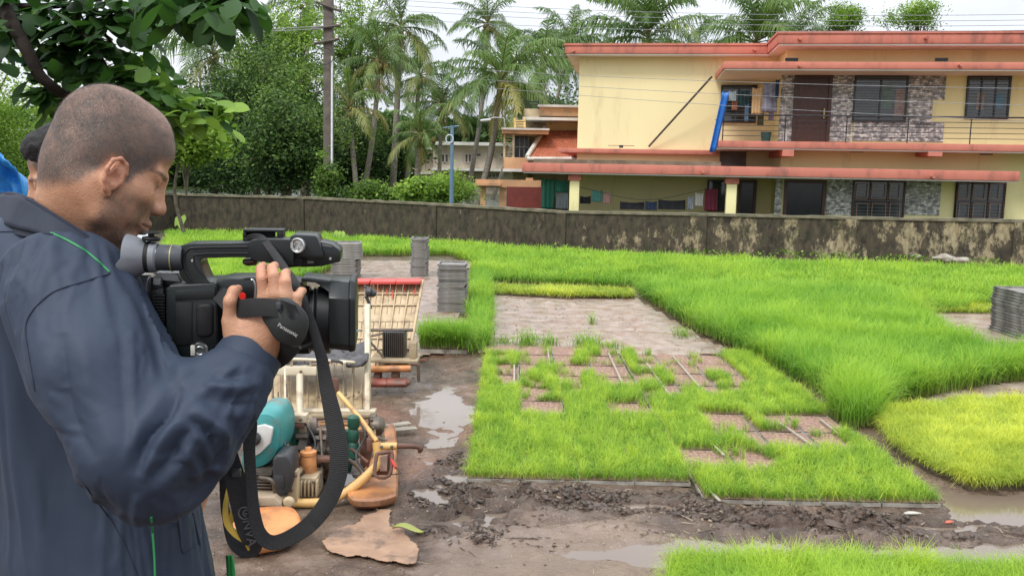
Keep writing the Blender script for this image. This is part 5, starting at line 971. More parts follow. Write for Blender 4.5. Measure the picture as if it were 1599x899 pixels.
def subdivide(V, F):
    me = bpy.data.meshes.new('t'); me.from_pydata(V.tolist(), [], F.tolist()); o = bpy.data.objects.new('t', me); COL.objects.link(o); md = o.modifiers.new('s', 'SUBSURF'); md.levels = 1
    dg = bpy.context.evaluated_depsgraph_get(); m2 = bpy.data.meshes.new_from_object(o.evaluated_get(dg)); n = len(m2.vertices); X = np.empty(n*3); m2.vertices.foreach_get('co', X); Q = np.empty(len(m2.loops), np.int32); m2.loops.foreach_get('vertex_index', Q)
    bpy.data.objects.remove(o); bpy.data.meshes.remove(me); bpy.data.meshes.remove(m2); return X.reshape(-1, 3), Q.reshape(-1, 4)
def cloth(V, F, Vi, Fi, wrist, elbow, nb, frames=26):
    me = bpy.data.meshes.new('t'); me.from_pydata(V.tolist(), [], F.tolist()); o = bpy.data.objects.new('t', me); COL.objects.link(o)
    mi = bpy.data.meshes.new('i'); mi.from_pydata(Vi.tolist(), [], Fi.tolist()); oi = bpy.data.objects.new('i', mi); COL.objects.link(oi); c = oi.modifiers.new('c', 'COLLISION'); oi.collision.thickness_outer = .003; oi.collision.thickness_inner = .03; oi.collision.cloth_friction = 12
    dn = np.linalg.norm(V-nb, axis=1); dw = np.linalg.norm(V-wrist, axis=1); pin = np.clip(np.maximum.reduce([sstep(.15, .11, dn), sstep(.055, .035, dw), sstep(.87, .84, V[:, 2]), sstep(1.48, 1.53, V[:, 1])]), 0, 1)
    g = o.vertex_groups.new(name='pin'); [g.add([int(k)], float(pin[k]), 'REPLACE') for k in np.where(pin > .01)[0]]
    de = np.linalg.norm(V-elbow, axis=1); sh = np.clip(.55+.6*np.exp(-(de/.16)**2), 0, 1); g2 = o.vertex_groups.new(name='shr'); [g2.add([int(k)], float(sh[k]), 'REPLACE') for k in range(len(V))]
    m = o.modifiers.new('cloth', 'CLOTH'); s = m.settings; s.quality = 7; s.mass = .10; s.tension_stiffness = 22; s.compression_stiffness = 22; s.shear_stiffness = 12; s.bending_stiffness = .25; s.tension_damping = 8; s.compression_damping = 8; s.shear_damping = 8; s.bending_damping = .8; s.air_damping = 2
    s.vertex_group_mass = 'pin'; s.pin_stiffness = 2; s.vertex_group_shrink = 'shr'; s.shrink_min = 0; s.shrink_max = -.10
    m.collision_settings.distance_min = .003; m.collision_settings.collision_quality = 2; m.collision_settings.use_self_collision = False; m.point_cache.frame_start = 1; m.point_cache.frame_end = frames+2
    f0 = SC.frame_current
    for f in range(1, frames+1): SC.frame_set(f)
    dg = bpy.context.evaluated_depsgraph_get(); ev = o.evaluated_get(dg).to_mesh(); X = np.empty(len(V)*3); ev.vertices.foreach_get('co', X); X = X.reshape(-1, 3).copy(); print('CLOTH', np.abs(X-V).mean(), np.abs(X-V).max())
    for q, w in ((o, me), (oi, mi)): bpy.data.objects.remove(q); bpy.data.meshes.remove(w)
    SC.frame_set(f0); return X
def face_smooth(V, F, O, R, sc, it=14):
    L = (V-O)@R/sc; keep = ((np.abs(L[:, 1]) > .068) & (np.abs(L[:, 0]-EARX+.01) < .034) & (np.abs(L[:, 2]-EARZ) < .042)) | ((L[:, 0] > .074) & (np.abs(L[:, 1]) < .05) & (L[:, 2] < .03) & (L[:, 2] > -.092))
    wt = np.where(keep, 0, .5)[:, None]; n = np.zeros(len(V)); [np.add.at(n, F[:, i], 2) for i in range(4)]
    for _ in range(it):
        A = np.zeros_like(V)
        for i in range(4): np.add.at(A, F[:, i], V[F[:, (i+1) % 4]]+V[F[:, i-1]])
        V = V+wt*(A/n[:, None]-V)
    return V, F
def person():
    root = thing('person', (W(170, 800, 1.3)[0], 1.3, 0), 'man with buzz-cut hair in a navy blue jacket filming with a video camera', 'person')
    # ---- body: head and neck fine, right hand fine, trunk and legs coarse, all one mesh object
    s = SDF(HO-[.17, .16, .24], HO+[.15, .16, .17], .0021); head_prims(s, HO, HR, HS)
    nb = W(113, 402, 1.29); T = lambda p: HO+HR@(np.array(p)*HS)
    s.cap(T((-.030, 0, -.035)), nb, .048, .058, .03); s.cap(T((-.01, 0, -.05)), nb+[.03, .01, -.01], .046, .052, .02)
    s.cap(T((.0, -.042, -.05)), nb+[.05, -.02, -.01], .014, .012, .02)
    V, F = face_smooth(*s.mesh(1), HO, HR, HS); body = [(V, F, head_attrs(V, HO, HR, HS))]; headVF = (V, F); _p = proj(V[V[:, 2] > HO[2]-.05]); print('HEADPX', _p.min(0), _p.max(0))
    # right hand
    c = W(412, 500, 1.17); h = SDF(c-[.075, .06, .105], c+[.078, .06, .088], .0013)
    wr = W(390, 556, 1.176)
    fing = [([(408, 490, 1.168), (413, 464, 1.152), (409, 436, 1.150), (407, 420, 1.166), (411, 415, 1.184)], (.0092, .0082, .0074, .0068, .0058)),
            ([(424, 480, 1.165), (431, 457, 1.148), (427, 431, 1.148), (425, 419, 1.162), (429, 415, 1.180)], (.0092, .0083, .0076, .0070, .0060)),
            ([(438, 482, 1.165), (447, 461, 1.149), (446, 440, 1.149), (445, 428, 1.162), (448, 425, 1.178)], (.0090, .0080, .0073, .0067, .0057)),
            ([(450, 494, 1.168), (459, 476, 1.154), (465, 463, 1.153), (470, 455, 1.164), (473, 454, 1.176)], (.0086, .0074, .0065, .0060, .0052))]
    for P, r in fing:
        P = [W(*p) for p in P]; h.cap(wr, P[0], .0205, .0125, .022)
    for P, r in fing:
        g = SDF(h.lo, h.lo+np.array(h.D.shape)*h.res-h.res*.5, h.res); g.chain([W(*p) for p in P], r, .0006); D = g.D[:h.D.shape[0], :h.D.shape[1], :h.D.shape[2]]
        # keep neighbouring fingers apart: weld only near the knuckle
        x, y, z = np.meshgrid(*h.ax, indexing='ij', sparse=True); kn = W(*P[0]); tip = W(*P[1]); e = tip-kn; t = ((x-kn[0])*e[0]+(y-kn[1])*e[1]+(z-kn[2])*e[2])/(e@e)
        k = np.clip(.014*(1-t*1.3), .0012, .014); A = h.D; hh = np.maximum(k-np.abs(A-D), 0)/k; h.D = np.minimum(A, D)-hh*hh*k*.25
    th = [W(*p) for p in ((374, 532, 1.174), (359, 500, 1.163), (359, 470, 1.157), (365, 455, 1.164), (372, 451, 1.178))]
    h.chain(th, (.0125, .0096, .0080, .0074, .0058), .004); h.cap(W(370, 512, 1.170), W(402, 492, 1.170), .0095, .009, .016); h.ell(W(378, 528, 1.165), (.018, .012, .018), None, .02)
    h.cap(wr, W(372, 600, 1.16), .0262, .030, .02); h.ell(W(378, 548, 1.162), (.011, .008, .013), None, .012)
    for P, r in fing: h.ell(W(P[1][0], P[1][1]+3, P[1][2]-.0005), (.0068, .0062, .0068), None, .010)
    V, F = h.mesh(4); body.append((V, F, {'red': .35*np.exp(-((V[:, 2]-W(440, 425, 1.15)[2])/.02)**2)}))
    # trunk, arms and legs under the clothes
    a = CAMERA_BODY_ANG; f_ = np.array([math.cos(a), math.sin(a), 0]); l_ = np.array([-math.sin(a), math.cos(a), 0]); BR = np.stack([f_, l_, [0, 0, 1]], 1)
    hip = W(165, 930, 1.34); fl = np.array([hip[0]-.02, hip[1], 0.])
    t = SDF((hip[0]-.35, .85, -.0), (hip[0]+.5, 1.9, 1.55), .012)
    t.ell(W(70, 520, 1.36), (.12, .17, .17), BR, .03); t.ell(W(110, 700, 1.37), (.09, .13, .2), BR, .05); t.ell(hip-[.03, 0, .03], (.085, .125, .12), BR, .03); t.cap(nb, W(70, 470, 1.35), .055, .08, .04)
    SH = W(112, 478, 1.16); EL = W(218, 722, 1.085); WRI = W(385, 575, 1.165); SHL = W(-20, 440, 1.50); ELL = W(235, 690, 1.53); WRL = W(385, 512, 1.44)
    t.chain([W(90, 450, 1.25), SH, EL, WRI], (.06, .05, .042, .028), .02); t.chain([W(40, 440, 1.4), SHL, ELL, WRL], (.06, .05, .042, .027), .02)
    for q in (-1, 1):
        h0 = hip+l_*q*.075-[.02, 0, .06]; kn = np.array([h0[0]+.02, h0[1], .5]); an = np.array([h0[0]-.02, h0[1], .09]); t.chain([h0, kn, an], (.085, .058, .042), .03); t.cap(an-[0, 0, .05], an+f_*.17-[0, 0, .055], .035, .03, .03)
    V, F = t.mesh(1); V[:, 2] = np.maximum(V[:, 2], .002); body.append((V, F, {}))
    # left hand on the far side of the camera
    c = WRL; h = SDF(c-[.08, .14, .07], c+[.19, .08, .14], .0025); h.cap(WRL-[.05, 0, .03], WRL, .027, .026, .01); pc = WRL+np.array([.05, -.02, .03]); h.cap(WRL, pc, .024, .02, .02)
    for i in range(4): q = pc+np.array([.01+.004*i, -.01, .03-.018*i]); h.chain([pc+[0, 0, .018-.012*i], q+[.03, -.01, 0], q+[.055, -.045, 0]], (.012, .009, .0075), .008)
    h.chain([WRL+[.02, 0, .01], pc+[.0, -.03, .045], pc+[.03, -.055, .05]], (.014, .011, .009), .01); V, F = h.mesh(1); body.append((V, F, {}))
    V, F, A = merge(body); npmesh('body', V, F, M_SKIN, root, attrs=A)
    # ---- buzz-cut hair: short strands lying on the scalp
    HV, HF = headVF; Nn = vnormals(HV, HF); at = head_attrs(HV, HO, HR, HS); L = (HV-HO)@HR/HS
    pr = np.where(hairline(L) > -.006, at['hair'], 0)**1.2+.28*np.clip(at['beard'], 0, 1)*(L[:, 0] > -.005)*(L[:, 0] < .095)*(L[:, 2] < -.01); pr = pr/pr.sum(); n = 95000; i = rng.choice(len(HV), n, p=pr)
    P = HV[i]+rng.normal(0, .001, (n, 3)); Ni = Nn[i]; Li = L[i]
    whorl = np.array([-.075, .01, .085]); flow = Li-whorl; flow[:, 2] -= .03; flow = flow@HR.T; flow += rng.normal(0, .025, (n, 3)); flow -= Ni*np.sum(flow*Ni, 1)[:, None]; flow /= np.linalg.norm(flow, axis=1)[:, None]+1e-9
    ln = rng.uniform(.0016, .0040, n)[:, None]*np.where(pr[i] > 0, 1, 1)[:, None]; sd = np.cross(flow, Ni); tipd = flow*.85+Ni*.42
    P = P-Ni*.0006; Vh = np.stack([P-sd*.00010, P+sd*.00010, P+tipd*ln+sd*.00005, P+tipd*ln-sd*.00005], 1).reshape(-1, 3)
    hm = leafmat('short_hair', (.045, .038, .034), (.095, .078, .068), (.20, .17, .15), rough=.4, trans=.0); npmesh('hair', Vh, np.arange(4*n).reshape(n, 4), hm, root, attrs={'tint': np.repeat(rng.random(n), 4)})
    # ---- jacket: a loose shell modelled over the body, then let fall and crumple as cloth on it
    def jshape(res, dr):
        J = SDF((W(0, 600, 1.3)[0]-.33, .93, .80), (W(430, 600, 1.2)[0]+.02, 1.78, W(0, 310, 1.2)[2]+.06), res); q = lambda r: tuple(np.array(r)-dr)
        J.ell(W(62, 545, 1.365), q((.135, .215, .180)), BR, .02); J.ell(W(120, 690, 1.36), q((.150, .200, .24)), BR, .06); J.ell(W(176, 860, 1.35), q((.150, .205, .26)), BR, .06); J.ell(W(190, 1000, 1.35), q((.155, .215, .2)), BR, .04)
        J.cap(W(88, 428, 1.29), W(105, 462, 1.19), .066-dr*.4, .078-dr, .05); J.cap(W(52, 412, 1.31), W(0, 430, 1.44), .072-dr*.4, .078-dr, .05); J.cap(W(75, 420, 1.30), W(95, 475, 1.33), .074-dr*.4, .12-dr, .05)
        up = [W(103, 470, 1.175), W(150, 575, 1.125), W(205, 700, 1.085), W(228, 728, 1.082)]; J.chain(up, q((.090, .090, .080, .066)), .035)
        fo = [W(238, 722, 1.082), W(300, 660, 1.10), W(350, 616, 1.13), W(374, 584, 1.152)]; J.chain(fo, (.068-dr, .066-dr, .058-dr*.8, .040-dr*.3), .022)
        J.chain([SHL+[0, 0, .02], ELL, WRL-[.05, 0, .03]], q((.085, .07, .045)), .04)
        if dr == 0: J.cap(W(364, 598, 1.15), W(402, 535, 1.178), .030, .031, .004, True)     # cuff opening
        return J.mesh(2)
    V, F = jshape(.0075, 0); Vi, Fi = jshape(.012, .026); print('JACKET', len(V)); V = cloth(V, F, Vi, Fi, W(374, 584, 1.152), W(228, 722, 1.085), nb)
    zmin = .86; V[:, 2] = np.where(V[:, 2] < zmin, zmin+(V[:, 2]-zmin)*.15, V[:, 2])
    V, F = subdivide(V, F); V = wrinkle(V, F, .62); V = V+vnormals(V, F)*(.0012*(1-2*np.abs(fbm(V[:, 0]*16, V[:, 1]*10, V[:, 2]*9, 2, 57))))[:, None]
    jk = npmesh('jacket', V, F, M_JKT, root); bvh = BVHTree.FromPolygons(V.tolist(), F.tolist())
    def onj(px, py, off=.001, tgt=None):
        d = Vector(ray(px, py)); d.normalize(); h = bvh.ray_cast(Vector(CO), d)
        return None if h[0] is None else np.array(h[0])+np.array(h[1])*off*(1 if h[1].dot(d) < 0 else -1)
    def stitch(pts, r, m, name, n=10, off=.0006):
        P = spline(np.array(pts, float), n); Q = [onj(*p, off) for p in P]; Q = np.array([q for q in Q if q is not None]); 
        for _ in range(2): Q[1:-1] = (Q[:-2]+Q[1:-1]*2+Q[2:])/4
        w = MB(); w.tube(Q, r, 6); w.build(name, m, jk)
    seam = mat('seam_navy', (.018, .026, .05), None, .8); grn = mat('green_piping', (.03, .30, .10), (.02, .22, .07), .5)
    stitch([(80, 364), (110, 378), (140, 397), (160, 415), (171, 425)], .0014, grn, 'piping'); stitch([(236, 806), (239, 840), (241, 870), (242, 905)], .0016, grn, 'piping')
    stitch([(172, 427), (130, 440), (85, 455), (55, 480), (40, 510), (46, 560), (55, 610)], .0011, seam, 'seam'); stitch([(0, 362), (45, 362), (84, 366)], .0011, seam, 'seam'); stitch([(120, 740), (165, 800), (195, 850), (215, 900)], .0011, seam, 'seam')
    stitch([(276, 800), (280, 830), (285, 862), (306, 850)], .0013, seam, 'pocket_edge')
    stitch([(300, 800), (306, 825), (312, 850)], .0011, seam, 'pocket_edge')
    # collar
    top = [(-18, 318, 1.36), (10, 303, 1.30), (40, 309, 1.235), (80, 333, 1.195), (125, 362, 1.185), (165, 390, 1.20), (188, 403, 1.25), (182, 385, 1.33), (120, 345, 1.38), (50, 312, 1.41), (5, 303, 1.41)]
    bot = [(-40, 350, 1.38), (-8, 345, 1.29), (30, 352, 1.215), (72, 366, 1.17), (115, 392, 1.165), (155, 418, 1.18), (185, 428, 1.25), (190, 420, 1.35), (120, 390, 1.41), (40, 350, 1.44), (-25, 340, 1.44)]
    def loop(P): P = np.array([W(*p) for p in P]); return spline(np.concatenate([P, P[:1]]), 10)[:-1]
    A_, B_ = loop(top), loop(bot); n = len(A_); rows = [B_+(A_-B_)*t for t in np.linspace(-.1, 1, 8)]; cen = A_.mean(0)
    Vc = np.concatenate(rows); Vc = Vc+(.003*fbm(Vc[:, 0]*28, Vc[:, 1]*28, Vc[:, 2]*28, 2, 5))[:, None]*np.array([.5, -1, .3]); Fc = [(r*n+i, r*n+(i+1) % n, (r+1)*n+(i+1) % n, (r+1)*n+i) for r in range(7) for i in range(n)]
    co = npmesh('collar', Vc, np.array(Fc), M_JKT, jk, attrs={}); so = co.modifiers.new('t', 'SOLIDIFY'); so.thickness = .005; so.offset = 0; co.data.materials.clear(); co.data.materials.append(fabric('dark_navy_collar', (.010, .015, .030), (.014, .020, .038), .6))
    w = MB(); w.tube(A_[[*range(n), 0]], .0028, 8); w.build('collar_edge', M_JKT_IN, co)
    Vi = np.concatenate([B_+(A_-B_)*t+((cen-A_)*[1, 1, 0])*.07 for t in (-.35, .3, .97)]); Fi = [(r*n+i, r*n+(i+1) % n, (r+1)*n+(i+1) % n, (r+1)*n+i) for r in range(2) for i in range(n)]
    npmesh('collar_lining', Vi, np.array(Fi), M_JKT_IN, co)
    # cuff: turned band at the wrist
    ax = W(400, 548, 1.176)-W(374, 588, 1.155); ax /= np.linalg.norm(ax); c0 = W(366, 592, 1.152); w = MB(); prof = [(.041, 0), (.0435, .010), (.0430, .026), (.0410, .044), (.0385, .0445), (.037, .01)]; w.lathe(prof, c0, ax, 48); cf = w.build('cuff', M_JKT, jk)
    for v in cf.data.vertices: q = np.array(v.co); nn = float(vnoise(q[0]*38, q[1]*38, q[2]*38, 9)); v.co += Vector((nn*.003, nn*.003, nn*.003))
    w = MB(); w.lathe([(.032, .0), (.0375, .043), (.036, .0435), (.030, .0)], c0, ax, 32); w.build('cuff_lining', M_JKT_IN, cf)
    # trousers and shoes, outside the picture but part of the man
    t = SDF((hip[0]-.35, 1.0, 0), (hip[0]+.45, 1.75, 1.05), .012); t.ell(hip-[0, 0, .02], (.125, .18, .12), BR, .05)
    for q in (-1, 1): h0 = hip+l_*q*.09-[0, 0, .03]; t.chain([h0, np.array([h0[0]+.02, h0[1], .5]), np.array([h0[0]-.02, h0[1], .1])], (.10, .075, .065), .03)
    V, F = t.mesh(1); npmesh('trousers', V, F, mat('grey_trousers', (.06, .06, .065), None, .9), root)
    t = SDF((hip[0]-.35, 1.0, -.03), (hip[0]+.45, 1.8, .2), .006)
    for q in (-1, 1): an = np.array([hip[0]-.02, hip[1], .06])+l_*q*.09; t.cap(an-f_*.05, an+f_*.16-[0, 0, .015], .045, .04, .02)
    V, F = t.mesh(1); V[:, 2] = np.maximum(V[:, 2], .004); npmesh('shoes', V, F, mat('brown_shoes', (.06, .035, .02), None, .6), root)
# each fold: polyline in the jacket's picture plane, half-width (px) and depth (m); + ridge, - valley
FOLDS = []
def wrinkle(V, F, amt=1.0):
    N = vnormals(V, F); p = proj(V); near = (V[:, 1] < 1.42) & (N[:, 1] < .35); d = np.zeros(len(V))
    for pts, wd, amp in FOLDS[:18]:
        P = spline(np.array(pts, float), 5); best = np.full(len(V), 1e9); par = np.zeros(len(V)); n = len(P)-1
        bb = near & (p[:, 0] > P[:, 0].min()-4*wd) & (p[:, 0] < P[:, 0].max()+4*wd) & (p[:, 1] > P[:, 1].min()-4*wd) & (p[:, 1] < P[:, 1].max()+4*wd); ix = np.where(bb)[0]; q = p[ix]; bs = np.full(len(ix), 1e9); pa = np.zeros(len(ix)); sg = np.zeros(len(ix))
        for i in range(n):
            e = P[i+1]-P[i]; t = np.clip(((q-P[i])@e)/(e@e+1e-9), 0, 1); r = q-P[i]-t[:, None]*e; dd = np.hypot(*r.T); m = dd < bs; bs = np.where(m, dd, bs); pa = np.where(m, (i+t)/n, pa); sg = np.where(m, np.sign(e[0]*r[:, 1]-e[1]*r[:, 0]), sg)
        u = bs/wd*np.where(sg > 0, .95, .70); prof = np.exp(-u**1.15*1.35)-.30*np.exp(-((u-1.7)/.7)**2); fade = np.sin(np.clip(pa, 0, 1)*PI)**.55; d[ix] += amp*prof*np.clip(fade, 0, 1)
    return V+N*(amt*d)[:, None]
    V = V+N*d[:, None]; x, y, z = V.T
    el = W(228, 722, 1.08); fm = np.exp(-((V-el)**2).sum(1)/.16**2)+.8*np.exp(-((V-W(330, 640, 1.12))**2).sum(1)/.12**2)
    wx = x+.03*fbm(x*6, y*6, z*6, 2, 41); wz = z+.03*fbm(x*6+5, y*6, z*6, 2, 43); a = (wx+wz)*.7; b = (wx-wz)*.7
    rg = 1-2*np.abs(fbm(a*7, y*5, b*17, 2, 47)); rg2 = 1-2*np.abs(fbm(wx*5, y*4, wz*12, 3, 53)); rg3 = 1-2*np.abs(fbm(wx*16, y*8, wz*7+x*9, 2, 57))
    return V+N*(.0045*rg*np.clip(fm, 0, 1)+.0030*rg2*(1-.5*np.clip(fm, 0, 1))+.0014*rg3+.002*fbm(x*9, y*9, z*7, 3, 15))[:, None]
FOLDS += [  # elbow crease and the folds that fan from it
    ([(285, 604), (262, 645), (232, 690), (213, 742)], 13, -.020), ([(292, 612), (272, 655), (243, 700), (222, 752)], 9, .010),
    ([(222, 745), (240, 700), (268, 668), (292, 655)], 9, .010), ([(232, 752), (262, 722), (282, 690), (300, 668)], 8, -.010), ([(255, 770), (280, 730), (300, 700), (306, 678)], 9, .009),
    ([(300, 640), (322, 655), (345, 672), (350, 705), (346, 742)], 9, .013), ([(296, 652), (318, 668), (334, 690), (340, 730)], 8, -.012), ([(305, 618), (340, 628), (372, 632), (400, 628)], 9, -.009), ([(318, 600), (350, 606), (380, 604), (408, 596)], 8, .010), ([(330, 588), (358, 590), (384, 586)], 6, -.008),
    ([(295, 700), (318, 725), (322, 760)], 8, -.009), ([(282, 690), (302, 718), (312, 752)], 8, .008), ([(215, 770), (212, 800), (216, 820)], 8, .008),
    ([(200, 460), (205, 540), (208, 620), (215, 735)], 9, .006), ([(182, 470), (188, 560), (196, 650), (206, 735)], 16, -.003), ([(240, 450), (255, 500), (272, 550), (284, 600)], 12, .008), ([(215, 440), (235, 510), (255, 570), (262, 620)], 12, -.006),
    ([(95, 520), (100, 580), (110, 640), (150, 720)], 14, -.013), ([(75, 500), (60, 540), (50, 600), (62, 640)], 12, -.006), ([(60, 505), (90, 520), (120, 560), (130, 610)], 14, .009), ([(48, 498), (90, 510), (130, 500)], 10, -.007), ([(0, 645), (40, 650), (85, 665), (110, 690)], 16, -.014), ([(0, 620), (45, 625), (90, 635)], 14, .008),
    ([(110, 700), (122, 760), (118, 830), (116, 900)], 12, -.012), ([(15, 860), (50, 830), (85, 800), (110, 770)], 12, .006), ([(40, 900), (80, 870), (100, 840)], 12, -.005), ([(170, 880), (190, 850), (210, 830)], 8, .005),
    ([(105, 640), (125, 700), (165, 770), (215, 812)], 12, -.018), ([(10, 395), (50, 420), (95, 430)], 14, .006), ([(0, 440), (40, 450), (80, 440)], 14, -.006), ([(300, 790), (320, 830), (335, 890)], 12, -.006),
    ([(130, 470), (150, 520), (160, 580)], 14, -.006), ([(390, 600), (408, 625), (405, 655)], 8, .006)]
person()
# ---- the second man, mostly hidden behind the first
def second():
    O = W(126, 283, 1.9); R = rot(math.radians(196), math.radians(8)); sc = 1.0; root = thing('person', (O[0], 1.9, 0), 'dark-haired person in a dark shirt, mostly hidden behind the man with the camera', 'person')
    s = SDF(O-[.17, .16, .26], O+[.17, .16, .17], .0032); head_prims(s, O, R, sc); nb = O+[.03, .02, -.22]; s.cap(O+R@[-.03, 0, -.04], nb, .055, .06, .03); V, F = s.mesh(1); a = head_attrs(V, O, R, sc); parts = [(V, F, a)]
    t = SDF((O[0]-.5, 1.5, 0), (O[0]+.5, 2.35, 1.6), .014); ch = nb-[0, 0, .2]; t.ell(ch, (.2, .13, .2), None, .03); t.ell(ch-[0, 0, .3], (.17, .12, .25), None, .05); hip = ch-[0, 0, .5]; t.ell(hip, (.17, .12, .12), None, .04); t.cap(nb, ch, .06, .08, .03)
    for q in (-1, 1):
        t.chain([ch+[q*.16, 0, .09], ch+[q*.19, .04, -.2], ch+[q*.12, .06, -.42]], (.055, .042, .03), .03); t.chain([hip+[q*.09, 0, 0], (hip[0]+q*.1, 1.92, .5), (hip[0]+q*.1, 1.92, .08)], (.09, .06, .045), .03); t.cap((hip[0]+q*.1, 1.92, .05), (hip[0]+q*.1-.05, 1.76, .035), .04, .033, .03)
    V, F = t.mesh(1); V[:, 2] = np.maximum(V[:, 2], .003); parts.append((V, F, {})); V, F, A = merge(parts); npmesh('body', V, F, M_SKIN, root, attrs=A)
    h = SDF(O-[.17, .16, .1], O+[.17, .16, .19], .003); T = lambda p: O+R@np.array(p); h.ell(T((-.025, 0, .045)), (.104, .089, .094), R, .01); h.ell(T((.03, 0, .075)), (.07, .075, .045), R, .02)
    h.ell(T((.085, 0, -.03)), (.075, .1, .085), R, .01, True); V, F = h.mesh(1); Lh = (V-O)@R; N = vnormals(V, F); V = V+N*(.004*fbm(V[:, 0]*70, V[:, 1]*70, V[:, 2]*120, 3, 4))[:, None]
    hr = npmesh('hair', V, F, mat('black_wavy_hair', (.006, .0055, .006), (.016, .014, .015), .6, 90, spec=.3, bump=.004, bscale=160), root)
    t = SDF((O[0]-.5, 1.5, .8), (O[0]+.5, 2.35, 1.6), .012); t.ell(ch, (.215, .145, .2), None, .03); t.ell(ch-[0, 0, .3], (.19, .14, .27), None, .05)
    for q in (-1, 1): t.chain([ch+[q*.17, 0, .1], ch+[q*.19, .03, -.15]], (.075, .06), .03)
    V, F = t.mesh(1); npmesh('shirt', V, F, fabric('dark_shirt', (.02, .022, .03), (.03, .032, .04), .8), root)
    t = SDF((O[0]-.5, 1.5, .05), (O[0]+.5, 2.35, .95), .014); t.ell(hip, (.18, .13, .12), None, .04)
    for q in (-1, 1): t.chain([hip+[q*.09, 0, 0], (hip[0]+q*.1, 1.92, .5), (hip[0]+q*.1, 1.92, .12)], (.1, .075, .065), .03)
    V, F = t.mesh(1); npmesh('trousers', V, F, mat('dark_trousers', (.04, .04, .045), None, .9), root)
    # blue tarpaulin slung behind them
    nx, nz = 60, 50; V = []; Y0 = 3.0
    for j in range(nz):
        for i in range(nx):
            s_, t_ = i/(nx-1), j/(nz-1); px = -260+s_*305; topy = np.interp(px, [-260, -60, 0, 22, 38, 45], [195, 212, 236, 248, 262, 296]); py = 560*(1-t_)+topy*t_; p = W(px, py, Y0+.25*s_); fb = .05*fbm(s_*5+t_*3, t_*5, 0, 4, 6)+.02*abs(vnoise(s_*14+t_*6, t_*9, 0, 8)); V.append(p+[0, fb*2, fb*.4])
    V = np.array(V); i = (np.arange(nz-1)[:, None]*nx+np.arange(nx-1)[None]).ravel(); o = npmesh('tarpaulin', V, np.stack([i, i+1, i+nx+1, i+nx], 1), mat('bright_blue_tarp', (.03, .30, .78), (.07, .42, .90), .35, 7, bump=.01, bscale=25), smooth=True); o.modifiers.new('s', 'SOLIDIFY').thickness = .006
    setp(o, 'crinkled bright blue tarpaulin behind the two men at the left edge', 'tarpaulin')
second()
# ================================================================ the video camera
B_MATTE = mat('black_matte_plastic', (.006, .007, .008), (.011, .012, .013), .40, 20, spec=.35, bump=.0002, bscale=900)
B_GLOSS = mat('black_satin_plastic', (.009, .0115, .012), (.013, .016, .017), .28, 10, spec=.4, bump=.0002, bscale=700)
B_RUB = mat('black_rubber', (.007, .007, .008), (.012, .012, .013), .6, 40, spec=.3)
G_RUB = mat('grey_rubber', (.17, .18, .20), (.14, .15, .17), .5, 30)
B_GREY = mat('dark_grey_barrel', (.045, .05, .058), (.04, .044, .05), .3, 10)
SILV = mat('brushed_silver', (.55, .55, .53), (.4, .4, .39), .3, 30, metal=.9)
def cbx(mb, x0, y0, x1, y1, Y0, Y1):
    a = W(x0, (y0+y1)/2, Y0); b = W(x1, (y0+y1)/2, Y0); t = W((x0+x1)/2, y0, Y0); u = W((x0+x1)/2, y1, Y0)
    return mb.box(((a[0]+b[0])/2, (Y0+Y1)/2, (t[2]+u[2])/2), (abs(b[0]-a[0]), Y1-Y0, abs(t[2]-u[2])))
def cprism(mb, pts, Y0, Y1): return mb.prism([W(x, y, Y0) for x, y in pts], (0, Y1-Y0, 0))
def ribbon(P, wid, th, ribs=0.0, n=200, view=True, wd=None):
    P = np.array(P, float); w0 = np.array(wid, float); S = spline(P, 30); u = np.concatenate([[0], np.cumsum(np.linalg.norm(np.diff(S, axis=0), axis=1))]); t = np.linspace(0, u[-1], n)
    Q = np.stack([np.interp(t, u, S[:, i]) for i in range(3)], 1); ww = np.interp(np.linspace(0, 1, n), np.linspace(0, 1, len(w0)), w0)
    T = np.gradient(Q, axis=0); T /= np.linalg.norm(T, axis=1)[:, None]; vd = Q-CO; vd /= np.linalg.norm(vd, axis=1)[:, None]; sd = np.cross(T, vd); sd /= np.linalg.norm(sd, axis=1)[:, None]+1e-9; nn = np.cross(sd, T)
    rb = (np.arange(n) % 2)*ribs; m = MB(); V = []
    for i in range(n): a, b = sd[i]*ww[i]/2, nn[i]*(th/2+rb[i]); V += [Q[i]-a-b*.6, Q[i]-a*.9-b, Q[i]+a*.9-b, Q[i]+a-b*.6, Q[i]+a+b*.6, Q[i]+a*.9+b, Q[i]-a*.9+b, Q[i]-a+b*.6]
    F = [(i*8+j, i*8+(j+1) % 8, (i+1)*8+(j+1) % 8, (i+1)*8+j) for i in range(n-1) for j in range(8)]; m.add(V, F); m.add(V[:8], [tuple(range(8))]); m.add(V[-8:], [tuple(range(8))]); return m, Q, sd, nn
def text(body, size, origin, xdir, ydir, m, parent, name='lettering', ext=.0002):
    cu = bpy.data.curves.new(name, 'FONT'); cu.body = body; cu.size = size; cu.extrude = ext; cu.align_x = 'CENTER'; cu.align_y = 'CENTER'; t_ = bpy.data.objects.new(name, cu); me = bpy.data.meshes.new_from_object(t_); bpy.data.objects.remove(t_); me.materials.clear(); me.materials.append(m); o = bpy.data.objects.new(name, me); COL.objects.link(o)
    x = np.array(xdir, float); x /= np.linalg.norm(x); y = np.array(ydir, float); y -= x*(x@y); y /= np.linalg.norm(y); z = np.cross(x, y); p = np.array(origin)-rootloc(parent); o.parent = parent
    o.matrix_local = Matrix([[x[0], y[0], z[0], p[0]], [x[1], y[1], z[1], p[1]], [x[2], y[2], z[2], p[2]], [0, 0, 0, 1]]); return o
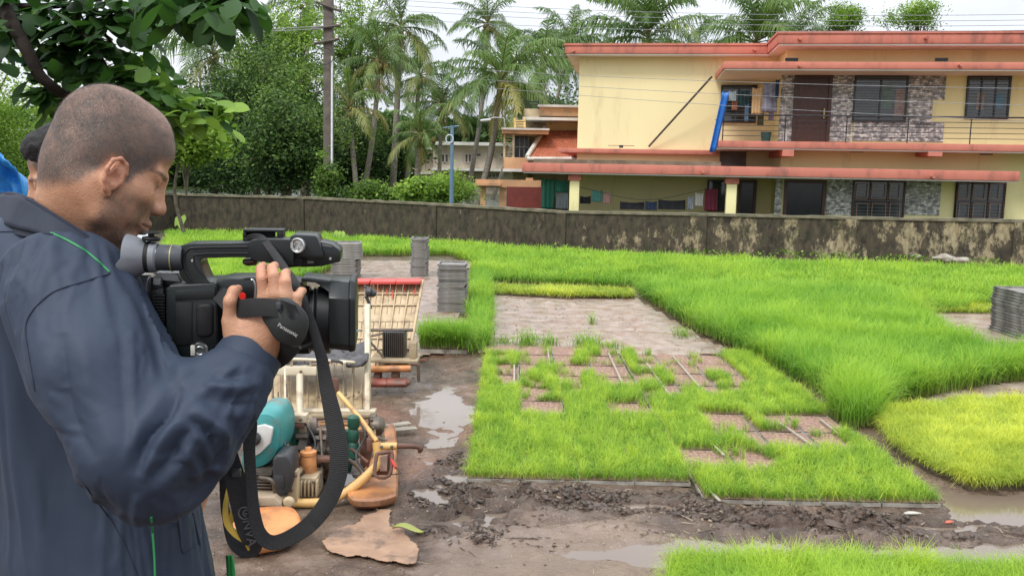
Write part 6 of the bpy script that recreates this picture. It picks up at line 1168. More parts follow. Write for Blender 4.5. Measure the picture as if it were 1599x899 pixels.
def camcorder():
    r = thing('video_camera', W(380, 560, 1.27), 'black shoulder-held video camera with grey eyecup, top handle and square lens hood', 'video camera')
    YN = 1.225; YF = 1.335
    # main body
    w = MB(); cprism(w, [(262, 446), (330, 440), (440, 441), (470, 446), (478, 520), (470, 545), (420, 556), (262, 552)], YN+.018, YF); b = w.build('body', B_MATTE, r, bevel=.004)
    w = MB(); cprism(w, [(330, 441), (352, 436), (400, 437), (410, 442), (410, 470), (330, 470)], YN+.004, YN+.09); w.build('control_panel', B_GLOSS, r, bevel=.003)
    w = MB(); [w.tube([W(392+5*math.sin(a), 455-18*math.cos(a), YN-.002+.0*a) for a in np.linspace(-.2, 2.6, 16)], .0016, 6)]; w.build('trim_ring', SILV, r)
    w = MB(); w.lathe([(.0045, 0), (.0052, .003), (.0045, .006)], W(378, 462, YN-.002), (0, -1, 0), 16); w.build('red_button', mat('red_button', (.7, .03, .02), None, .3), r)
    w = MB(); w.lathe([(.012, -.01), (.013, .004), (.010, .008)], W(352, 462, YN), (0, -1, .2), 24); w.build('thumb_dial', B_RUB, r)
    # battery side cover
    w = MB(); cprism(w, [(261, 449), (268, 443), (334, 441), (338, 446), (340, 560), (334, 568), (270, 566), (262, 560)], YN-.008, YN+.06); bt = w.build('side_cover', B_GLOSS, r, bevel=.0045, seg=3)
    w = MB(); cprism(w, [(275, 452), (334, 449), (335, 466), (275, 468)], YN-.0105, YN-.007); w.build('raised_panel', B_GLOSS, bt, bevel=.0008)
    w = MB(); cprism(w, [(276, 470), (300, 470), (300, 535), (276, 537)], YN-.0098, YN-.007); w.build('raised_panel', B_MATTE, bt, bevel=.0006)
    w = MB(); cprism(w, [(308, 474), (326, 473), (330, 479), (330, 520), (326, 526), (308, 527), (304, 521), (304, 480)], YN-.017, YN-.006); w.build('release_pad', B_RUB, bt, bevel=.004, seg=3)
    w = MB(); c = W(313, 545, YN-.008); w.lathe([(.0102, -.002), (.0112, .0035), (.0105, .0045), (.0085, .0045), (.0080, .001), (.0, .001)], c, (0, -1, 0), 32); w.tube([c+np.array([.0055*math.cos(a), -.004, .0055*math.sin(a)]) for a in np.linspace(.6, 5.4, 20)], .0009, 6); cn = w.build('audio_socket', SILV, bt)
    w = MB(); cbx(w, 297, 538, 304, 554, YN-.014, YN-.006); w.build('latch', mat('cream_plastic', (.62, .6, .54), None, .4), cn, bevel=.001)
    w = MB()
    for i in range(22): y = 458+i*4.6; cbx(w, 244, y, 262, y+2.4, YN+.004, YN+.05)
    w.build('vent_ribs', B_MATTE, r); w = MB(); cprism(w, [(240, 452), (262, 446), (262, 562), (246, 548)], YN+.012, YF-.01); w.build('rear_block', B_MATTE, r, bevel=.003)
    w = MB()
    for i in range(24): y = 462+i*4.2; cbx(w, 340, y, 353, y+2.2, YN+.008, YN+.03)
    w.build('side_ribs', B_MATTE, r)
    # rear controls under the viewfinder
    w = MB(); c = W(234, 452, YN+.04); w.lathe([(.020, -.012), (.022, -.010), (.022, .010), (.020, .012)], c, (1, 0, 0), 40); wh = w.build('ribbed_wheel', G_RUB, r)
    w = MB(); [w.tube([c+np.array([-.011, 0, 0])+.0222*np.array([0, math.cos(a), math.sin(a)]), c+np.array([.011, 0, 0])+.0222*np.array([0, math.cos(a), math.sin(a)])], .0007, 4) for a in np.linspace(0, 6.28, 44)[:-1]]; w.build('ribs', B_GREY, wh)
    w = MB(); cbx(w, 244, 431, 262, 470, YN+.02, YF-.02); cbx(w, 262, 434, 285, 446, YN+.03, YF-.03); w.build('rear_housing', B_MATTE, r, bevel=.002)
    w = MB(); cprism(w, [(246, 424), (282, 425), (288, 439), (263, 436)], YN+.02, YN+.06); w.build('flap', mat('pale_grey_panel', (.42, .44, .46), None, .25), r, bevel=.001)
    w = MB(); cbx(w, 246, 432, 257, 443, YN+.012, YN+.03); w.build('button', mat('grey_button', (.25, .26, .27), None, .4), r, bevel=.001)
    # viewfinder tube and eyecup
    ec = W(285, 402, 1.228); ax = W(200, 398, 1.228)-W(285, 402, 1.228); ax /= np.linalg.norm(ax); s = 1.228/FPX
    w = MB(); w.lathe([(19*s, -4*s), (20*s, 0), (20.5*s, 14*s), (20.5*s, 30*s), (21*s, 31*s), (21*s, 34*s), (20.5*s, 35*s)], ec, ax, 48); w.build('viewfinder_tube', B_GREY, r)
    w = MB(); w.lathe([(21.0*s, 11.2*s), (21.5*s, 11.5*s), (21.5*s, 12.6*s), (21.0*s, 13*s)], ec, ax, 48); w.build('gold_ring', mat('gold_line', (.38, .36, .16), None, .35, metal=.4), r)
    w = MB(); w.lathe([(20.5*s, 33*s), (23.5*s, 36*s), (24*s, 44*s), (23*s, 50*s), (25.5*s, 54*s), (31*s, 64*s), (34*s, 74*s), (35*s, 79*s), (33.5*s, 80*s), (31*s, 72*s), (24*s, 58*s), (15*s, 54*s), (0, 54*s)], ec, ax, 56); ey = w.build('eyecup', G_RUB, r)
    for v in ey.data.vertices:   # the cup is cut slanting: taller at the bottom-left
        q = np.array(v.co)+rootloc(r)-ec; h = q@ax
        if h > 52*s: k = (h-52*s)/(28*s); v.co += Vector((-.006*k*(q[2] < 0)*1., 0, -.004*k*(q[2] < 0)))
    w = MB(); w.lathe([(23.6*s, 44*s), (24.3*s, 44.5*s), (24.3*s, 50*s), (23.4*s, 51*s)], ec, ax, 48); w.build('rubber_band', B_RUB, r)
    w = MB(); c = W(241, 371, 1.225); w.lathe([(.003, -.004), (.011, -.003), (.012, 0), (.011, .002), (.004, .003), (.004, .006), (.012, .0075), (.011, .0095), (.002, .010)], c, (.05, 0, 1), 20); w.build('thumbscrew', B_RUB, r)
    # handle
    prs = [((297, 444), (336, 444)), ((286, 434), (325, 437)), ((281, 420), (318, 423)), ((280, 402), (314, 410)), ((281, 388), (316, 403)), ((290, 380.5), (322, 402.5)), ((312, 379.5), (336, 402.5)), ((360, 379.5), (360, 402)), ((386, 378), (388, 403)), ((398, 374), (400, 409)), ((455, 375), (455, 416))]
    Y0, Y1 = 1.222, 1.272; oi = spline(np.array([p[0] for p in prs], float), 3); ii = spline(np.array([p[1] for p in prs], float), 3)
    w = MB(); cprism(w, [tuple(p) for p in oi]+[tuple(p) for p in ii[::-1]], Y0, Y1); h = w.build('handle', B_GLOSS, r, bevel=.0032, seg=3)
    w = MB(); w.tube([W(x, y, Y0-.0005) for x, y in ((300, 436), (291, 420), (289, 402), (295, 389), (312, 386), (385, 385.5))], .0016, 8, smooth=8); w.tube([W(x, y, Y0-.0005) for x, y in ((322, 434), (307, 416), (304, 403), (312, 396), (385, 395.5))], .0012, 8, smooth=8); w.build('handle_ridge', B_MATTE, h)
    w = MB(); w.lathe([(.0022, 0), (.0018, .0012)], W(302, 406, Y0), (0, -1, 0), 12); w.lathe([(.0018, 0), (.0014, .001)], W(484, 399, 1.236), (0, -1, 0), 12); w.lathe([(.0022, 0), (.0016, .001)], W(515, 406, 1.240), (0, -1, 0), 12); w.build('screws', SILV, r)
    # mass under the front of the handle, folded screen, microphone and socket unit
    w = MB(); cprism(w, [(405, 378), (470, 377), (472, 418), (440, 420), (418, 409), (404, 404)], 1.238, 1.30); w.build('front_mount', B_MATTE, r, bevel=.003)
    w = MB()
    for a, b, c, d in ((384, 359, 445, 363), (384, 372, 445, 377), (384, 363, 389, 372), (436, 361, 445, 376)): cbx(w, a, b, c, d, 1.262, 1.30)
    cbx(w, 389, 362, 437, 373, 1.288, 1.298); w.build('folded_screen', B_MATTE, r, bevel=.0012)
    w = MB(); cprism(w, [(453, 369), (456, 366.5), (489, 369), (493, 372), (503, 398), (503, 406), (450, 405), (450, 372)], 1.228, 1.300); xm = w.build('socket_unit', B_GLOSS, r, bevel=.003)
    w = MB(); c = W(462, 384.5, 1.222); 
    w.lathe([(.0105, -.004), (.0108, .002), (.0095, .0035), (.0078, .003), (.0070, 0), (.0, 0)], c, (-.35, -1, 0), 32); so = w.build('audio_socket', SILV, xm)
    w = MB(); [w.lathe([(.0012, 0), (.001, .003)], c+np.array([.004*math.cos(a), -.001, .004*math.sin(a)]), (-.35, -1, 0), 8) for a in (.5, 2.6, 4.7)]; cbx(w, 450, 380, 454, 389, 1.219, 1.226); w.build('pins', SILV, so)
    w = MB(); cprism(w, [(468, 384), (500, 379), (517, 383), (527, 390), (531, 394), (531, 411), (522, 413), (502, 418), (468, 419)], 1.240, 1.305); mic = w.build('microphone_head', B_GLOSS, r, bevel=.0025)
    w = MB(); cprism(w, [(502, 382), (516, 385), (518, 388), (502, 386)], 1.2385, 1.26); cbx(w, 479, 404, 492, 406, 1.238, 1.242); cbx(w, 479, 409, 489, 413, 1.238, 1.242); w.build('microphone_trim', mat('grey_trim', (.12, .125, .13), None, .4), mic)
    w = MB(); cprism(w, [(383, 405), (403, 404), (406, 409), (404, 415), (390, 416), (383, 412)], 1.26, 1.295); w.build('lamp_window', mat('brown_lens', (.09, .045, .03), None, .15), r, bevel=.002)
    # lens barrel and hood
    s = 1.28/FPX; c = W(400, 500, 1.275); ax = W(500, 502, 1.275)-W(400, 500, 1.275); ax /= np.linalg.norm(ax)
    w = MB(); w.lathe([(46*s, 0), (50*s, 4*s), (50*s, 55*s), (47*s, 57*s), (47*s, 62*s), (52*s, 64*s), (53*s, 72*s), (53*s, 90*s), (49*s, 93*s), (49*s, 100*s), (54*s, 104*s), (54*s, 122*s), (0, 122*s)], c, ax, 64); ln = w.build('lens_barrel', B_MATTE, r)
    w = MB()
    for a in np.linspace(0, 6.283, 97)[:-1]: d = np.array([0, math.cos(a), math.sin(a)]); w.tube([c+ax*65*s+d*53.2*s, c+ax*89*s+d*53.2*s], .00085, 4)
    w.build('focus_ring', B_RUB, ln)
    w = MB(); w.tube([c+ax*98*s+np.array([0, math.cos(a), math.sin(a)])*51*s for a in np.linspace(0, 6.283, 60)], .0012, 6); w.build('ring_line', B_GREY, ln)
    w = MB(); w.tube([W(x, y, 1.222) for x, y in ((430, 522), (450, 540), (470, 545), (492, 536))], .0035, 8, smooth=6); w.build('cable', B_RUB, r)
    def octa(x, yt, yb, ch, d0, d1, cb=None):
        cb = cb or ch; P = [(x, yt, d0+ch*.0009), (x, yt, d1-ch*.0009), (x, yt+ch, d1), (x, yb-cb, d1), (x, yb, d1-cb*.0009), (x, yb, d0+cb*.0009), (x, yb-cb, d0), (x, yt+ch, d0)]
        X = W(x, 495, 1.27)[0]; return [np.array([X, Yd, W(x, y, 1.22)[2]]) for _, y, Yd in P]
    w = MB()
    def loft(A, B): 
        v = A+B; w.add(v, [(i, (i+1) % 8, (i+1) % 8+8, i+8) for i in range(8)]+[tuple(range(8))[::-1], tuple(range(8, 16))])
    loft(octa(521, 443, 549, 24, 1.212, 1.325, 10), octa(553, 445, 553, 24, 1.208, 1.33, 11)); w.build('lens_hood', B_GLOSS, r, bevel=.0015)
    w = MB(); loft(octa(551, 441, 555, 25, 1.205, 1.334, 12), octa(561, 444, 553, 25, 1.205, 1.334, 12)); w.build('hood_rim', B_MATTE, r, bevel=.003, seg=3)
    w = MB(); w.hexa([W(470, 437, 1.24), W(523, 443.5, 1.236), W(523, 447, 1.236), W(470, 441, 1.24)], [W(470, 437, 1.24)+[0, .085, 0], W(523, 443.5, 1.236)+[0, .085, 0], W(523, 447, 1.236)+[0, .085, 0], W(470, 441, 1.24)+[0, .085, 0]])
    w.hexa([W(492, 443, 1.238), W(524, 445, 1.236), W(524, 468, 1.213), W(512, 460, 1.22)], [W(492, 443, 1.242), W(524, 445, 1.240), W(524, 468, 1.217), W(512, 460, 1.224)]); w.build('hood_top', B_GLOSS, r, bevel=.001)
    w = MB(); cbx(w, 522, 470, 524, 548, 1.214, 1.32); w.build('hood_inner', B_RUB, r)
    w = MB(); w.lathe([(.0018, 0), (.0015, .0008)], W(552, 521, 1.2045), (0, -1, 0), 10); w.build('hood_dot', mat('blue_dot', (.2, .35, .5), None, .3), r)
    # base plate under the body
    w = MB(); cprism(w, [(273, 562), (345, 566), (345, 588), (318, 588), (318, 577), (300, 575), (285, 575), (285, 566)], YN+.01, YN+.08); cprism(w, [(292, 594), (320, 588), (330, 596), (300, 603)], YN+.01, YN+.06); w.build('base_plate', B_MATTE, r, bevel=.002)
    # hand strap
    def patch(pts, Yf, name, m, parent, th=.006, ns=14, bulge=.0):
        P = spline(np.array(pts+[pts[0]], float), 6)[:-1]; c = P.mean(0); V = []; n = len(P)
        for k in range(ns+1):
            for p in P: q = c+(p-c)*k/ns; V.append(W(q[0], q[1], Yf(q)-bulge*(1-(k/ns)**3)))
        F = [(k*n+i, k*n+(i+1) % n, (k+1)*n+(i+1) % n, (k+1)*n+i) for k in range(ns) for i in range(n)]; o = npmesh(name, V, np.array(F), m, parent, sharp=60); so = o.modifiers.new('t', 'SOLIDIFY'); so.thickness = th; so.offset = 0; return o
    M_NEO = mat('black_neoprene', (.016, .018, .018), (.024, .027, .026), .62, 120, bump=.0004, bscale=900)
    Yh = lambda q: 1.1345+.000012*(q[0]-445)**2+.000006*(q[1]-500)**2
    hs = patch([(427, 466), (450, 468), (470, 483), (479, 500), (476, 520), (466, 537), (455, 539), (434, 528), (420, 508), (413, 494), (424, 482), (430, 472)], Yh, 'hand_strap', M_NEO, r, .007, bulge=.003)
    rm = [(427, 466), (450, 468), (470, 483), (479, 500), (476, 520), (466, 537), (455, 539), (434, 528), (420, 508), (413, 494)]; w = MB(); w.tube([W(x, y, Yh((x, y))-.002) for x, y in rm], .0022, 8, smooth=6); w.build('piping', mat('dark_grey_piping', (.05, .055, .06), None, .5), hs)
    w = MB()
    for i in range(11):
        a = np.array([432+i*1.2, 486-i*1.6]); a = np.array([438, 468])+np.array([.3, 2.6])*i; b = np.array([462, 478])+np.array([.95, 2.2])*i; w.tube([W(*a, Yh(a)-.0062), W(*((a+b)/2), Yh((a+b)/2)-.0068), W(*b, Yh(b)-.0050)], .0008, 5)
    w.build('ridges', B_RUB, hs)
    d = W(463, 523.5, 1.13)-W(436, 508, 1.13); text('Panasonic', .0072, W(449, 515.5, Yh((449, 515))-.0076), d, (0, -.08, 1), mat('silver_print', (.55, .55, .55), None, .4), hs)
    bd, *_ = ribbon([W(342, 458, 1.20), W(366, 480, 1.165), W(395, 480, 1.142), W(420, 480, 1.134), W(440, 484, 1.132)], [.022, .022, .024, .024, .022], .0022, n=40); bd.build('strap_band', mat('black_web', (.012, .012, .013), None, .8, 200, bump=.0004, bscale=1500), hs)
    w = MB(); cbx(w, 430, 472, 438, 484, 1.125, 1.130); w.build('buckle', B_GREY, hs, bevel=.0015)
    bd, *_ = ribbon([W(455, 530, 1.15), W(440, 545, 1.17), W(425, 556, 1.22), W(415, 556, 1.26)], [.035, .04, .04, .04], .004, n=20); bd.build('strap_band', M_NEO, hs)
    # carrying strap: cord from the handle, then ribbed webbing hanging in a loop
    M_WEB = mat('ribbed_webbing', (.011, .011, .012), (.018, .018, .019), .7, 300, bump=.0003, bscale=1500)
    bd, *_ = ribbon([W(386, 371, 1.262), W(398, 369, 1.245), (W(410, 373, 1.232)), W(425, 392, 1.222), W(445, 420, 1.21), W(462, 445, 1.195), W(476, 475, 1.185), W(488, 510, 1.182), W(497, 540, 1.18), W(503, 562, 1.18)], [.006, .008, .010, .011, .011, .011, .011, .012, .013, .0155], .0022, n=60); st = bd.build('carrying_strap', M_WEB, r)
    pr = [(503, 560, 1.18), (509, 600, 1.176), (520, 650, 1.172), (529, 700, 1.168), (527, 742, 1.166), (512, 782, 1.164), (486, 816, 1.163), (455, 838, 1.164), (425, 847, 1.166), (405, 832, 1.17), (396, 795, 1.175), (392, 750, 1.18), (389, 700, 1.19), (391, 660, 1.21), (384, 610, 1.25), (372, 560, 1.29)]
    bd, *_ = ribbon([W(*p) for p in pr], [.015, .019, .0235, .025, .025, .024, .023, .021, .019, .016, .015, .016, .018, .018, .018, .018], .0022, ribs=.0006, n=460); bd.build('webbing', M_WEB, st, sharp=25)
    bd, Q, sd, nn = ribbon([W(352, 690, 1.21), W(362, 728, 1.2), W(375, 775, 1.192), (W(386, 820, 1.19)), W(395, 850, 1.195), W(383, 858, 1.21), W(364, 845, 1.225), W(352, 800, 1.235), W(349, 740, 1.235), W(352, 690, 1.23)], [.022, .026, .031, .031, .026, .018, .012, .012, .012, .012], .0025, n=90); pad = bd.build('strap_pad', mat('black_pad_fabric', (.012, .012, .014), (.02, .02, .022), .8, 200, bump=.0004, bscale=1200), st)
    c = W(374, 803, 1.188); gm = mat('grey_print', (.12, .12, .125), None, .5); cc = Q[int(.30*89)]; 
    w = MB(); m0 = W(382, 800, 1.1865); m0 = W(373+9, 801, 1.185); w.tube([m0+np.array([.0085*math.cos(a), 0, .0085*math.sin(a)]) for a in np.linspace(0, 6.283, 30)], .0012, 6); w.tube([m0+np.array([.0035*math.cos(a)+.0015, 0, .0045*math.sin(a)]) for a in np.linspace(.8, 5, 16)], .0012, 6); w.tube([m0+[.0, 0, 0], m0+[.004, 0, -.001]], .001, 5); w.build('emblem', gm, pad)
    text('NVA', .019, W(389, 832, 1.184), W(394, 850, 1.184)-W(386, 815, 1.184), (1, 0, .25), gm, pad)
    w = MB(); cbx(w, 361, 733, 375, 745, 1.188, 1.194); w.build('buckle', B_GREY, pad, bevel=.001)
    yl, *_ = ribbon([W(356, 760, 1.235), W(352, 790, 1.2), (W(354, 815, 1.19)), W(366, 832, 1.186), W(384, 845, 1.19), W(390, 858, 1.2)], [.004, .006, .008, .009, .009, .006], .0015, n=40); yl.build('yellow_lining', mat('yellow_fabric', (.62, .42, .06), (.5, .33, .05), .7), pad)
    yl, *_ = ribbon([W(368, 795, 1.2), W(360, 812, 1.195), W(354, 822, 1.192)], [.012, .01, .008], .0015, n=20); yl.build('yellow_lining', mat('yellow_fabric', (.62, .42, .06)), pad)
    r.rotation_euler = (0, 0, math.radians(8)); r.location.x -= .006
    for c_ in r.children:
        if c_.name.split('.')[0] in ('hand_strap', 'strap_band', 'carrying_strap'): c_.rotation_euler = (0, 0, -math.radians(8)); c_.location.x += .006
    # green cloth by the man's hip
    nx, nz = 12, 16; V = [W(354+16*i/(nx-1)*(.5+.5*j/nz)+j*.3, 866+j*8, 1.36+.01*math.sin(i*1.1+j*.2)) for j in range(nz) for i in range(nx)]; i = (np.arange(nz-1)[:, None]*nx+np.arange(nx-1)[None]).ravel(); o = npmesh('cloth', V, np.stack([i, i+1, i+nx+1, i+nx], 1), mat('bright_green_cloth', (.02, .26, .06), (.012, .18, .04), .7)); o.modifiers.new('s', 'SOLIDIFY').thickness = .003; setp(o, 'bit of bright green cloth hanging at the man\'s jacket hem', 'cloth')
camcorder()
# ================================================================ stacks of trays (each tray of a stack is a tray)
def stack(px0, px1, yb, yt, label_of, n, dep=.58, name='seedling_tray', tilt=0, yaw=0, grp='', missing=0):
    c = G((px0+px1)/2, yb); Y = c[1]; wdt = abs(PY(px1, yb, Y)[0]-PY(px0, yb, Y)[0]); H = PY((px0+px1)/2, yt, Y)[2]; dz = H/n; w_ = wdt; mesh = None
    r = None
    for i in range(n):
        lb = label_of(i, n); t = thing(name, (c[0]+random.uniform(-.012, .012)+tilt*i, Y+dep/2+random.uniform(-.014, .014), dz*i+.004), lb, 'seedling tray', grp)
        t.rotation_euler = (0, 0, yaw+random.uniform(-.045, .045))
        if mesh is None:
            mb = MB(); h = dz*.86; tt = .012; a, b = w_, dep; mb.box((0, -b/2+tt/2, h/2), (a-.012, tt, h)); mb.box((0, b/2-tt/2, h/2), (a-.012, tt, h)); mb.box((-a/2+tt/2+.006, 0, h/2), (tt, b-2*tt, h)); mb.box((a/2-tt/2-.006, 0, h/2), (tt, b-2*tt, h)); mb.box((0, 0, .003), (a-.04, b-.03, .006)); mb.box((0, 0, h-.003), (a+.006, b+.006, .006)) if i < -1 else None
            for s_ in (-1, 1): mb.box((0, s_*(b/2), h-.004), (a+.004, .012, .007)); mb.box((s_*(a/2-.002), 0, h-.004), (.012, b-.012, .007))
            o = mb.build('tray', mat('old_grey_tray', (.30, .29, .27), (.12, .115, .11), .6, 7, dirt=(.28, .25, .20), dscale=9, dlo=.52, dhi=.66), t, world=False); mesh = o.data
        else: o = bpy.data.objects.new('tray', mesh); COL.objects.link(o); o.parent = t
ORDN = 'second third fourth fifth sixth seventh eighth ninth tenth eleventh twelfth thirteenth fourteenth fifteenth sixteenth seventeenth eighteenth'.split()
def lab(desc):
    def f(i, n):
        if i == 0: return f'bottom grey tray of the {desc}'
        if i == n-1: return f'top grey tray of the {desc}'
        return f'{ORDN[n-2-i]} tray from the top of the {desc}'
    return f
stack(683, 727, 489, 413, lab('tall stack beside the grass strip'), 19, .42, grp='trays in the tall stack beside the grass strip')
stack(641.5, 666, 433, 372.5, lab('narrow stack near the far wall'), 18, .4, grp='trays in the narrow stack near the far wall')
stack(518, 557, 437, 404, lab('low stack under the leaning one behind the camera'), 8, .42, grp='trays in the low stack behind the camera')
stack(1590, 1700, 532, 458, lab('wide pale stack at the right edge'), 16, .58, yaw=.0, grp='trays in the wide stack at the right edge')
def upper():   # the crooked upper pile resting on the low stack
    c = G(538, 437); Y = c[1]; z0 = PY(538, 404, Y)[2]; n = 7; dz = (PY(538, 380, Y)[2]-z0)/n
    for i in range(n):
        wd = .385; t = thing('seedling_tray', (c[0]+.03-.003*i, Y+.21, z0+dz*i+.006), lab('crooked upper pile behind the camera')(i, n), 'seedling tray', 'trays in the crooked upper pile'); t.rotation_euler = (.02, .03 if i < 3 else -.01, .12+random.uniform(-.02, .02)); mb = MB(); h = dz*.85
        for s_ in (-1, 1): mb.box((0, s_*.2, h/2), (wd-.03, .014, h)); mb.box((s_*(wd/2-.007), 0, h/2), (.014, .414, h)); 
        mb.box((0, 0, .003), (wd-.04, .38, .005)); mb.build('tray', mat('old_grey_tray', (.19, .185, .175)), t, world=False)
upper()
# tall tray of grass by the path
def grown_tray():
    c = G(692, 552); w_ = .42; r = thing('seedling_tray', (c[0], c[1]+.14, 0), 'tray of tall overgrown rice standing alone on the muddy path', 'seedling tray'); mb = MB(); mb.box((c[0], c[1]+.0, .018), (w_, .012, .034)); mb.box((c[0], c[1]+.28, .018), (w_, .012, .034)); [mb.box((c[0]+q*w_/2, c[1]+.14, .018), (.012, .268, .034)) for q in (-1, 1)]; mb.build('tray', M_TRAY, r)
    mb = MB(); mb.box((c[0], c[1]+.14, .03), (w_-.02, .26, .055)); mb.build('soil', mat('root_mat', (.1, .075, .045)), r, bevel=.008); n = 2600
    q = rng.uniform((-w_/2, 0), (w_/2, .27), (n, 2)); P = np.column_stack([c[0]+q[:, 0], c[1]+q[:, 1], np.full(n, .05)]); V, F, T, A = blade_mesh(P, rng.uniform(.16, .30, n), np.full(n, .0045), rng.normal(.1, .1, n), rng.uniform(0, 6.3, n), .7*rng.uniform(.2, 1.8, n), rng.uniform(.1, .9, n), 3); npmesh('seedlings', V, F, G_TALL, r, attrs={'tint': T, 'along': A})
grown_tray(); tuft(732, 548, 220, .22, .07, 'thin grass fringe right of the lone overgrown tray'); tuft(672, 545, 120, .18, .05, 'weedy tuft left of the lone overgrown tray')
# ================================================================ rice transplanters
C_CRM = mat('cream_machine_paint', (.54, .42, .26), (.45, .34, .20), .5, 5, dirt=(.20, .13, .075), dscale=6, dlo=.50, dhi=.68)
C_WHT = mat('dirty_white_paint', (.62, .55, .41), (.52, .45, .32), .5, 6, dirt=(.24, .15, .09), dscale=7, dlo=.54, dhi=.70)
C_ORG = mat('orange_machine_paint', (.66, .30, .11), (.54, .22, .08), .45, 6, dirt=(.15, .085, .055), dscale=4.5, dlo=.44, dhi=.66, bump=.002)
C_RED = mat('faded_red_plastic', (.36, .11, .075), (.26, .08, .055), .55, 5, dirt=(.14, .075, .055), dscale=5, dlo=.44, dhi=.62)
C_YLW = mat('yellow_tube_paint', (.70, .44, .16), (.60, .35, .11), .45, 6, dirt=(.24, .14, .08), dscale=9, dlo=.52, dhi=.68)
C_TEAL = mat('teal_engine_cover', (.05, .30, .29), (.035, .22, .215), .4, 5, dirt=(.16, .13, .10), dscale=6, dlo=.52, dhi=.68)
C_BLK = mat('black_engine_plastic', (.022, .024, .027), (.04, .042, .045), .4, 6, dirt=(.09, .07, .05), dscale=8, dlo=.6, dhi=.7)
C_STL = mat('greasy_steel', (.18, .15, .12), (.08, .065, .05), .45, 12, metal=.5, dirt=(.16, .08, .04), dscale=9)
C_BRN = mat('rusty_brown_metal', (.16, .075, .05), (.09, .045, .03), .6, 9)
C_MUD = mat('muddy_rubber', (.09, .075, .065), (.2, .16, .13), .85, 8, bump=.004)
C_GRN = mat('dark_green_metal', (.015, .10, .065), (.01, .06, .04), .45, 8)
C_GREY = mat('grey_canvas', (.11, .105, .11), (.06, .058, .06), .85, 7)
def tub(m, pts, r, n=10, sm=6): return m.tube([W(*p) for p in pts], r, n, smooth=sm if len(pts) > 2 else None)
def mbx(mb, x0, y0, x1, y1, Y0, Y1): return cbx(mb, x0, y0, x1, y1, Y0, Y1)
def panel(mb, x0, y0, x1, y1, Yt, Yb, th=.03):   # sheet leaning back: Yt depth at top, Yb at bottom
    a, b, c, d = W(x0, y1, Yb), W(x1, y1, Yb), W(x1, y0, Yt), W(x0, y0, Yt); o = np.array([0, th, 0]); return mb.hexa([a, b, c, d], [a+o, b+o, c+o, d+o])
def near_machine():
    r = thing('rice_transplanter', G(520, 790), 'near rice transplanter with cream seedling rack, teal engine cover and orange floats', 'rice transplanter')
    Yr, Yb = 5.15, 4.75
    w = MB(); n = 13; xs = np.linspace(395, 578, n+1)
    for i in range(n):
        a, b = xs[i], xs[i+1]; ya = 561-(a-395)*.0; panel(w, a+.6, 570, b-.6, 642, Yr, Yb, .02)
    for x in xs: panel(w, x-.9, 566, x+.9, 642, Yr-.02, Yb-.02, .012)
    k = w.build('seedling_rack', C_CRM, r, bevel=.002)
    w = MB(); panel(w, 569, 476, 577, 640, Yr+.05, Yb-.05, .05); panel(w, 393, 641, 586, 645, Yb-.06, Yb-.06, .06); w.build('rack_frame', C_WHT, k, bevel=.004)
    w = MB()
    for x, y0, y1 in ((426, 604, 622), (434, 612, 630), (447, 600, 620), (468, 606, 624), (497, 604, 622), (540, 600, 618), (552, 603, 620), (560, 612, 614)): f = (y1-566)/76; Yq = Yr+(Yb-Yr)*f-.03; panel(w, x-.7, y0, x+.7, y1, Yq, Yq-.02, .01); panel(w, x-1.6, y1-3, x+1.6, y1, Yq, Yq-.005, .01)
    w.build('rack_slots', C_STL, k)
    w = MB(); panel(w, 416, 572, 494, 586, Yr-.35, Yr-.36, .05); w.build('cross_panel', C_WHT, r, bevel=.006)
    w = MB(); tub(w, [(412, 561, Yr-.36), (470, 561, Yr-.36), (545, 565, Yr-.32), (552, 568, Yr-.3), (552, 575, Yr-.3)], .009)
    for x, y in ((429, 561), (455, 561), (485, 561), (511, 563), (538, 565)): tub(w, [(x, y, Yr-.35), (x, y+12, Yr-.33)], .008)
    tub(w, [(552, 560, Yr-.1), (552, 585, Yr-.1)], .01); w.build('top_rail', C_WHT, r)
    # canvas lying over the rack
    nx, nz = 60, 18; V = []
    for j in range(nz):
        for i in range(nx):
            s_, t_ = i/(nx-1), j/(nz-1); px = 424+s_*152; y0 = 546+10*math.sin(s_*2.8)*0-10*sstep(.75, 1, s_)-6*sstep(.3, .0, s_)*-1; y1 = 570+3*math.sin(s_*9)-4*sstep(.85, 1, s_); p = W(px, y0+(y1-y0)*t_, Yr-.02-.3*t_); V.append(p+np.array([0, -.05, .03])*(fbm(s_*14, t_*4, 0, 3, 12)))
    V = np.array(V); i = (np.arange(nz-1)[:, None]*nx+np.arange(nx-1)[None]).ravel(); o = npmesh('canvas', V, np.stack([i, i+1, i+nx+1, i+nx], 1), C_GREY); o.modifiers.new('s', 'SOLIDIFY').thickness = .015; setp(o, 'crumpled dark grey canvas lying on the near transplanter\'s rack', 'canvas')
    # lower beam, transmission, arms
    w = MB(); tub(w, [(425, 651, 4.7), (585, 648, 4.7)], .022, 12); mbx(w, 437, 650, 466, 656, 4.62, 4.75); w.build('cross_beam', mat('dirty_khaki', (.38, .30, .19), (.25, .19, .12), .6, 6), r)
    w = MB(); tub(w, [(440, 660, 4.75), (480, 660, 4.75)], .028, 12); w.build('roller', C_BLK, r)
    w = MB(); mbx(w, 418, 648, 478, 660, 4.45, 4.52); w.build('plate', C_WHT, r, bevel=.004)
    w = MB(); mbx(w, 416, 660, 480, 682, 4.5, 4.8); w.build('transmission', mat('dirty_khaki', (.38, .30, .19)), r, bevel=.02)
    w = MB(); tub(w, [(480, 674, 4.6), (578, 671, 4.6)], .022, 12); tub(w, [(500, 662, 4.7), (590, 660, 4.7)], .012, 8); w.build('drive_tube', mat('ochre_tube', (.52, .27, .10), (.4, .2, .08), .5, 8), r)
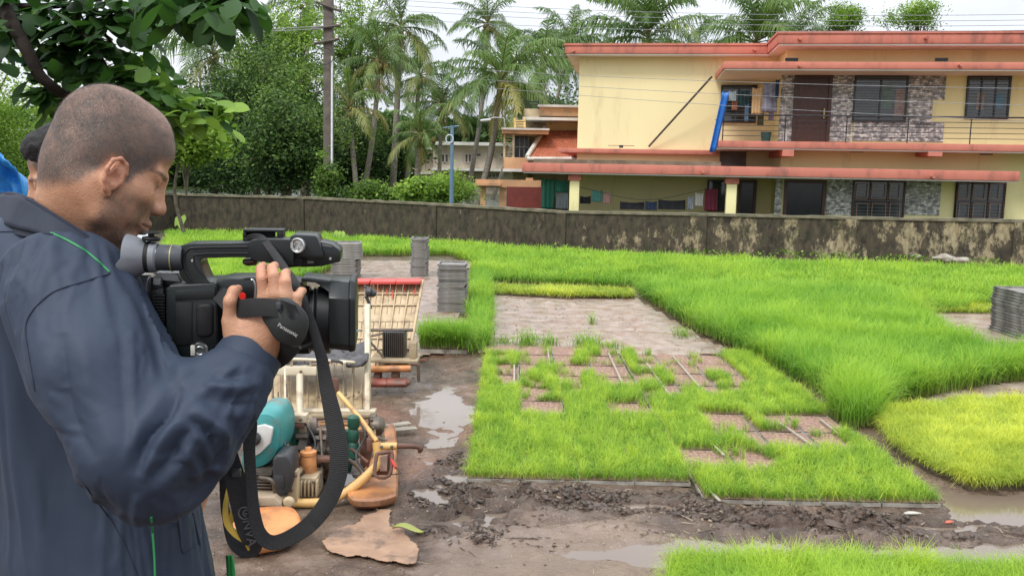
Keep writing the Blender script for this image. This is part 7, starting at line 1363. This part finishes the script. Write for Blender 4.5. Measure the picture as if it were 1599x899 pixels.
    w = MB(); w.lathe([(.045, 0), (.05, .02), (.05, .05), (.03, .07)], W(579, 665, 4.55), (1, 0, 0), 20); mbx(w, 575, 650, 586, 668, 4.55, 4.62); mbx(w, 578, 664, 586, 690, 4.52, 4.60); w.build('end_bearing', C_STL, r, bevel=.004)
    w = MB(); mbx(w, 579, 668, 587, 692, 4.5, 4.56); w.build('support_post', mat('olive_cream', (.55, .48, .26), None, .5), r, bevel=.004)
    for x in (458, 505, 543, 569):
        w = MB(); c = W(x, 700, 4.55); w.tube([c+[0, 0, .1], c+[.01, 0, .0], c+[0, -.02, -.12]], [.028, .035, .02], 10, smooth=4); w.lathe([(.03, -.02), (.045, 0), (.03, .02)], c, (1, 0, 0), 16); w.build('planting_arm', C_STL if x in (505,) else (C_GRN if x == 543 else C_BRN), r)
    w = MB(); c = W(552, 682, 4.45); w.lathe([(.018, -.11), (.03, -.10), (.028, -.03), (.02, -.02), (.028, 0), (.028, .04), (.022, .05), (.03, .06), (.03, .11), (.02, .12)], W(552, 684, 4.42), (0, 0, 1), 16); w.build('green_gear_case', C_GRN, r)
    w = MB(); w.lathe([(.02, -.09), (.026, -.07), (.026, .08), (.018, .1)], W(459, 683, 4.5), (0, 0, 1), 14); w.build('green_gear_case', C_GRN, r)
    for x, y in ((488, 670), (478, 690), (492, 705), (515, 690)):
        w = MB(); w.lathe([(.02, -.03), (.06, -.02), (.065, .02), (.03, .03)], W(x, y, 4.6), (1, .2, 0), 18); w.build('paddle', C_MUD, r, bevel=0)
    # big lugged wheels, seen edge on
    for x, y, rr in ((478, 735, .125), (506, 730, .12)):
        c = W(x, y, 4.55); c[2] = rr; w = MB(); w.lathe([(rr-.02, -.022), (rr, -.018), (rr, .018), (rr-.02, .022), (rr-.03, 0), (rr-.02, -.022)], c, (1, .05, 0), 40); wh = w.build('wheel', C_MUD, r)
        w = MB()
        for a in np.linspace(0, 6.283, 15)[:-1]: w.box(c+np.array([0, math.cos(a)*(rr+.012), math.sin(a)*(rr+.012)]), (.06, .018, .022), R=np.array([[1, 0, 0], [0, math.cos(a), -math.sin(a)], [0, math.sin(a), math.cos(a)]]))
        for a in np.linspace(0, 3.14, 4)[:-1]: w.tube([c+np.array([0, math.cos(a), math.sin(a)])*rr, c-np.array([0, math.cos(a), math.sin(a)])*rr], .01, 6)
        w.build('lugs', C_MUD, wh)
    # engine with teal cover
    w = MB(); P = [(385, 655), (402, 643), (420, 642), (433, 650), (440, 672), (436, 705), (418, 728), (392, 736), (374, 735), (378, 690)]; c0 = np.mean(P, 0); Yq = 4.15; rows = []
    for k, (sc_, dy) in enumerate(((1, .26), (1, .10), (.97, .04), (.88, .0), (.6, -.015), (.01, -.02))): rows += [W(c0[0]+(x-c0[0])*sc_, c0[1]+(y-c0[1])*sc_, Yq)+[0, dy, 0] for x, y in spline(np.array(P+[P[0]], float), 4)[:-1]]
    m = len(rows)//6; w.add(rows, [(k*m+i, k*m+(i+1) % m, (k+1)*m+(i+1) % m, (k+1)*m+i) for k in range(5) for i in range(m)], True); w.build('engine_cover', C_TEAL, r)
    w = MB(); w.prism([W(x, y, Yq-.035) for x, y in ((384, 676), (398, 666), (412, 663), (426, 668), (422, 692), (406, 708), (392, 716), (384, 706))], (0, .03, 0)); w.build('white_shroud', mat('scuffed_white', (.68, .68, .65), (.5, .5, .47), .5, 9), r, bevel=.008)
    w = MB(); w.lathe([(.03, 0), (.034, .02), (.02, .03)], W(398, 683, Yq-.03), (0, -1, 0), 20); w.build('knob', C_BLK, r)
    w = MB(); w.prism([W(x, y, 4.05) for x, y in ((425, 716), (432, 709), (448, 710), (456, 722), (456, 752), (450, 772), (432, 778), (424, 765))], (0, .16, 0)); ac = w.build('air_cleaner', C_BLK, r, bevel=.018, seg=3)
    w = MB(); w.prism([W(x, y, 4.045) for x, y in ((427, 742), (443, 742), (444, 762), (427, 762))], (0, .02, 0)); w.build('lid', C_BLK, ac, bevel=.003)
    w = MB(); mbx(w, 385, 735, 425, 790, 4.1, 4.35); mbx(w, 420, 772, 436, 785, 4.08, 4.2); w.tube([W(405, 745, 4.08), W(425, 750, 4.05), W(430, 768, 4.06)], .012, 8, smooth=4); [mbx(w, 386, 740+i*5, 424, 742+i*5, 4.08, 4.12) for i in range(7)]; w.build('engine_block', C_STL, r, bevel=.006)
    w = MB(); w.prism([W(x, y, 4.0) for x, y in ((395, 776), (428, 776), (438, 786), (440, 812), (434, 812), (430, 790), (395, 790))], (0, .10, 0)); w.build('bracket', mat('dusty_beige', (.46, .36, .25), (.36, .27, .18), .6, 6), r, bevel=.004)
    # main white post and lever rods
    w = MB(); tub(w, [(468, 585, 4.75), (468, 695, 4.5), (464, 708, 4.45), (450, 716, 4.4)], .019, 10); w.build('handle_post', C_WHT, r)
    w = MB(); tub(w, [(445, 575, 4.7), (446, 715, 4.3)], .006, 8); tub(w, [(436, 640, 4.7), (442, 710, 4.3)], .005, 8); w.build('rod', C_WHT, r)
    w = MB(); w.prism([W(x, y, 4.7) for x, y in ((510, 590), (528, 591), (528, 612), (512, 622))], (0, .02, 0)); w.build('brown_plate', C_BRN, r, bevel=.003)
    # orange tube with yoke and right float
    w = MB(); tub(w, [(528, 613, 4.55), (560, 650, 4.45), (588, 688, 4.35)], .012, 10); w.build('brace_rod', C_YLW, r)
    w = MB(); tub(w, [(588, 690, 4.33), (590, 720, 4.3), (580, 735, 4.25), (555, 757, 4.2), (527, 776, 4.15), (500, 784, 4.12), (455, 785, 4.12)], .022, 12, 8); w.build('frame_tube', C_YLW, r)
    w = MB(); tub(w, [(588, 697, 4.33), (620, 696, 4.33)], .019, 12); f = w.build('handle', C_YLW, r); w = MB(); tub(w, [(618, 696, 4.33), (640, 696, 4.34), (652, 697, 4.34), (657, 700, 4.34), (654, 706, 4.34)], [.014, .013, .013, .015, .008], 10); w.build('grip', C_BRN, f)
    w = MB(); w.lathe([(.038, 0), (.042, .01), (.040, .10), (.034, .125), (.040, .13), (.040, .145), (.02, .15), (.015, .165)], W(482, 748, 4.3)+[0, 0, -.0], (0, 0, 1), 24); w.build('orange_cylinder', C_ORG, r)
    w = MB(); mbx(w, 467, 746, 494, 778, 4.2, 4.36); [mbx(w, 468+i*6, 752, 471+i*6, 776, 4.17, 4.22) for i in range(5)]; mbx(w, 460, 736, 468, 745, 4.2, 4.3); w.build('gear_case', mat('dirty_cream', (.52, .41, .26), (.38, .28, .17), .55, 7), r, bevel=.012)
    w = MB(); w.lathe([(.022, 0), (.03, .01), (.02, .03)], W(452, 782, 4.05), (0, -1, 0), 16); mbx(w, 448, 736, 464, 790, 4.1, 4.16); w.build('mounting_plate', C_CRM, r, bevel=.004)
    def boat(pts, Y, h, m, label, dy=.5, tip=.3):
        w = MB(); P = spline(np.array(pts+[pts[0]], float), 5)[:-1]; g = np.array([G(x, y, h*.8) for x, y in P]); c0 = g.mean(0); rows = []
        for sc_, z in ((.80, .004), (.94, .02), (1.0, .05), (1.0, .085), (.955, .095), (.93, .083), (.5, .078), (.02, .076)): rows += [np.array([*(c0+(q-c0)*sc_)[:2], z*h/.095]) for q in g]
        m_ = len(g); w.add(rows, [(k*m_+i, k*m_+(i+1) % m_, (k+1)*m_+(i+1) % m_, (k+1)*m_+i) for k in range(7) for i in range(m_)], True); return w.build(label, m, r, sharp=50)
    boat([(540, 762), (560, 745), (592, 700), (603, 668), (617, 668), (620, 720), (621, 768), (612, 778), (585, 784), (550, 782)], 4.3, .065, C_ORG, 'float')
    boat([(355, 830), (362, 815), (400, 798), (440, 795), (462, 800), (470, 822), (450, 835), (420, 842), (370, 848)], 4.0, .09, C_ORG, 'float')
    w = MB(); w.prism([W(x, y, 4.3) for x, y in ((584, 712), (612, 702), (615, 712), (612, 742), (585, 742))], (0, .02, 0)); g = w.build('guard', C_BRN, r, bevel=.004)
    for v in g.data.vertices: pass
    w = MB(); tub(w, [(590, 708, 4.26), (610, 705, 4.26), (612, 712, 4.25), (608, 742, 4.2), (586, 742, 4.2), (588, 712, 4.25), (590, 708, 4.26)], .009, 8, 3); w.build('guard_frame', C_BRN, g); w = MB(); w.prism([W(x, y, 4.285) for x, y in ((594, 712), (605, 710), (604, 735), (593, 735))], (0, .01, 0)); w.build('guard_plate', mat('pinkish_plate', (.5, .36, .3), None, .4), g)
    w = MB(); mbx(w, 572, 685, 582, 705, 4.35, 4.45); w.build('red_clamp', C_RED, r, bevel=.006); w = MB(); tub(w, [(612, 720, 4.25), (620, 732, 4.2), (626, 738, 4.15), (612, 741, 4.2)], .0025, 6); w.build('wire', C_BLK, r); w = MB(); tub(w, [(611, 717, 4.24), (618, 730, 4.2)], .007, 8); w.build('red_sleeve', mat('red_sleeve', (.6, .04, .03), None, .5), r)
    w = MB(); tub(w, [(595, 655, 4.6), (600, 700, 4.45)], .009, 8); tub(w, [(572, 678, 4.45), (600, 686, 4.4), (604, 686, 4.4)], .006, 8); w.build('rod', C_STL, r)
    # cables, hoses, bolts and a chain guard among the gears
    for nm, pts, rr, m_ in (('cable', [(432, 640, 4.6), (450, 665, 4.4), (444, 700, 4.2), (452, 730, 4.1)], .006, C_BLK), ('cable', [(470, 650, 4.5), (492, 690, 4.4), (480, 730, 4.3), (462, 745, 4.15)], .005, C_BLK), ('cable', [(560, 655, 4.6), (570, 680, 4.4), (556, 712, 4.3), (575, 740, 4.25), (590, 742, 4.2)], .005, C_BLK), ('hose', [(440, 716, 4.2), (455, 705, 4.25), (470, 712, 4.3), (480, 705, 4.35)], .011, C_CRM), ('hose', [(540, 716, 4.4), (560, 728, 4.35), (566, 742, 4.3), (556, 752, 4.3)], .013, C_STL), ('rod', [(500, 668, 4.5), (503, 720, 4.35), (498, 760, 4.25)], .007, C_STL), ('rod', [(520, 690, 4.5), (548, 700, 4.4), (575, 722, 4.3)], .008, C_BRN), ('spring', [(526, 664, 4.5), (528, 700, 4.4)], .012, C_STL)):
        w = MB(); tub(w, pts, rr, 8); w.build(nm, m_, r)
    w = MB()
    for x, y, Yq in ((452, 782, 4.03), (462, 742, 4.08), (455, 765, 4.08), (490, 752, 4.17), (470, 776, 4.18), (583, 668, 4.5), (596, 697, 4.30), (612, 697, 4.30), (430, 582, 4.78), (470, 580, 4.78), (580, 655, 4.52), (420, 655, 4.43), (470, 655, 4.43), (434, 790, 3.99), (400, 782, 3.99)): w.lathe([(.009, 0), (.009, .006), (.004, .009)], W(x, y, Yq), (0, -1, .1), 6)
    bo = w.build('bolts', C_STL, r); bo['kind'] = 'stuff'
    w = MB(); mbx(w, 500, 700, 536, 716, 4.45, 4.6); mbx(w, 508, 716, 520, 752, 4.42, 4.52); w.lathe([(.02, -.05), (.035, -.045), (.035, .045), (.02, .05)], W(522, 724, 4.4), (1, 0, 0), 16); w.build('chain_case', C_STL, r, bevel=.008)
    w = MB(); mbx(w, 425, 662, 474, 668, 4.44, 4.5); w.build('cross_bar', C_BRN, r, bevel=.003); w = MB(); mbx(w, 484, 716, 540, 722, 4.3, 4.36); w.build('cross_bar', C_BRN, r, bevel=.003)
    # far-side brick red cover visible below the camera
    w = MB(); panel(w, 262, 560, 330, 620, 4.9, 4.8, .05); w.build('side_cover', mat('brick_red_plastic', (.45, .16, .10), (.38, .13, .08), .6), r, bevel=.01)
near_machine()
def far_machine():
    r = thing('rice_transplanter', G(612, 603), 'far rice transplanter with upright cream rack edged in red', 'rice transplanter')
    Yt, Yb = 7.15, 6.55
    def q(s, t): # s 0..1 across, t 0 top..1 bottom
        x = (500+(661-500)*s)*(1-t)+(500+(637-500)*s)*t; y = 436+(572-436)*t; return x, y, Yt+(Yb-Yt)*t
    def qd(mb, s0, s1, t0, t1, off=0, th=.02):
        P = [q(s0, t1), q(s1, t1), q(s1, t0), q(s0, t0)]; A = [W(*p)-[0, off, 0] for p in P]; return mb.hexa(A, [a+[0, th, 0] for a in A])
    w = MB(); n = 16
    for i in range(n): qd(w, i/n+.003, (i+1)/n-.003, .02, 1)
    k = w.build('seedling_rack', C_CRM, r, bevel=.002); w = MB()
    for i in range(0, n+1, 2): qd(w, i/n-.006, i/n+.006, 0, 1, .025, .02)
    qd(w, 0, 1, .40, .48, .02, .025); [qd(w, 0, 1, t, t+.012, .03, .02) for t in (.15, .28, .56, .66, .78, .90)]; w.build('rack_frame', C_CRM, k, bevel=.002)
    w = MB(); [qd(w, a, a+.012, .05, .13+(i % 3)*.04, .035, .01) for i, a in enumerate((.58, .66, .72, .83, .93))]; w.build('red_marks', mat('red_stripe', (.55, .08, .05), None, .5), k)
    w = MB()
    for a, b in ((.0, .26), (.27, .50), (.51, .75), (.755, .99)): A = [W(*p) for p in (q(a, .03), q(b, .03))]; o = np.array([0, -.12, -.005]); u = np.array([0, 0, .024]); w.hexa([A[0]+o, A[1]+o, A[1]+o+u, A[0]+o+u], [A[0]+[0, .06, .01], A[1]+[0, .06, .01], A[1]+[0, .06, 0]+u, A[0]+[0, .06, 0]+u])
    w.build('red_rail', mat('bright_red_plastic', (.62, .085, .07), (.5, .07, .06), .45, 6), k, bevel=.004)
    w = MB(); qd(w, .985, 1.01, 0, 1.02, .05, .06); w.build('side_bar', C_CRM, k, bevel=.003)
    w = MB(); mbx(w, 597, 518, 632, 560, 6.45, 6.6); m_ = w.build('mesh_box', C_BLK, r, bevel=.006); w = MB(); [mbx(w, 598+i*3.2, 519, 599+i*3.2, 559, 6.43, 6.46) for i in range(11)]; w.build('slats', C_STL, m_)
    w = MB(); tub(w, [(575, 515, 6.5), (645, 515, 6.5)], .012, 8); tub(w, [(572, 526, 6.5), (600, 520, 6.5)], .008, 8); tub(w, [(575, 530, 6.4), (600, 560, 6.4), (605, 580, 6.35)], .009, 8, 4); w.build('rod', C_STL, r)
    w = MB(); mbx(w, 577, 562, 652, 567, 6.35, 6.6); mbx(w, 640, 535, 650, 560, 6.4, 6.5); w.build('lower_beam', mat('dirty_khaki', (.38, .30, .19)), r, bevel=.006)
    w = MB(); tub(w, [(575, 576, 6.35), (642, 575, 6.35)], .025, 10); w.build('drive_tube', C_ORG, r)
    w = MB(); tub(w, [(640, 567, 6.35), (652, 569, 6.35), (653, 575, 6.35), (654, 596, 6.35)], .012, 8, 4); w.build('prop_leg', C_STL, r)
    for x0, x1 in ((570, 612), (598, 641)):
        w = MB(); a, b = W(x0, 597, 6.35), W(x1, 597, 6.35); w.tube([a, a+(b-a)*.15, a+(b-a)*.85, b], [.03, .055, .055, .02], 14, flat=.6); w.build('float', C_RED, r)
    for x, y in ((590, 588), (618, 585)): w = MB(); w.lathe([(.02, -.03), (.05, -.02), (.05, .02), (.02, .03)], W(x, y, 6.4), (1, 0, 0), 14); mbx(w, x-5, y-9, x+5, y+10, 6.4, 6.46); w.build('planting_arm', C_BRN, r, bevel=.003)
    w = MB(); w.lathe([(.02, 0), (.035, .01), (.035, .04), (.02, .05)], W(571, 456, 6.4), (1, 0, 0), 14); w.lathe([(.015, 0), (.03, .02), (.015, .045)], W(578, 458, 6.4), (1, 0, 0), 12); tub(w, [(571, 462, 6.4), (575, 470, 6.4), (579, 482, 6.4)], .012, 8, 4); tub(w, [(568, 447, 6.45), (576, 449, 6.45)], .008, 6); w.build('lever', C_BLK, r)
    w = MB(); panel(w, 566, 480, 576, 600, 6.2, 6.2, .05); w.build('front_post', C_WHT, r, bevel=.004)
far_machine()
# ================================================================ small things lying about
def plastic_sheet():
    P = np.array([(560, 806), (605, 800), (612, 822), (632, 828), (655, 862), (650, 882), (600, 878), (560, 872), (520, 866), (500, 850), (515, 832), (545, 826), (568, 820)], float); g = np.array([G(*p)[:2] for p in P]); lo, hi = g.min(0), g.max(0); s = .0055; xs = np.arange(lo[0], hi[0], s); ys = np.arange(lo[1], hi[1], s); X, Y = np.meshgrid(xs, ys); ed = .03*fbm(X*12, Y*12, 0, 5, 3)
    Z = ground_h(X, Y)*.5+.012+.008*fbm(X*7, Y*7, 0, 3, 33)+.007*np.abs(vnoise(X*14+Y*5, Y*9, 0, 9)); d = polydist(X[:-1, :-1], Y[:-1, :-1], [tuple(q) for q in g])+ed[:-1, :-1]; i = (np.arange(len(ys)-1)[:, None]*len(xs)+np.arange(len(xs)-1)[None])[d < 0]
    V = np.stack([X, Y, Z], -1).reshape(-1, 3); Fq = np.stack([i, i+1, i+len(xs)+1, i+len(xs)], 1); u, inv = np.unique(Fq, return_inverse=True); o = npmesh('sacking_sheet', V[u], inv.reshape(Fq.shape), mat('tan_sheet', (.40, .245, .15), (.27, .16, .10), .5, 7, dirt=(.13, .085, .06), dscale=6, dlo=.50, dhi=.62, bump=.004, bscale=30)); o.modifiers.new('s', 'SOLIDIFY').thickness = .004; setp(o, 'torn tan sheet lying flat on the wet mud by the float', 'sheet')
plastic_sheet()
def ground_leaf(px, py, L, wd, a, label, m, name='leaf'):
    c = G(px, py, .03); V = []; F = []; n = 9
    for i in range(n):
        t = i/(n-1); w_ = wd*math.sin(PI*min(1, t*.93+.04))**.7; x = (t-.5)*L
        for s_ in (-1, 0, 1): V.append((c[0]+x*math.cos(a)-s_*w_/2*math.sin(a), c[1]+x*math.sin(a)+s_*w_/2*math.cos(a), c[2]-.006+.010*abs(s_)+.012*math.sin(t*5)))
    for i in range(n-1):
        for k in (0, 1): b = i*3+k; F.append((b, b+1, b+4, b+3))
    o = npmesh(name, V, np.array(F), m); o.modifiers.new('s', 'SOLIDIFY').thickness = .002; return setp(o, label, 'leaf')
ground_leaf(637, 825, .14, .05, -.15, 'fallen yellow-green leaf on the mud beside the tan sheet', mat('yellow_leaf', (.40, .40, .11), (.28, .33, .07), .5, 8))
def debris(px, py, L, r_, a, label, cat, m, name, z=.015, bend=.2):
    c = G(px, py, z); d = np.array([math.cos(a), math.sin(a), 0]); c[2] = max(0, float(ground_h(c[0], c[1])))+r_*.6; w = MB(); n = np.array([-d[1], d[0], 0]); w.tube([c-d*L/2, c-d*L*.15+n*L*bend*.3, c+d*L*.2+n*L*bend*.2, c+d*L/2], [r_*.5, r_, r_*.85, r_*.3], 8, smooth=5, flat=.55); return setp(w.build(name, m), label, cat)
M_BRKW = mat('wet_bark', (.10, .065, .045), (.05, .032, .022), .5, 12, bump=.004); 
debris(1270, 812, .42, .022, -.35, 'dark twisted root lying in the ruts in front of the bed', 'root', M_BRKW, 'root'); debris(1302, 820, .3, .016, -.6, 'smaller root piece crossing beside the twisted one', 'root', M_BRKW, 'root')
debris(1425, 803, .085, .014, .1, 'white rag scrap on the mud at the right', 'scrap', mat('white_scrap', (.62, .6, .55), (.4, .37, .32), .8), 'scrap'); debris(1483, 812, .05, .012, .4, 'small reddish scrap on the mud at the right', 'scrap', mat('red_scrap', (.55, .14, .08), None, .7), 'scrap')
debris(850, 768, .11, .010, .1, 'brown dry leaf stalk in front of the tray bed', 'twig', mat('dry_leaf', (.30, .18, .10), (.2, .12, .07), .7), 'twig'); debris(1218, 770, .06, .004, 1.3, 'thin upright twig before the bed', 'twig', M_BRKW, 'twig')
debris(660, 562, .07, .02, .3, 'brick chip on the path below the lone overgrown tray', 'brick chip', mat('brick_chip', (.28, .10, .06), (.2, .07, .045), .9), 'brick_chip')
def plank():
    a, b = G(592, 688, .06), G(637, 676, .06); 
for (x0, y0, x1, y1, lb) in ((604, 671, 640, 666, 'pale upper slat on the ground right of the near machine'), (598, 678, 650, 674, 'long brownish slat below the pale one right of the near machine')):
    a, b = G(x0, y0), G(x1, y1); slat(a[0], a[1], b[0], b[1], lb, 'plank', .02, .06)
def white_bag():
    c = G(225, 384); bmv = MB(); h = .34; bmv.lathe([(.10, 0), (.15, .04), (.16, .14), (.12, .24), (.05, .30), (.06, .34)], c, (0, 0, 1), 20); o = bmv.build('sack', mat('bluish_white_sack', (.66, .72, .78), (.5, .56, .62), .6, 9))
    for v in o.data.vertices: q = v.co; v.co += Vector((.02, .02, .01))*float(vnoise(q.x*14, q.y*14, q.z*14, 5))
    setp(o, 'small bluish white sack standing on the grass beyond the eyecup', 'sack')
white_bag()
# ================================================================ the leafy branch overhead, left
def branch():
    r = thing('broadleaf_tree', (-2.75, 3.1, 0), 'near tree whose dark branch of big glossy leaves overhangs the man', 'tree'); w = MB(); Y = 2.9
    pts = [((-250, 250), 3.0), ((-120, 60), 2.95), ((-10, -30), 2.9), ((10, 20), 2.7), ((32, 60), 2.62), ((50, 95), 2.6), ((62, 118), 2.6), ((85, 138), 2.62), ((107, 152), 2.7), ((150, 170), 2.85), ((185, 185), 2.9)]
    P = [W(*p, y) for p, y in pts]; w.tube([(-2.75, 3.1, -.1), (-2.7, 3.08, .9), (-2.55, 3.05, 1.5), P[0]], [.13, .11, .09, .06], 14, smooth=6); w.tube(P, [.055, .038, .027, .021, .0185, .018, .0165, .015, .013, .010, .006], 10, smooth=6)
    tw = []
    def twig(a, b, Ya, Yb, r0=.008):
        p, q = W(*a, Ya), W(*b, Yb); m = (p+q)/2+rng.normal(0, .02, 3); T = spline([p, m, q], 8); w.tube(T, np.linspace(r0, .003, len(T)), 7); tw.append(T); return T
    twig((20, 12), (160, 0), 2.85, 2.8, .014); twig((100, 8), (250, 30), 2.8, 2.75, .010); twig((50, 95), (95, 60), 2.8, 2.8); twig((95, 40), (125, 125), 2.8, 2.75, .009); twig((105, 30), (160, 95), 2.8, 2.7); twig((135, 10), (185, 80), 2.8, 2.75); twig((180, 20), (225, 60), 2.8, 2.75); twig((120, 40), (70, 70), 2.8, 2.8); twig((150, 80), (215, 130), 2.7, 2.75, .008); twig((205, 130), (262, 175), 2.75, 2.8, .008); twig((230, 150), (330, 165), 2.8, 2.8, .007); twig((262, 175), (340, 185), 2.8, 2.8); twig((215, 130), (245, 205), 2.75, 2.75); twig((250, 168), (268, 230), 2.8, 2.8); twig((107, 152), (75, 175), 2.82, 2.85); twig((85, 138), (60, 150), 2.8, 2.8)
    twig((0, 5), (-60, 60), 2.9, 2.9); twig((-20, -10), (30, -30), 2.9, 2.85); twig((0, -30), (130, -25), 2.6, 2.6, .012); twig((60, -28), (220, -12), 2.5, 2.45, .010); twig((200, -14), (345, -8), 2.3, 2.2, .009); twig((270, -12), (320, 15), 2.25, 2.2, .006); twig((340, -10), (378, 12), 2.2, 2.2, .005); twig((20, 30), (60, 20), 2.85, 2.8); twig((0, 40), (-60, 90), 2.85, 2.8); twig((10, 20), (0, 80), 2.85, 2.8)
    w.build('trunk', mat('dark_wet_bark', (.016, .012, .010), (.032, .025, .02), .9, 20, spec=.15, bump=.003), r)
    # leaves: each a folded obovate blade
    V, F, T = [], [], []; prof = [(0, .0), (.12, .16), (.3, .32), (.5, .43), (.7, .45), (.85, .34), (.95, .18), (1, .03)]
    def leaf(p, d, nrm, L, tint):
        d = d/np.linalg.norm(d); s = np.cross(d, nrm); s /= np.linalg.norm(s)+1e-9; nn = np.cross(s, d); b = len(V); cu = rng.uniform(.05, .3)
        for t, wd in prof:
            c = p+d*L*(t+.08)-nn*cu*L*t*t
            for q in (-1, 0, 1): V.append(c+s*wd*L*.56*q+nn*(abs(q)*wd*L*.10))
            T.extend([tint]*3)
        for k in range(len(prof)-1):
            for q in (0, 1): i = b+k*3+q; F.append((i, i+1, i+4, i+3))
    def clump(px, py, Yc, n, L, sp, tint, down=.3):
        for _ in range(int(n*(.5 if px < 200 else 1.25))):
            p = W(px+rng.normal(0, sp), py+rng.normal(0, sp*.8), Yc+rng.normal(0, .12)); a = rng.uniform(0, 6.28); d = np.array([math.cos(a), math.sin(a)*.8, -down+rng.normal(0, .35)]); leaf(p, d, np.array([rng.normal(0, .5), -.35+rng.normal(0, .5), 1]), L*rng.uniform(.65, 1.2), float(np.clip(tint+rng.normal(0, .12), 0, 1)))
    for T_ in list(tw):
        L = .075
        for p in T_[1:]:
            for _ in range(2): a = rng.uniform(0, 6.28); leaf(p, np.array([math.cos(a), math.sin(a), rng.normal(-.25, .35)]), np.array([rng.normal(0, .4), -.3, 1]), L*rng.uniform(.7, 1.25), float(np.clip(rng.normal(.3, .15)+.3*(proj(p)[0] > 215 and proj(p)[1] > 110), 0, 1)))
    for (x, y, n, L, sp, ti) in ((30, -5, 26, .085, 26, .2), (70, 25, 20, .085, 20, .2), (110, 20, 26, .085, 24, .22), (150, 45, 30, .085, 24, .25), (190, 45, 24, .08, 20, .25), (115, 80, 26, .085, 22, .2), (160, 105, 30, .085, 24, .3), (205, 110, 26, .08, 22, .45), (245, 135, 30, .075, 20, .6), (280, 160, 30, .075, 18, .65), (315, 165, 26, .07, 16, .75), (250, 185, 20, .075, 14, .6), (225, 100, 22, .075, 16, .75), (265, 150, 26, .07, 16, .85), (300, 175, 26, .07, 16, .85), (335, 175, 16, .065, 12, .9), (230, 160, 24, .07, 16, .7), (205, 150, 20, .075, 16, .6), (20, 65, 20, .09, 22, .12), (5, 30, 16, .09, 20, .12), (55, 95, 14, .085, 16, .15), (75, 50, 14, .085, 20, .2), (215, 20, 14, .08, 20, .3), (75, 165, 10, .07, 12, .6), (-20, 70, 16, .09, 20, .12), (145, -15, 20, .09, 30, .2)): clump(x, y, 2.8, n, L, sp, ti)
    for (x, y, n, L, sp, ti) in ((280, -5, 12, .085, 16, .22), (310, 5, 16, .088, 16, .2), (340, 0, 12, .085, 12, .25), (365, 5, 8, .08, 10, .3), (392, 0, 6, .08, 8, .5), (245, -10, 12, .085, 16, .3)): clump(x, y, 2.2, n, L, sp, ti, .8)
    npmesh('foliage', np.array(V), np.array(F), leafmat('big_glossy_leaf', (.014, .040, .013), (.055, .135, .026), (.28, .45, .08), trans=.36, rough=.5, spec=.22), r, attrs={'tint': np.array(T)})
branch()
